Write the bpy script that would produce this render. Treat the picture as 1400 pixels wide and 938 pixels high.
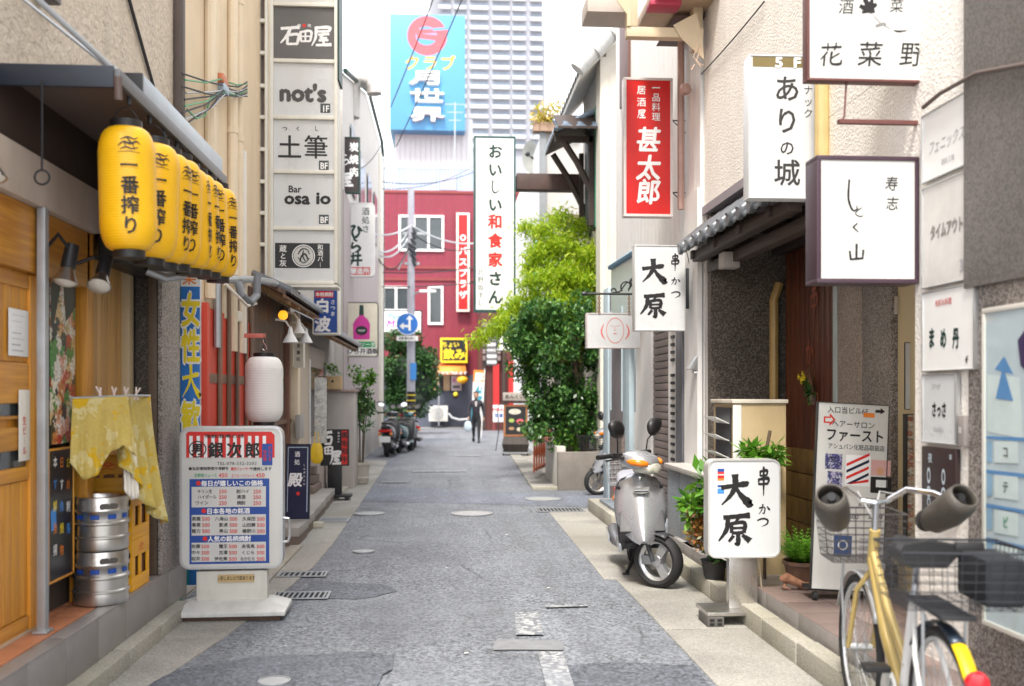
import bpy, bmesh, math, random
from mathutils import Vector, Matrix, noise
R = math.radians
random.seed(7)
for o in list(bpy.data.objects): bpy.data.objects.remove(o)
SC = bpy.context.scene; COL = SC.collection
# ------------------------------------------------------------ camera, sky, sun, exposure
F = 1361.0; YAW = math.atan(94/F); HZ = 540.0; EYE = 1.5
cd = bpy.data.cameras.new("camera"); cam = bpy.data.objects.new("camera", cd); COL.objects.link(cam); SC.camera = cam
cd.lens = F/1400*36; cd.sensor_width = 36; cd.shift_y = (HZ-469)/1400; cd.clip_start = .05; cd.clip_end = 2000
cam.location = (0, 0, EYE); cam.rotation_euler = (R(90), 0, -YAW)
cd.dof.use_dof = True; cd.dof.focus_distance = 8.0; cd.dof.aperture_fstop = 1.65; cd.dof.aperture_blades = 9
world = bpy.data.worlds.new("World"); SC.world = world; world.use_nodes = True
wn = world.node_tree; wn.nodes.clear()
sky = wn.nodes.new('ShaderNodeTexSky'); sky.sky_type = 'NISHITA'; sky.sun_disc = False
SUN_EL, SUN_AZ = 58, 197          # degrees; azimuth measured from +Y clockwise, the sun stands behind the camera
sky.sun_elevation = R(SUN_EL); sky.sun_rotation = R(SUN_AZ); sky.dust_density = 4; sky.air_density = 1.0; sky.ozone_density = .6
hsv = wn.nodes.new('ShaderNodeMix'); hsv.data_type = 'RGBA'; hsv.inputs['Factor'].default_value = .62   # thin bright cloud
hsv.inputs[7].default_value = (18.0, 18.2, 18.6, 1)
bg = wn.nodes.new('ShaderNodeBackground'); bg.inputs[1].default_value = .082
wo = wn.nodes.new('ShaderNodeOutputWorld')
wn.links.new(sky.outputs[0], hsv.inputs[6]); wn.links.new(hsv.outputs[2], bg.inputs[0]); wn.links.new(bg.outputs[0], wo.inputs[0])
sd = bpy.data.lights.new("sun", 'SUN'); sd.energy = 2.3; sd.angle = R(12); sd.color = (1, .94, .85)
sun = bpy.data.objects.new("sun", sd); COL.objects.link(sun)
sdir = Vector((math.sin(R(SUN_AZ))*math.cos(R(SUN_EL)), math.cos(R(SUN_AZ))*math.cos(R(SUN_EL)), math.sin(R(SUN_EL))))
sun.rotation_euler = sdir.to_track_quat('Z', 'Y').to_euler(); sun.location = (0, 0, 30)
SC.view_settings.view_transform = 'Standard'; SC.view_settings.look = 'None'; SC.view_settings.gamma = 1
SC.view_settings.exposure = 1.4
SC.cycles.max_bounces = 6; SC.cycles.transparent_max_bounces = 12
# ------------------------------------------------------------ survey helpers: where a sight line meets a plane
def ray(px, py):
    u = (px-700)/F; v = (HZ-py)/F
    return Vector((math.sin(YAW)+u*math.cos(YAW), math.cos(YAW)-u*math.sin(YAW), v))
EYEV = Vector((0, 0, EYE))
def onY(px, py, Y): d = ray(px, py); return EYEV + d*(Y/d.y)
def onX(px, py, X): d = ray(px, py); return EYEV + d*(X/d.x)
def onZ(px, py, z=0): d = ray(px, py); return EYEV + d*((z-EYE)/d.z)
def depth(p): return p.x*math.sin(YAW)+p.y*math.cos(YAW)
# ------------------------------------------------------------ materials
MATS = {}
def M(name, col, rough=.6, metal=0, var=.12, vs=6, bump=0, bs=60, spec=.5, rnd=0, coat=0, stretch=None, dirt=0, dirtcol=(.06,.05,.045), emit=0, trans=0, world=False, alpha=1):
    if name in MATS: return MATS[name]
    m = bpy.data.materials.new(name); m.use_nodes = True; MATS[name] = m
    n = m.node_tree; b = n.nodes['Principled BSDF']; L = n.links.new
    b.inputs['Roughness'].default_value = rough; b.inputs['Metallic'].default_value = metal
    b.inputs['Specular IOR Level'].default_value = spec; b.inputs['Coat Weight'].default_value = coat
    b.inputs['Transmission Weight'].default_value = trans; b.inputs['Alpha'].default_value = alpha
    if emit: b.inputs['Emission Color'].default_value = (*col, 1); b.inputs['Emission Strength'].default_value = emit
    if world: co = n.nodes.new('ShaderNodeNewGeometry').outputs['Position']
    else: co = n.nodes.new('ShaderNodeTexCoord').outputs['Object']
    if stretch:
        mp = n.nodes.new('ShaderNodeMapping'); mp.inputs['Scale'].default_value = stretch; L(co, mp.inputs[0]); co = mp.outputs[0]
    if rnd and not world:
        oi = n.nodes.new('ShaderNodeObjectInfo'); ad = n.nodes.new('ShaderNodeVectorMath'); ad.operation = 'ADD'
        sc = n.nodes.new('ShaderNodeMath'); sc.operation = 'MULTIPLY'; sc.inputs[1].default_value = 37; L(oi.outputs['Random'], sc.inputs[0])
        L(co, ad.inputs[0]); L(sc.outputs[0], ad.inputs[1]); co = ad.outputs[0]
    t = n.nodes.new('ShaderNodeTexNoise'); t.inputs['Scale'].default_value = vs; t.inputs['Detail'].default_value = 6; t.inputs['Roughness'].default_value = .65; L(co, t.inputs[0])
    r = n.nodes.new('ShaderNodeMapRange'); r.inputs[1].default_value = .25; r.inputs[2].default_value = .75; r.inputs[3].default_value = 1-var; r.inputs[4].default_value = 1+var; L(t.outputs[0], r.inputs[0])
    val = r.outputs[0]
    if rnd:
        oi2 = n.nodes.new('ShaderNodeObjectInfo'); r2 = n.nodes.new('ShaderNodeMapRange'); r2.inputs[3].default_value = 1-rnd; r2.inputs[4].default_value = 1+rnd; L(oi2.outputs['Random'], r2.inputs[0])
        mu = n.nodes.new('ShaderNodeMath'); mu.operation = 'MULTIPLY'; L(val, mu.inputs[0]); L(r2.outputs[0], mu.inputs[1]); val = mu.outputs[0]
    mx = n.nodes.new('ShaderNodeVectorMath'); mx.operation = 'SCALE'; mx.inputs[0].default_value = col; L(val, mx.inputs['Scale'])
    c = mx.outputs[0]
    if dirt:
        t2 = n.nodes.new('ShaderNodeTexNoise'); t2.inputs['Scale'].default_value = 1.7; t2.inputs['Detail'].default_value = 9; t2.inputs['Roughness'].default_value = .7; mpd = n.nodes.new('ShaderNodeMapping'); mpd.inputs['Scale'].default_value = (2.4, 2.4, .45); L(co, mpd.inputs[0]); L(mpd.outputs[0], t2.inputs[0])
        r3 = n.nodes.new('ShaderNodeMapRange'); r3.inputs[1].default_value = .46; r3.inputs[2].default_value = .78; r3.inputs[3].default_value = 0; r3.inputs[4].default_value = dirt; L(t2.outputs[0], r3.inputs[0])
        m3 = n.nodes.new('ShaderNodeMix'); m3.data_type = 'RGBA'; L(r3.outputs[0], m3.inputs[0]); L(c, m3.inputs[6]); m3.inputs[7].default_value = (*dirtcol, 1); c = m3.outputs[2]
    L(c, b.inputs['Base Color'])
    rr = n.nodes.new('ShaderNodeMapRange'); rr.inputs[3].default_value = max(.02, rough-.08); rr.inputs[4].default_value = min(1, rough+.1); L(t.outputs[0], rr.inputs[0]); L(rr.outputs[0], b.inputs['Roughness'])
    if bump:
        t4 = n.nodes.new('ShaderNodeTexNoise'); t4.inputs['Scale'].default_value = bs; t4.inputs['Detail'].default_value = 4; L(co, t4.inputs[0])
        bp = n.nodes.new('ShaderNodeBump'); bp.inputs['Strength'].default_value = min(1, bump); bp.inputs['Distance'].default_value = .6/bs; L(t4.outputs[0], bp.inputs['Height']); L(bp.outputs[0], b.inputs['Normal'])
    return m
def speckle(name, base, cols, scale, rough=.7, bump=.4, amount=.5, big=None, scratch=0):
    """stone or asphalt: coloured grains on a base, world-space"""
    if name in MATS: return MATS[name]
    m = bpy.data.materials.new(name); m.use_nodes = True; MATS[name] = m
    n = m.node_tree; b = n.nodes['Principled BSDF']; L = n.links.new; b.inputs['Roughness'].default_value = rough
    co = n.nodes.new('ShaderNodeNewGeometry').outputs['Position']
    v = n.nodes.new('ShaderNodeTexVoronoi'); v.inputs['Scale'].default_value = scale; L(co, v.inputs[0])
    s = n.nodes.new('ShaderNodeSeparateColor'); L(v.outputs['Color'], s.inputs[0])
    cr = n.nodes.new('ShaderNodeValToRGB'); cr.color_ramp.interpolation = 'CONSTANT'; L(s.outputs[0], cr.inputs[0])
    e = cr.color_ramp.elements; e[0].position = 0; e[0].color = (*base, 1); e[1].position = 1-amount; e[1].color = (*cols[0], 1)
    for i, c in enumerate(cols[1:], 1):
        k = e.new(1-amount+amount*i/len(cols)); k.color = (*c, 1)
    c = cr.outputs[0]
    t = n.nodes.new('ShaderNodeTexNoise'); t.inputs['Scale'].default_value = 1.1; t.inputs['Detail'].default_value = 8; t.inputs['Roughness'].default_value = .6; L(co, t.inputs[0])
    r = n.nodes.new('ShaderNodeMapRange'); r.inputs[1].default_value = .3; r.inputs[2].default_value = .7; r.inputs[3].default_value = .72; r.inputs[4].default_value = 1.25; L(t.outputs[0], r.inputs[0])
    mx = n.nodes.new('ShaderNodeVectorMath'); mx.operation = 'SCALE'; L(c, mx.inputs[0]); L(r.outputs[0], mx.inputs['Scale']); c = mx.outputs[0]
    if big:
        t2 = n.nodes.new('ShaderNodeTexNoise'); t2.inputs['Scale'].default_value = .55; t2.inputs['Detail'].default_value = 5; L(co, t2.inputs[0])
        r3 = n.nodes.new('ShaderNodeMapRange'); r3.inputs[1].default_value = .5; r3.inputs[2].default_value = .62; r3.inputs[4].default_value = .6; L(t2.outputs[0], r3.inputs[0])
        m3 = n.nodes.new('ShaderNodeMix'); m3.data_type = 'RGBA'; L(r3.outputs[0], m3.inputs[0]); L(c, m3.inputs[6]); m3.inputs[7].default_value = (*big, 1); c = m3.outputs[2]
    L(c, b.inputs['Base Color'])
    if bump:
        bp = n.nodes.new('ShaderNodeBump'); bp.inputs['Strength'].default_value = bump; bp.inputs['Distance'].default_value = .3/scale; L(v.outputs['Distance'], bp.inputs['Height']); L(bp.outputs[0], b.inputs['Normal'])
    return m
def leafmat(name, c1, c2, trans=.35, rough=.45):
    m = bpy.data.materials.new(name); m.use_nodes = True; MATS[name] = m
    n = m.node_tree; b = n.nodes['Principled BSDF']; L = n.links.new
    g = n.nodes.new('ShaderNodeNewGeometry'); mx = n.nodes.new('ShaderNodeMix'); mx.data_type = 'RGBA'
    L(g.outputs['Random Per Island'], mx.inputs[0]); mx.inputs[6].default_value = (*c1, 1); mx.inputs[7].default_value = (*c2, 1)
    L(mx.outputs[2], b.inputs['Base Color']); b.inputs['Roughness'].default_value = rough
    tr = n.nodes.new('ShaderNodeBsdfTranslucent'); L(mx.outputs[2], tr.inputs[0]); ms = n.nodes.new('ShaderNodeMixShader'); ms.inputs[0].default_value = trans
    L(b.outputs[0], ms.inputs[1]); L(tr.outputs[0], ms.inputs[2]); L(ms.outputs[0], n.nodes['Material Output'].inputs[0]); return m
def cells(name, cols, scale, rough=.5, stretch=(1,1,1), dark=None, edge=.8):
    """patches of different printed colours (photo collage, food pictures, patterned cloth)"""
    m = bpy.data.materials.new(name); m.use_nodes = True; MATS[name] = m
    n = m.node_tree; b = n.nodes['Principled BSDF']; L = n.links.new; b.inputs['Roughness'].default_value = rough
    co = n.nodes.new('ShaderNodeTexCoord').outputs['Object']; mp = n.nodes.new('ShaderNodeMapping'); mp.inputs['Scale'].default_value = stretch; L(co, mp.inputs[0])
    t = n.nodes.new('ShaderNodeTexNoise'); t.inputs['Scale'].default_value = scale*1.5; L(mp.outputs[0], t.inputs[0])
    ad = n.nodes.new('ShaderNodeMix'); ad.data_type = 'VECTOR'; ad.inputs[0].default_value = .12; L(mp.outputs[0], ad.inputs[4]); L(t.outputs['Color'], ad.inputs[5])
    v = n.nodes.new('ShaderNodeTexVoronoi'); v.inputs['Scale'].default_value = scale; L(ad.outputs[1], v.inputs[0])
    s = n.nodes.new('ShaderNodeSeparateColor'); L(v.outputs['Color'], s.inputs[0])
    cr = n.nodes.new('ShaderNodeValToRGB'); cr.color_ramp.interpolation = 'CONSTANT'; L(s.outputs[0], cr.inputs[0])
    e = cr.color_ramp.elements; e[0].color = (*cols[0], 1); e[1].position = 1/len(cols); e[1].color = (*cols[1], 1)
    for i in range(2, len(cols)): k = e.new(i/len(cols)); k.color = (*cols[i], 1)
    v2 = n.nodes.new('ShaderNodeTexVoronoi'); v2.inputs['Scale'].default_value = scale*4; L(mp.outputs[0], v2.inputs[0])
    r = n.nodes.new('ShaderNodeMapRange'); r.inputs[3].default_value = 1+.3*edge; r.inputs[4].default_value = 1-.7*edge; L(v2.outputs['Distance'], r.inputs[0])
    mx = n.nodes.new('ShaderNodeVectorMath'); mx.operation = 'SCALE'; L(cr.outputs[0], mx.inputs[0]); L(r.outputs[0], mx.inputs['Scale'])
    L(mx.outputs[0], b.inputs['Base Color']); return m
def wood(name, col, col2, axis='z', rough=.5, scale=3, rnd=.12):
    if name in MATS: return MATS[name]
    m = bpy.data.materials.new(name); m.use_nodes = True; MATS[name] = m
    n = m.node_tree; b = n.nodes['Principled BSDF']; L = n.links.new; b.inputs['Roughness'].default_value = rough
    co = n.nodes.new('ShaderNodeNewGeometry').outputs['Position']; mp = n.nodes.new('ShaderNodeMapping')
    s = {'x': (.6, 14, 14), 'y': (14, .6, 14), 'z': (14, 14, .6)}[axis]; mp.inputs['Scale'].default_value = s; L(co, mp.inputs[0])
    t = n.nodes.new('ShaderNodeTexNoise'); t.inputs['Scale'].default_value = scale; t.inputs['Detail'].default_value = 6; t.inputs['Distortion'].default_value = .6; L(mp.outputs[0], t.inputs[0])
    cr = n.nodes.new('ShaderNodeValToRGB'); L(t.outputs[0], cr.inputs[0]); e = cr.color_ramp.elements; e[0].position = .32; e[0].color = (*col2, 1); e[1].position = .68; e[1].color = (*col, 1)
    oi = n.nodes.new('ShaderNodeObjectInfo'); r2 = n.nodes.new('ShaderNodeMapRange'); r2.inputs[3].default_value = 1-rnd; r2.inputs[4].default_value = 1+rnd; L(oi.outputs['Random'], r2.inputs[0])
    mx = n.nodes.new('ShaderNodeVectorMath'); mx.operation = 'SCALE'; L(cr.outputs[0], mx.inputs[0]); L(r2.outputs[0], mx.inputs['Scale']); L(mx.outputs[0], b.inputs['Base Color'])
    bp = n.nodes.new('ShaderNodeBump'); bp.inputs['Strength'].default_value = .25; bp.inputs['Distance'].default_value = .004; L(t.outputs[0], bp.inputs['Height']); L(bp.outputs[0], b.inputs['Normal'])
    return m
def glass(name, col=(.9,.95,.95), rough=.05):
    m = bpy.data.materials.new(name); m.use_nodes = True; MATS[name] = m; n = m.node_tree; b = n.nodes['Principled BSDF']
    b.inputs['Base Color'].default_value = (*col, 1); b.inputs['Roughness'].default_value = rough; b.inputs['Transmission Weight'].default_value = 1
    t = n.nodes.new('ShaderNodeBsdfTransparent'); t.inputs[0].default_value = (*col, 1); ms = n.nodes.new('ShaderNodeMixShader'); f = n.nodes.new('ShaderNodeFresnel'); f.inputs[0].default_value = 1.45
    g = n.nodes.new('ShaderNodeBsdfGlossy'); g.inputs['Roughness'].default_value = rough
    ms.inputs[0].default_value = .10; n.links.new(t.outputs[0], ms.inputs[1]); n.links.new(g.outputs[0], ms.inputs[2]); n.links.new(ms.outputs[0], n.nodes['Material Output'].inputs[0]); return m
# palette
white = M('white_paint', (.80,.80,.79), .5, var=.05, dirt=.12, dirtcol=(.45,.43,.38))
offwhite = M('cream_white_paint', (.74,.70,.62), .6, var=.06, dirt=.2, dirtcol=(.4,.36,.3))
acryl = M('white_acrylic', (.585,.60,.61), .28, var=.04, vs=3, dirt=.22, dirtcol=(.44,.41,.35))
acryl2 = M('aged_acrylic', (.57,.57,.55), .3, var=.05, vs=3, dirt=.28, dirtcol=(.5,.45,.36))
black = M('black_paint', (.012,.012,.013), .45, var=.2)
ink = M('black_ink', (.010,.010,.011), .5, var=.1)
dkgreen = M('dark_green_ink', (.006,.035,.028), .5, var=.1)
redink = M('red_ink', (.62,.02,.015), .5, var=.08)
whiteink = M('white_ink', (.80,.80,.80), .5, var=.04)
blueink = M('blue_ink', (.01,.06,.30), .4, var=.06)
ltblueink = M('light_blue_ink', (.05,.25,.65), .4, var=.06)
greenink = M('green_ink', (.02,.28,.10), .4)
yelink = M('yellow_ink', (.80,.62,.02), .4)
orgink = M('orange_ink', (.75,.22,.03), .4)
pinkink = M('magenta_ink', (.55,.03,.28), .4)
redpanel = M('red_panel', (.55,.006,.005), .35, var=.06)
blackpanel = M('black_panel', (.012,.013,.016), .4, var=.2)
navy = M('navy_panel', (.008,.014,.05), .4, var=.15)
greypanel = M('grey_panel', (.11,.105,.105), .5, var=.06)
alu = M('aluminium', (.55,.56,.57), .35, .8, var=.1, dirt=.2, dirtcol=(.3,.3,.28))
steel = M('stainless_steel', (.58,.56,.53), .28, .95, var=.12, stretch=(1,1,.2), dirt=.2, dirtcol=(.25,.23,.2))
chrome = M('chrome', (.75,.76,.78), .12, 1, var=.05)
dkmetal = M('dark_metal', (.025,.026,.03), .45, .3, var=.2)
galv = M('galvanised_steel', (.42,.44,.46), .45, .6, var=.15, dirt=.25, dirtcol=(.2,.18,.16))
rubber = M('rubber', (.015,.015,.016), .75, var=.2)
cable = M('cable_rubber', (.03,.03,.035), .6)
cream = M('cream_render', (.74,.60,.42), .8, var=.06, vs=3, bump=.25, bs=120, dirt=.25, dirtcol=(.36,.27,.17), world=True)
creampipe = M('cream_pipe', (.76,.64,.47), .5, var=.05, dirt=.25, dirtcol=(.4,.3,.2))
stucco = M('rough_stucco', (.60,.52,.42), .9, var=.14, vs=30, bump=.8, bs=26, dirt=.4, dirtcol=(.33,.28,.23), world=True)
stuccoR = M('white_stucco', (.85,.81,.76), .9, var=.06, vs=20, bump=.8, bs=55, dirt=.25, dirtcol=(.42,.37,.33), world=True)
concrete = speckle('concrete', (.30,.29,.27), [(.25,.24,.22),(.36,.34,.31)], 160, .85, .2, .5)
kerbm = speckle('kerb_concrete', (.33,.31,.27), [(.25,.24,.19),(.42,.40,.35)], 200, .85, .35, .5, big=(.20,.19,.12))
gutterm = speckle('gutter_concrete', (.30,.29,.265), [(.25,.24,.22),(.35,.335,.305),(.21,.20,.18)], 130, .85, .3, .5, big=(.19,.18,.15))
asphalt = speckle('asphalt', (.115,.125,.142), [(.17,.185,.205),(.29,.305,.325),(.06,.066,.076)], 62, .72, .8, .62, big=(.12,.128,.145))
asphalt2 = speckle('dark_asphalt', (.07,.078,.096), [(.095,.104,.12),(.15,.16,.175)], 110, .75, .7, .5)
granite = speckle('grey_granite', (.27,.24,.22), [(.12,.10,.09),(.36,.33,.31),(.18,.16,.15)], 120, .5, .15, .7)
granited = speckle('dark_rough_stone', (.085,.068,.055), [(.05,.042,.036),(.16,.14,.12),(.11,.09,.07)], 90, .75, 1, .7)
granb = speckle('black_granite', (.045,.038,.034), [(.025,.022,.02),(.09,.08,.07)], 130, .4, .2, .6)
bluestone = speckle('blue_grey_stone', (.24,.27,.31), [(.20,.23,.27),(.30,.33,.36)], 60, .45, .1, .5)
tilebrown = M('brown_floor_tile', (.19,.14,.125), .45, var=.12, vs=20, bump=.2, bs=90, rnd=.18)
terra = M('terracotta_tile', (.42,.17,.085), .45, var=.12, vs=20, bump=.2, bs=90, rnd=.14)
graytile = M('grey_stone_slab', (.24,.22,.21), .4, var=.12, vs=14, bump=.15, bs=90, rnd=.12)
orwood = wood('orange_wood', (.70,.33,.04), (.50,.20,.022), 'z', .4)
orwoody = wood('orange_wood_beam', (.66,.31,.04), (.45,.18,.022), 'y', .4)
brwood = wood('brown_plank', (.14,.075,.05), (.06,.034,.026), 'z', .6)
rdwood = wood('dark_red_wood_door', (.14,.038,.018), (.06,.019,.010), 'z', .4)
dkwood = wood('dark_timber', (.055,.034,.027), (.024,.016,.014), 'y', .6)
tanwood = wood('tan_timber', (.42,.25,.12), (.30,.17,.08), 'y', .6)
graywood = wood('weathered_board', (.30,.22,.19), (.20,.15,.14), 'z', .8)
rtile = M('dark_roof_tile', (.10,.11,.125), .32, .1, var=.2, vs=18, rnd=.2, dirt=.2, dirtcol=(.2,.2,.19))
btile = M('blue_grey_roof_tile', (.20,.26,.34), .35, .1, var=.18, vs=10, rnd=.15)
wtile = M('pale_roof_tile', (.50,.50,.50), .5, 0, var=.15, vs=10, rnd=.12)
beige = M('beige_render', (.46,.42,.39), .85, var=.06, bump=.2, bs=80, dirt=.35, dirtcol=(.28,.24,.22), world=True)
pinkwall = M('pinkish_grey_cladding', (.40,.34,.34), .7, var=.06, world=True)
redwall = M('crimson_siding', (.19,.015,.036), .55, var=.16, dirt=.6, dirtcol=(.22,.03,.04), world=True)
slate = M('slate_grey_render', (.075,.085,.12), .7, var=.1, world=True)
winglass = M('dark_window_glass', (.035,.045,.05), .08, .0, var=.3, vs=2, spec=.8)
winglass2 = M('pale_window_glass', (.16,.20,.22), .1, 0, var=.3, vs=2, spec=.8)
lantern_y = M('yellow_lantern_paper', (.85,.47,.006), .38, var=.05, vs=3, trans=0)
lantern_w = M('white_lantern_paper', (.80,.78,.75), .45, var=.03)
clear = glass('clear_glass')
def road_surface(name, tone, crack=.5):
    m = bpy.data.materials.new(name); m.use_nodes = True; MATS[name] = m; n = m.node_tree; b = n.nodes['Principled BSDF']; L = n.links.new; b.inputs['Roughness'].default_value = .7
    co = n.nodes.new('ShaderNodeNewGeometry').outputs['Position']
    def mr(src, a, b_, c, d): r = n.nodes.new('ShaderNodeMapRange'); r.inputs[1].default_value = a; r.inputs[2].default_value = b_; r.inputs[3].default_value = c; r.inputs[4].default_value = d; L(src, r.inputs[0]); return r.outputs[0]
    def mul(x, y): q = n.nodes.new('ShaderNodeMath'); q.operation = 'MULTIPLY'; L(x, q.inputs[0]); L(y, q.inputs[1]); return q.outputs[0]
    def nz(sc, det=6, st=None):
        c_ = co
        if st: mp = n.nodes.new('ShaderNodeMapping'); mp.inputs['Scale'].default_value = st; L(co, mp.inputs[0]); c_ = mp.outputs[0]
        t = n.nodes.new('ShaderNodeTexNoise'); t.inputs['Scale'].default_value = sc; t.inputs['Detail'].default_value = det; t.inputs['Roughness'].default_value = .65; L(c_, t.inputs[0]); return t.outputs[0]
    v = n.nodes.new('ShaderNodeTexVoronoi'); v.inputs['Scale'].default_value = 62; L(co, v.inputs[0]); s_ = n.nodes.new('ShaderNodeSeparateColor'); L(v.outputs['Color'], s_.inputs[0])
    grain = mr(s_.outputs[0], .0, 1, .30, 1.85); amt = mr(nz(.8, 5), .35, .65, .45, 1.0)
    mixg = n.nodes.new('ShaderNodeMix'); L(amt, mixg.inputs[0]); mixg.inputs[2].default_value = 1; L(grain, mixg.inputs[3])
    val = mul(mixg.outputs[0], mul(mr(nz(.9, 9), .3, .7, .78, 1.22), mr(nz(1.0, 6, (3.2, .22, 1)), .3, .7, .86, 1.14)))
    # cracks: edges of large warped cells, only here and there
    wv = n.nodes.new('ShaderNodeMix'); wv.data_type = 'VECTOR'; wv.inputs[0].default_value = .10; L(co, wv.inputs[4]); t9 = n.nodes.new('ShaderNodeTexNoise'); t9.inputs['Scale'].default_value = 4; t9.inputs['Detail'].default_value = 6; L(co, t9.inputs[0]); L(t9.outputs['Color'], wv.inputs[5])
    v2 = n.nodes.new('ShaderNodeTexVoronoi'); v2.feature = 'DISTANCE_TO_EDGE'; v2.inputs['Scale'].default_value = .75; L(wv.outputs[1], v2.inputs[0])
    ck = mr(v2.outputs['Distance'], .0, .012, 1-crack, 1.0); gate = mr(nz(.45, 2), .50, .56, 0, 1)
    mc = n.nodes.new('ShaderNodeMix'); L(gate, mc.inputs[0]); mc.inputs[2].default_value = 1; L(ck, mc.inputs[3]); val = mul(val, mc.outputs[0])
    stn = mr(nz(2.3, 8), .62, .72, 1.0, .72); val = mul(val, stn)
    mx = n.nodes.new('ShaderNodeVectorMath'); mx.operation = 'SCALE'; mx.inputs[0].default_value = tone; L(val, mx.inputs['Scale']); L(mx.outputs[0], b.inputs['Base Color'])
    bp = n.nodes.new('ShaderNodeBump'); bp.inputs['Strength'].default_value = .6; bp.inputs['Distance'].default_value = .004; L(v.outputs['Distance'], bp.inputs['Height']); L(bp.outputs[0], b.inputs['Normal']); return m
asphalt = road_surface('worn_asphalt', (.138,.149,.168), .6); asphalt2 = road_surface('patched_asphalt', (.088,.098,.117), .3)
leaf_dark = leafmat('glossy_evergreen_leaf', (.014,.08,.022), (.13,.27,.06), .28, .33)
leaf_bam = leafmat('bamboo_leaf', (.22,.40,.012), (.50,.60,.03), .5, .5)
leaf_mid = leafmat('fresh_leaf', (.05,.20,.012), (.20,.40,.04), .35)
leaf_con = leafmat('conifer_leaf', (.010,.05,.012), (.045,.12,.02), .2, .6)
leaf_red = leafmat('reddish_leaf', (.35,.08,.03), (.15,.16,.03), .3)
bark = M('bark', (.10,.07,.045), .9, var=.25, bump=.5, bs=40)
soil = M('soil', (.035,.025,.018), .95, bump=.5, bs=60)
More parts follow.
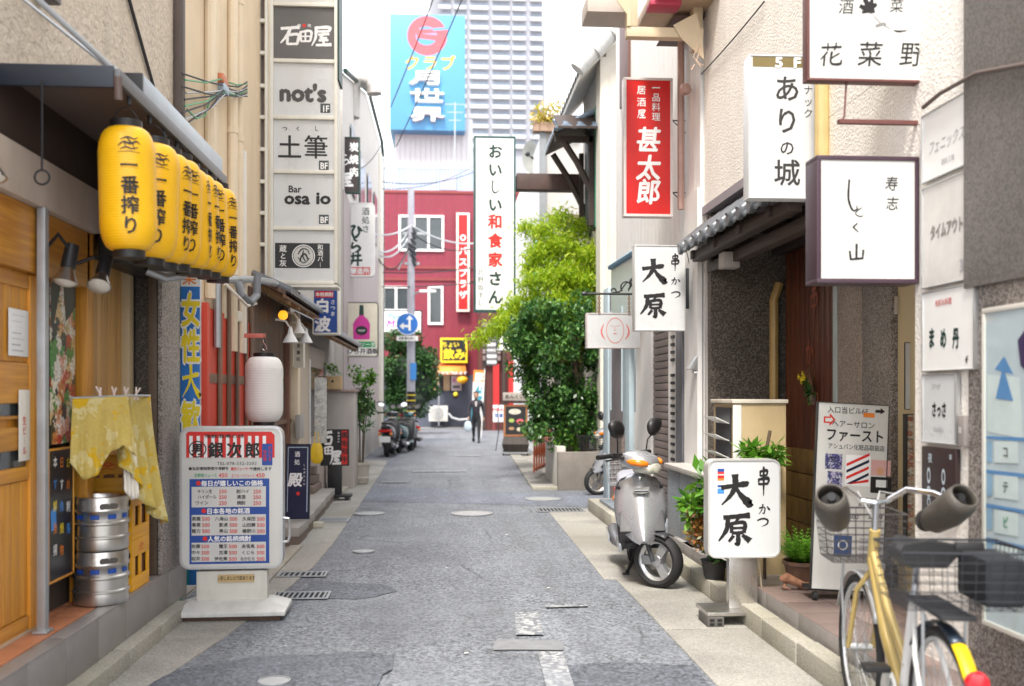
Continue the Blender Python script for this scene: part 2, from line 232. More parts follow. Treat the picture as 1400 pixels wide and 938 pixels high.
# ------------------------------------------------------------ mesh building
class MB:
    def __init__(s, mat=None): s.v = []; s.f = []; s.m = mat
    def add(s, vs, fs, mat=None):
        b = len(s.v); mm = mat or s.m
        s.v += [mm @ Vector(p) for p in vs] if mm else [Vector(p) for p in vs]
        s.f += [tuple(i+b for i in f) for f in fs]; return s
    def box(s, x0, x1, y0, y1, z0, z1, mat=None):
        return s.add([(x0,y0,z0),(x1,y0,z0),(x1,y1,z0),(x0,y1,z0),(x0,y0,z1),(x1,y0,z1),(x1,y1,z1),(x0,y1,z1)],
                     [(0,3,2,1),(4,5,6,7),(0,1,5,4),(1,2,6,5),(2,3,7,6),(3,0,4,7)], mat)
    def quad(s, a, b, c, d): return s.add([a,b,c,d], [(0,1,2,3)])
    def tube(s, pts, r, n=8, caps=True, closed=False):
        pts = [Vector(p) for p in pts]; N = len(pts); rs = r if isinstance(r, (list, tuple)) else [r]*N
        rings = []; ref = None
        for i, p in enumerate(pts):
            a = pts[(i-1) % N] if (i or closed) else p; b = pts[(i+1) % N] if (i < N-1 or closed) else p
            t = (b-a).normalized() if (b-a).length > 1e-9 else Vector((0,0,1))
            if ref is None: ref = t.orthogonal().normalized()
            else:
                ref = (ref - t*ref.dot(t)); ref = ref.normalized() if ref.length > 1e-6 else t.orthogonal().normalized()
            w = t.cross(ref)
            rings.append([p + (ref*math.cos(2*math.pi*k/n) + w*math.sin(2*math.pi*k/n))*rs[i] for k in range(n)])
        vs = [q for rg in rings for q in rg]; fs = []
        M_ = N if closed else N-1
        for i in range(M_):
            for k in range(n):
                a = i*n+k; b = i*n+(k+1) % n; c = ((i+1) % N)*n+(k+1) % n; d = ((i+1) % N)*n+k; fs.append((a,b,c,d))
        if caps and not closed: fs += [tuple(range(n))[::-1], tuple(range((N-1)*n, N*n))]
        return s.add(vs, fs)
    def lathe(s, prof, n=24, c=(0,0,0), axis='z', caps=True):
        vs = []; fs = []
        for r_, z in prof:
            for k in range(n):
                a = 2*math.pi*k/n; x, y = r_*math.cos(a), r_*math.sin(a)
                p = (x, y, z) if axis == 'z' else ((z, x, y) if axis == 'x' else (y, z, x))
                vs.append((c[0]+p[0], c[1]+p[1], c[2]+p[2]))
        for i in range(len(prof)-1):
            for k in range(n): fs.append((i*n+k, i*n+(k+1) % n, (i+1)*n+(k+1) % n, (i+1)*n+k))
        if caps: fs += [tuple(range(n))[::-1], tuple(range((len(prof)-1)*n, len(prof)*n))]
        return s.add(vs, fs)
    def prism(s, poly, y0, y1):   # poly of (x,z), extruded along y; facing -y
        n = len(poly); return s.add([(x,y0,z) for x,z in poly]+[(x,y1,z) for x,z in poly], [tuple(range(n)), tuple(range(2*n-1, n-1, -1))]+[(i,i+n,(i+1) % n+n,(i+1) % n) for i in range(n)])
    def prismx(s, poly, x0, x1):  # poly of (y,z)
        n = len(poly); return s.add([(x0,y,z) for y,z in poly]+[(x1,y,z) for y,z in poly], [tuple(range(n))[::-1], tuple(range(n, 2*n))]+[(i,(i+1) % n,(i+1) % n+n,i+n) for i in range(n)])
    def prismz(s, poly, z0, z1):
        n = len(poly); return s.add([(x,y,z0) for x,y in poly]+[(x,y,z1) for x,y in poly], [tuple(range(n))[::-1], tuple(range(n, 2*n))]+[(i,(i+1) % n,(i+1) % n+n,i+n) for i in range(n)])
    def loft(s, secs, caps=True):
        n = len(secs[0]); vs = [p for q in secs for p in q]; fs = []
        for i in range(len(secs)-1):
            for k in range(n): fs.append((i*n+k, i*n+(k+1) % n, (i+1)*n+(k+1) % n, (i+1)*n+k))
        if caps: fs += [tuple(range(n))[::-1], tuple(range((len(secs)-1)*n, len(secs)*n))]
        return s.add(vs, fs)
    def ball(s, c, r, n=12, sq=(1,1,1)):
        prof = [(max(1e-4, math.sin(math.pi*i/(n//2))), -math.cos(math.pi*i/(n//2))) for i in range(n//2+1)]
        b = len(s.v); s.lathe([(a, z) for a, z in prof], n); 
        mm = s.m
        for i in range(b, len(s.v)):
            p = s.v[i] if not mm else mm.inverted() @ s.v[i]
            q = Vector((c[0]+p.x*r*sq[0], c[1]+p.y*r*sq[1], c[2]+p.z*r*sq[2])); s.v[i] = mm @ q if mm else q
        return s
    def mesh(s, name, mat, bevel=0, smooth=True, ang=35, sub=0):
        me = bpy.data.meshes.new(name); me.from_pydata([tuple(p) for p in s.v], [], s.f)
        if bevel or sub:
            bm = bmesh.new(); bm.from_mesh(me); bmesh.ops.recalc_face_normals(bm, faces=bm.faces)
            if sub: bmesh.ops.remove_doubles(bm, verts=bm.verts, dist=1e-5)
            if bevel: bmesh.ops.bevel(bm, geom=[e for e in bm.edges if len(e.link_faces) == 2 and e.calc_face_angle(0) > .6], offset=bevel, segments=2, affect='EDGES', profile=.6)
            bm.to_mesh(me); bm.free()
        else:
            bm = bmesh.new(); bm.from_mesh(me); bmesh.ops.recalc_face_normals(bm, faces=bm.faces); bm.to_mesh(me); bm.free()
        if smooth:
            me.polygons.foreach_set('use_smooth', [True]*len(me.polygons)); me.set_sharp_from_angle(angle=R(ang))
        me.materials.append(mat); return me
    def build(s, name, mat, parent=None, bevel=0, smooth=True, ang=35, sub=0):
        o = bpy.data.objects.new(name, s.mesh(name, mat, bevel, smooth, ang, sub)); COL.objects.link(o); o.parent = parent
        if sub:
            md = o.modifiers.new('sub', 'SUBSURF'); md.levels = md.render_levels = sub
        return o
def put(name, me, parent, loc=(0,0,0), rot=(0,0,0), scale=None):
    o = bpy.data.objects.new(name, me); COL.objects.link(o); o.parent = parent; o.location = loc; o.rotation_euler = rot
    if scale: o.scale = scale
    return o
def tag(o, label=None, cat=None, group=None, kind=None):
    if label: o['label'] = label
    if cat: o['category'] = cat
    if group: o['group'] = group
    if kind: o['kind'] = kind
    return o
def thing(name, label, cat, loc=(0,0,0), rz=0, group=None):
    o = bpy.data.objects.new(name, None); COL.objects.link(o); o.location = loc; o.rotation_euler = (0, 0, rz); o.empty_display_size = .1
    return tag(o, label, cat, group)
def copy_tree(o, parent=None, seen=None):
    c = o.copy(); COL.objects.link(c); c.parent = parent
    for ch in list(o.children): copy_tree(ch, c)
    return c
def box(name, mat, parent, x0, x1, y0, y1, z0, z1, bevel=0, kind=None):
    o = MB().box(x0, x1, y0, y1, z0, z1).build(name, mat, parent, bevel, smooth=bool(bevel))
    if kind: o['kind'] = kind
    return o
# ------------------------------------------------------------ writing
_fc = bpy.data.curves.new('lettering_source', 'FONT'); _fo = bpy.data.objects.new('lettering_source', _fc); COL.objects.link(_fo)
_fc.resolution_u = 2; _fc.align_x = 'CENTER'; _GC = {}
def glyphs(t, bold=0, gap=1.0):
    bold = 0 if '一' in t else min(bold, .020 if any('\u4e00' <= c <= '\u9fff' for c in t) else (.06 if t.isascii() else .035))
    k = (t, bold, gap)
    if k not in _GC:
        _fc.body = t; _fc.offset = bold; _fc.space_character = gap
        dg = bpy.context.evaluated_depsgraph_get(); dg.update(); e = _fo.evaluated_get(dg); m = e.to_mesh()
        _GC[k] = ([(v.co.x, v.co.y-.38) for v in m.vertices], [tuple(p.vertices) for p in m.polygons]); e.to_mesh_clear()
    return _GC[k]
def ribbon(strokes, bw_=1.0):
    """brush strokes [(x,y,w)...] in a 100 box, y down -> verts/faces centred, 1 em"""
    vs = []; fs = []; lay = []
    for si, st in enumerate(strokes):
        P = []
        n = len(st)
        for i in range(n-1):
            p0 = st[max(i-1, 0)]; p1 = st[i]; p2 = st[i+1]; p3 = st[min(i+2, n-1)]
            for q in range(5):
                t = q/5; P.append(tuple(.5*((2*p1[j])+(-p0[j]+p2[j])*t+(2*p0[j]-5*p1[j]+4*p2[j]-p3[j])*t*t+(-p0[j]+3*p1[j]-3*p2[j]+p3[j])*t**3) for j in range(3)))
        P.append(st[-1]); b = len(vs); m = len(P)
        for i, (x, y, w) in enumerate(P):
            a = P[max(i-1, 0)]; c = P[min(i+1, m-1)]; dx, dy = c[0]-a[0], c[1]-a[1]; l = math.hypot(dx, dy) or 1
            w = max(w, .6)*.5*bw_*(1+.10*math.sin(i*2.3+si)); nx, ny = -dy/l*w, dx/l*w
            if i == 0: x -= dx/l*w*.5; y -= dy/l*w*.5
            vs += [((x+nx-50)/100, (50-y-ny)/100, si), ((x-nx-50)/100, (50-y+ny)/100, si)]
        for i in range(m-1): fs.append((b+2*i, b+2*i+1, b+2*i+3, b+2*i+2))
    return vs, fs
BR = {
 '一': [[(6,52,12),(30,50,10),(50,50,9),(75,50,10),(94,49,13)]],
 '大': [[(12,40,9),(40,36,8),(80,30,11),(90,32,7)], [(50,6,12),(50,34,10),(38,62,8),(10,92,2)], [(50,36,5),(66,62,9),(92,88,16),(96,88,8)]],
 '原': [[(20,14,9),(55,11,9),(92,8,12)], [(30,16,9),(26,50,9),(4,84,3)], [(58,18,6),(50,28,4)], [(40,32,7),(40,60,7)], [(40,32,7),(76,30,8),(74,60,8)], [(42,46,5),(72,45,5)], [(42,60,6),(74,59,7)], [(58,60,8),(58,92,9),(48,90,3)], [(44,70,7),(32,86,5)], [(72,68,7),(92,84,13)]],
 '串': [[(30,16,6),(30,34,6)], [(30,16,6),(70,12,8),(66,32,6)], [(32,32,5),(66,30,6)], [(20,46,6),(22,66,6)], [(20,46,6),(78,42,9),(72,64,6)], [(22,64,5),(74,62,6)], [(50,0,8),(50,60,8),(49,108,3)]],
 'か': [[(20,38,10),(50,32,8),(60,44,8),(52,74,8),(40,70,3)], [(44,14,9),(36,50,7),(14,80,3)], [(76,28,6),(90,48,13),(90,54,6)]],
 'つ': [[(10,42,8),(50,30,10),(84,40,11),(80,66,9),(42,84,2)]],
 '石': [[(10,18,10),(50,14,10),(92,10,12)], [(50,16,10),(36,48,11),(6,84,4)], [(38,48,9),(36,88,9)], [(38,48,9),(86,44,11),(80,88,9)], [(36,88,8),(82,86,9)]],
 '田': [[(16,22,11),(20,82,10)], [(16,22,10),(84,16,13),(78,82,10)], [(20,50,8),(80,48,8)], [(48,20,9),(48,80,9)], [(20,82,9),(78,80,10)]],
 '屋': [[(22,12,10),(84,8,11),(80,28,9)], [(24,28,8),(80,26,9)], [(24,12,10),(22,56,9),(4,94,3)], [(36,42,8),(84,38,9)], [(58,42,7),(42,56,6),(74,56,8)], [(38,68,8),(80,66,8)], [(58,56,8),(58,88,8)], [(26,90,8),(94,86,12)]],
 'と': [[(40,14,7),(46,34,8),(46,44,4)], [(74,30,6),(44,46,7),(26,66,8),(46,82,9),(82,80,8)]],
 'く': [[(68,18,8),(36,46,10),(44,56,9),(76,86,6)]],
 'し': [[(34,6,9),(30,60,8),(48,88,9),(82,66,3)]],
 '山': [[(50,6,9),(49,76,8)], [(18,42,8),(22,82,8)], [(22,82,8),(80,76,9)], [(82,36,9),(78,80,6)]],
 'ひ': [[(12,22,8),(46,14,9),(30,50,8),(44,86,10),(72,60,8),(66,18,7),(90,48,9)]],
 'ら': [[(40,10,8),(60,22,8)], [(34,30,7),(28,64,8),(60,50,9),(78,70,10),(46,94,4)]],
 '井': [[(14,34,8),(86,28,9)], [(8,62,8),(92,58,9)], [(36,14,8),(34,60,8),(18,92,3)], [(66,8,8),(64,94,8)]],
 '花': [[(12,26,6),(88,22,7)], [(34,10,5),(36,38,5)], [(66,8,5),(62,36,5)], [(34,44,6),(12,72,3)], [(26,56,6),(27,96,6)], [(82,46,4),(52,66,5)], [(52,42,7),(54,84,6),(90,86,8),(92,70,3)]],
}
class Ink:
    """collects the print of one thing; one part per ink"""
    def __init__(s): s.d = {}
    def put(s, mat, vs, fs):
        b = s.d.setdefault(mat.name, (mat, MB()))[1]; n = len(b.v); b.v += [Vector(v) for v in vs]; b.f += [tuple(i+n for i in f) for f in fs]
    def flush(s, parent, name='lettering'):
        for mat, b in s.d.values():
            me = bpy.data.meshes.new(name); me.from_pydata([tuple(p) for p in b.v], [], b.f); me.materials.append(mat)
            o = bpy.data.objects.new(name, me); COL.objects.link(o); o.parent = parent
        s.d = {}
def rrect(x0, x1, z0, z1, r, n=5):
    out = []
    for cx, cz, a0 in ((x1-r,z0+r,-90),(x1-r,z1-r,0),(x0+r,z1-r,90),(x0+r,z0+r,180)):
        for i in range(n+1):
            a = R(a0+90*i/n); out.append((cx+r*math.cos(a), cz+r*math.sin(a)))
    return out
class Board:
    """flat sign: side 'C' faces the viewer (plane Y), 'R' right-hand wall (plane X, faces -X), 'L' left wall (faces +X)"""
    def __init__(s, name, label, cat, side, D, px0, px1, py0, py1, th=.1, frame=alu, face=acryl, fw=.02, rad=0, group=None, yaw=0, root=None, panel='panel', zbase=None):
        f = {'C': onY, 'R': onX, 'L': onX}[side]
        a = f(px0, (py0+py1)/2, D); b = f(px1, (py0+py1)/2, D)
        top = f((px0+px1)/2, py0, D); bot = f((px0+px1)/2, py1, D)
        c = (a+b)/2; w = (a-b).length; h = top.z-bot.z; s.w, s.h, s.th = w, h, th
        rz = {'C': 0, 'R': -math.pi/2, 'L': math.pi/2}[side]+R(yaw); s.rz = rz
        z0 = bot.z; s.zoff = 0
        if zbase is not None: s.zoff = z0-zbase; z0 = zbase
        if root: s.o = root
        else: s.o = thing(name, label, cat, (c.x, c.y, z0), rz, group)
        s.m = Matrix.Translation((c.x, c.y, z0)) @ Matrix.Rotation(rz, 4, 'Z'); s.mi = s.m.inverted()
        s.ink = Ink(); zo = s.zoff; s.y0 = 0
        if frame:
            if rad:
                out = rrect(-w/2, w/2, zo, zo+h, rad); inn = rrect(-w/2+fw, w/2-fw, zo+fw, zo+h-fw, max(.005, rad-fw))
                n = len(out); mb = MB()
                mb.add([(x,0,z) for x,z in out]+[(x,0,z) for x,z in inn]+[(x,th,z) for x,z in out]+[(x,th,z) for x,z in inn],
                    [(i,(i+1)%n,(i+1)%n+n,i+n) for i in range(n)]+[(i,i+2*n,(i+1)%n+2*n,(i+1)%n) for i in range(n)]+[(i+n,(i+1)%n+n,(i+1)%n+3*n,i+3*n) for i in range(n)]+[(i+2*n,i+3*n,(i+1)%n+3*n,(i+1)%n+2*n) for i in range(n)])
                mb.build('frame', frame, s.o, ang=40)
                MB().prism(inn, .006, th-.006).build(panel, face, s.o, smooth=False)
            else:
                mb = MB()
                for q in ((-w/2,w/2,zo,zo+fw),(-w/2,w/2,zo+h-fw,zo+h),(-w/2,-w/2+fw,zo+fw,zo+h-fw),(w/2-fw,w/2,zo+fw,zo+h-fw)): mb.box(q[0],q[1],0,th,q[2],q[3])
                mb.build('frame', frame, s.o, bevel=min(.003, fw*.2))
                MB().box(-w/2+fw, w/2-fw, .006, th-.006, zo+fw, zo+h-fw).build(panel, face, s.o, smooth=False)
            s.y0 = .006
        else:
            MB().box(-w/2, w/2, 0, th, zo, zo+h).build(panel, face, s.o, bevel=min(.004, th*.2))
    def loc(s, px, py):
        o = s.mi @ EYEV; d = s.mi.to_3x3() @ ray(px, py); t = (s.y0-o.y)/d.y; p = o+d*t
        return p.x, p.z, depth(s.m @ p)/F
    def t(s, txt, px, py, size, mat=ink, sx=1, bold=.012, gap=1.0, l=1, shear=0, rot=0, bw=1.25):
        """one line centred on (px,py); size = em height in photo pixels"""
        x, z, k = s.loc(px, py); S = size*k; cjk = any('\u2e80' <= c_ <= '\u9fff' for c_ in txt) and '一' not in txt
        if txt in BR and len(txt) == 1: vs, fs = ribbon(BR[txt], bw); sh = [(0,0)]
        else:
            v, fs = glyphs(txt, 0, gap); vs = [(a, b, 0) for a, b in v]; d = bold*.8
            sh = [(0,0)] if d < .003 else [(0,0),(d,0),(-d,0),(0,d),(0,-d),(d*.7,d*.7),(-d*.7,-d*.7)]
        c, si = math.cos(R(rot)), math.sin(R(rot)); out = []; F2 = []
        for ki, (ox, oz) in enumerate(sh):
            n0 = len(out)
            for a, b, e in vs:
                a = (a+ox)*sx+shear*b; b = b+oz; a, b = a*c-b*si, a*si+b*c
                out.append((x+a*S, s.y0-.0015*l-.0001*e-.00008*ki, z+b*S))
            F2 += [tuple(i+n0 for i in f) for f in fs]
        s.ink.put(mat, out, F2)
    def v(s, txt, px, py, size, mat=ink, step=None, **k):
        """vertical line, first character centred on (px,py)"""
        step = step or size*1.05
        for i, ch in enumerate(txt):
            if ch not in ' 　':
                if ch == 'ー': s.t('｜', px, py+i*step, size*.8, mat, **k)
                else: s.t(ch, px, py+i*step, size, mat, **k)
    def r(s, px0, py0, px1, py1, mat, l=1):
        x0, z1, _ = s.loc(px0, py0); x1, z0, _ = s.loc(px1, py1); y = s.y0-.0015*l+.0004
        s.ink.put(mat, [(x0,y,z0),(x1,y,z0),(x1,y,z1),(x0,y,z1)], [(0,1,2,3)])
    def poly(s, pts, mat, l=1):
        q = [s.loc(*p) for p in pts]; s.ink.put(mat, [(x, s.y0-.0015*l+.0004, z) for x, z, _ in q], [tuple(range(len(q)))])
    def brush(s, strokes, px, py, size, mat=ink, l=1, sx=1):
        x, z, k = s.loc(px, py); vs, fs = ribbon(strokes); s.ink.put(mat, [(x+a*sx*size*k, s.y0-.0015*l-.0001*e, z+b*size*k) for a, b, e in vs], fs)
    def disc(s, px, py, rp, mat, l=1, ring=0, n=24, sz=1):
        x, z, k = s.loc(px, py); R0 = rp*k; y = s.y0-.0015*l+.0004
        o = [(x+R0*math.cos(2*math.pi*i/n), y, z+sz*R0*math.sin(2*math.pi*i/n)) for i in range(n)]
        if ring:
            R1 = (rp-ring)*k; q = [(x+R1*math.cos(2*math.pi*i/n), y, z+sz*R1*math.sin(2*math.pi*i/n)) for i in range(n)]
            s.ink.put(mat, o+q, [(i,(i+1)%n,(i+1)%n+n,i+n) for i in range(n)])
        else: s.ink.put(mat, o, [tuple(range(n))])
    def done(s, name='lettering'): s.ink.flush(s.o, name); return s.o
# ============================================================ the setting
def sheet(name, poly, z, mat, parent=None, holes=None):
    me = bpy.data.meshes.new(name); me.from_pydata([(x,y,z) for x,y in poly], [], [tuple(range(len(poly)))]); me.materials.append(mat)
    o = bpy.data.objects.new(name, me); COL.objects.link(o); o.parent = parent
    if not parent: o['kind'] = 'structure'
    return o
sheet('ground', [(-400,-60),(400,-60),(400,900),(-400,900)], -.012, gutterm)
road = sheet('road', [(-1.9,-6),(2.0,-6),(1.95,13.2),(9,13.0),(9,15.75),(1.7,15.7),(1.7,24.3),(3.6,30),(30,30),(30,45.5),(-30,45.5),(-30,31.5),(-1.9,31),(-1.9,20)], 0, asphalt)
gl = bpy.data.objects.new('gutter', None); COL.objects.link(gl); gl['kind'] = 'structure'
def gut(pts, y0, y1, far, L=1.25):
    """concrete gutter slabs between the road edge polyline and the kerb, one slab each"""
    def xe(y):
        for (ya,xa),(yb,xb) in zip(pts, pts[1:]):
            if ya <= y <= yb: return xa+(xb-xa)*(y-ya)/(yb-ya)
        return pts[-1][1] if y > pts[-1][0] else pts[0][1]
    y = y0
    while y < y1-.2:
        e = min(y+L, y1); a, b = xe(y), xe(e)
        q = [(far, y+.004), (a, y+.004), (b, e-.004), (far, e-.004)]
        if far > 0: q = [q[1], q[0], q[3], q[2]]
        MB().prismz(q, -.03, .006+random.uniform(-.001,.002)).build('gutter_slab', gutterm, gl, bevel=.003); y = e
gut([(-6,-1.62),(4.6,-1.58),(5.34,-1.48),(6.78,-1.27),(9.17,-1.1),(12.9,-1.13),(19,-1.19),(25.7,-1.33)], 2.5, 23, -1.80)
gut([(-6,1.43),(8.0,1.40)], 2.5, 8.0, 1.95); gut([(8,1.30),(12.7,1.35)], 8.005, 13.0, 1.95)
def rough(poly, step=.12, amp=.03):
    out = []
    for (x0,y0),(x1,y1) in zip(poly, poly[1:]+poly[:1]):
        n_ = max(1, int(math.hypot(x1-x0,y1-y0)/step))
        for i in range(n_): u = i/n_; out.append((x0+(x1-x0)*u+random.uniform(-amp,amp)*(i>0), y0+(y1-y0)*u+random.uniform(-amp,amp)*(i>0)))
    return out
sheet('asphalt_patch', rough([(-1.5,5.30),(-1.44,5.52),(-1.1,5.75),(-.45,5.83),(-.28,5.72),(-.33,5.2),(-.25,4.3),(-1.5,4.3)]), .010, asphalt2, road)
sheet('asphalt_patch', rough([(.56,5.45),(.95,5.52),(1.38,5.44),(1.38,4.6),(1.38,4.0),(.42,4.0)], amp=.02), .004, asphalt2, road)
sheet('asphalt_patch', rough([(-1.12,7.42),(-.62,7.36),(-.35,7.62),(-.45,7.9),(-1.05,8.1)]), .004, asphalt2, road)
sheet('asphalt_patch', [(-1.15,14.2),(1.4,13.4),(1.95,13.2),(8.9,13.1),(8.9,15.6),(1.4,15.0),(-1.15,16.6)], .003, road_surface('side_asphalt', (.125,.138,.168), .2), road)
sheet('concrete_patch', rough([(.29,5.82),(.70,5.79),(.71,6.03),(.33,6.08)], .08, .012), .008, M('thin_cement_patch', (.19,.198,.21), .8, var=.2, vs=14, dirt=.6, dirtcol=(.17,.175,.19), world=True), road)
linem = speckle('worn_road_paint', (.40,.41,.42), [(.15,.16,.18),(.30,.31,.32),(.17,.18,.2)], 42, .75, .3, .78, big=(.2,.215,.24))
for q in ([(.545,5.75),(.69,5.73),(.64,4.2),(.50,4.2)], [(.45,6.16),(.62,6.15),(.65,6.78),(.49,6.8)], [(-.6,19.6),(.45,19.6),(.45,19.35),(-.6,19.35)], [(.3,24.5),(.9,24.6),(.9,24.2),(.3,24.2)], [(-1.05,17.2),(-.6,17.2),(-.6,17.0),(-1.05,17.0)], [(.72,7.0),(1.02,7.02),(1.02,6.96),(.72,6.94)]):
    sheet('painted_line', q, .013, linem, road)
# kerbs
def kerb(name, x0, x1, y0, y1, z, L=.6, mat=kerbm):
    k = bpy.data.objects.new(name, None); COL.objects.link(k); k['kind'] = 'structure'; y = y0
    while y < y1-.1:
        e = min(y+L, y1); j = random.uniform(-.004,.004)
        box('kerb_stone', mat, k, x0+j, x1+j, y+.004, e-.004, -.02, z+j, .012); y = e
    return k
kerb('kerb_left', -1.83, -1.715, 2.6, 6.95, .10)
kerb('kerb_right', 1.95, 2.07, 3.0, 12.9, .13)
pv = box('pavement', concrete, None, 2.07, 2.6, 2.6, 13.0, -.02, .11); pv['kind'] = 'structure'
pv2 = bpy.data.objects.new('side_pavement', None); COL.objects.link(pv2); pv2['kind'] = 'structure'
for i in range(8): box('paving_slab', gutterm, pv2, 1.42+.03*i, 1.9, 15.8+i*1.08, 15.8+(i+1)*1.08-.012, -.02, .03, .004)
for (y0, y1) in ((15.62, 15.78),): box('kerb_stone', kerbm, pv2, 1.40, 2.3, y0, y1, -.02, .05, .01)
# manhole covers, drain grates
covm = M('worn_cast_iron', (.38,.39,.39), .45, .2, var=.25, vs=30, dirt=.4, dirtcol=(.2,.2,.2))
for (px, py, w, lab) in ((645,703,57,'large pale round manhole cover in the middle of the road'), (375,934,44,'small round cover in the dark asphalt patch at the front'), (505,703,42,'round pale cover at the left edge of the road near the drain grate'),
      (497,755,30,'small round cover beside the crack on the left of the road'), (742,683,50,'faint flat round cover near the side street')):
    p = onZ(px, py, 0); r_ = w/2*depth(p)/F; t = thing('manhole_cover', lab, 'manhole cover', (p.x, p.y, .004), 0, 'covers set in the road')
    MB().lathe([(r_*.9,0),(r_,0),(r_,.012),(r_*.9,.012)], 28, caps=False).build('rim', galv, t)
    b = MB().lathe([(r_*.89,-.002),(r_*.89,.010)], 28); b.build('lid', covm, t)
    g = MB()
    for i in range(-6, 7):
        xx = i*r_*.12; hh = math.sqrt(max(0, (r_*.8)**2-xx*xx)); g.box(xx-.003, xx+.003, -hh, hh, .0102, .0108)
    g.build('tread', galv, t)
grate_d = M('drain_void', (.01,.012,.014), .8)
def grate(px, py, w, l, lab, n=10, rz=0):
    p = onZ(px, py, 0); t = thing('drain_grate', lab, 'drain grate', (p.x, p.y, .008), rz, 'drain grates beside the road')
    box('pit', grate_d, t, -w/2, w/2, -l/2, l/2, -.002, .001)
    f = MB()
    for q in ((-w/2,w/2,-l/2,-l/2+.02),(-w/2,w/2,l/2-.02,l/2),(-w/2,-w/2+.02,-l/2+.02,l/2-.02),(w/2-.02,w/2,-l/2+.02,l/2-.02)): f.box(*q, .001, .008)
    f.build('frame', galv, t)
    me = MB().box(-.007,.007,-l/2+.02,l/2-.02,.001,.007).mesh('bar', galv, smooth=False)
    for i in range(n): put('bar', me, t, (-w/2+.02+(w-.04)*(i+.5)/n, 0, 0))
grate(412, 816, .42, .26, 'steel drain grate in front of the menu light box base')
grate(414, 787, .40, .22, 'drain grate just behind the menu light box', 8)
grate(457, 712, .36, .40, 'green tinted drain grate between the kerb and the road by the navy board', 12)
grate(765, 698, .62, .42, 'long dark drain grate at the corner of the side street', 12)
# paint flecks and litter on the road
fl = MB(); fg = MB()
for i in range(40):
    x = random.uniform(-1.3, 1.3); y = random.uniform(5, 24); r_ = random.uniform(.006, .024); n = 5
    b = fl if i % 4 else fg; pts = [(x+r_*random.uniform(.5,1.4)*math.cos(6.28*k/n), y+r_*random.uniform(.5,1.4)*math.sin(6.28*k/n), .0118) for k in range(n)]
    b.add(pts, [tuple(range(n))])
tag(fl.build('paint_flecks', M('pale_fleck', (.6,.62,.60), .7), None, smooth=False), kind='stuff'); tag(fg.build('green_paint_flecks', M('mint_fleck', (.15,.5,.42), .7), None, smooth=False), kind='stuff')
# ============================================================ left: the izakaya
A = thing('izakaya_building', 'rough stucco building over an orange timber shop front with a black stone pillar', 'building', (-2.0, 5, 0))
def W_(b): b.m = Matrix.Translation((2.0, -5, 0)); return b     # world coordinates inside a thing standing at (-2,5,0)
def abox(name, mat, x0, x1, y0, y1, z0, z1, bevel=0, parent=A): return W_(MB()).box(x0,x1,y0,y1,z0,z1).build(name, mat, parent, bevel, smooth=bool(bevel))
abox('stucco_wall', stucco, -6, -1.98, 2, 7.55, 2.97, 9.5)
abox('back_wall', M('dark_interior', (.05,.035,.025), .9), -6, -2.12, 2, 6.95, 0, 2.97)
abox('beam', M('beige_painted_beam', (.50,.43,.37), .6, var=.1, vs=4, dirt=.3), -2.11, -1.955, 2, 5.84, 2.42, 2.66, .006)
abox('header_board', M('dark_brown_board', (.035,.022,.018), .6), -2.11, -1.985, 2, 6.6, 2.662, 2.968)
abox('lintel', orwoody, -2.11, -2.0, 3, 5.8, 2.10, 2.418, .004)
# floor
fl_ = W_(MB()).box(-3, -1.83, 2, 6.95, -.02, .318).build('floor_slab', concrete, A)
tm = MB().box(-.0775,.0775,-.145,.145,0,.012).mesh('floor_tile', terra, .002)
for i in range(16):
    for j in range(2):
        put('floor_tile', tm, A, (-1.985-.16*j+2.0+.0, 2.6+.296*i-5, .318))
em = MB().box(-.045,.045,-.2225,.2225,0,.014).mesh('edge_stone', graytile, .003)
rm = MB().box(-.011,.011,-.2225,.2225,-.23,0).mesh('riser_slab', graytile, .003)
for i in range(10):
    put('edge_stone', em, A, (-1.853+2.0, 2.9+.45*i-5, .318)); put('riser_slab', rm, A, (-1.819+2.0, 2.9+.45*i-5, .331))
# sliding door of boards
dr = W_(MB()).box(-2.10,-2.06,3.2,5.16,.34,2.095).build('door', orwood, A)
y = 3.3; k = 0
me = MB().box(-.006,.014,-.0465,.0465,0,.66).mesh('board', orwood, .002); me2 = MB().box(-.006,.014,-.0465,.0465,0,.50).mesh('board', orwood, .002)
while y < 5.1:
    for z in (.42,): put('board', me, dr, (-2.06+2, y-5, z))
    put('board', me2, dr, (-2.06+2, y-5, 1.66)); y += .096
for z0, z1 in ((.345,.415),(1.085,1.15),(1.235,1.345),(1.385,1.40),(1.46,1.655),(2.02,2.09)):
    W_(MB()).box(-2.058,-2.036,3.2,5.14,z0,z1).build('rail', orwoody, dr, .003)
W_(MB()).box(-2.058,-2.03,5.06,5.16,.343,2.092).build('stile', orwood, dr, .003)
for z0, z1 in ((1.152,1.233),(1.402,1.458)): W_(MB()).box(-2.057,-2.05,3.2,5.05,z0,z1).build('pane', winglass, dr)
abox('threshold', M('worn_sill', (.45,.36,.26), .5), -2.12, -2.03, 3.2, 5.2, .331, .345)
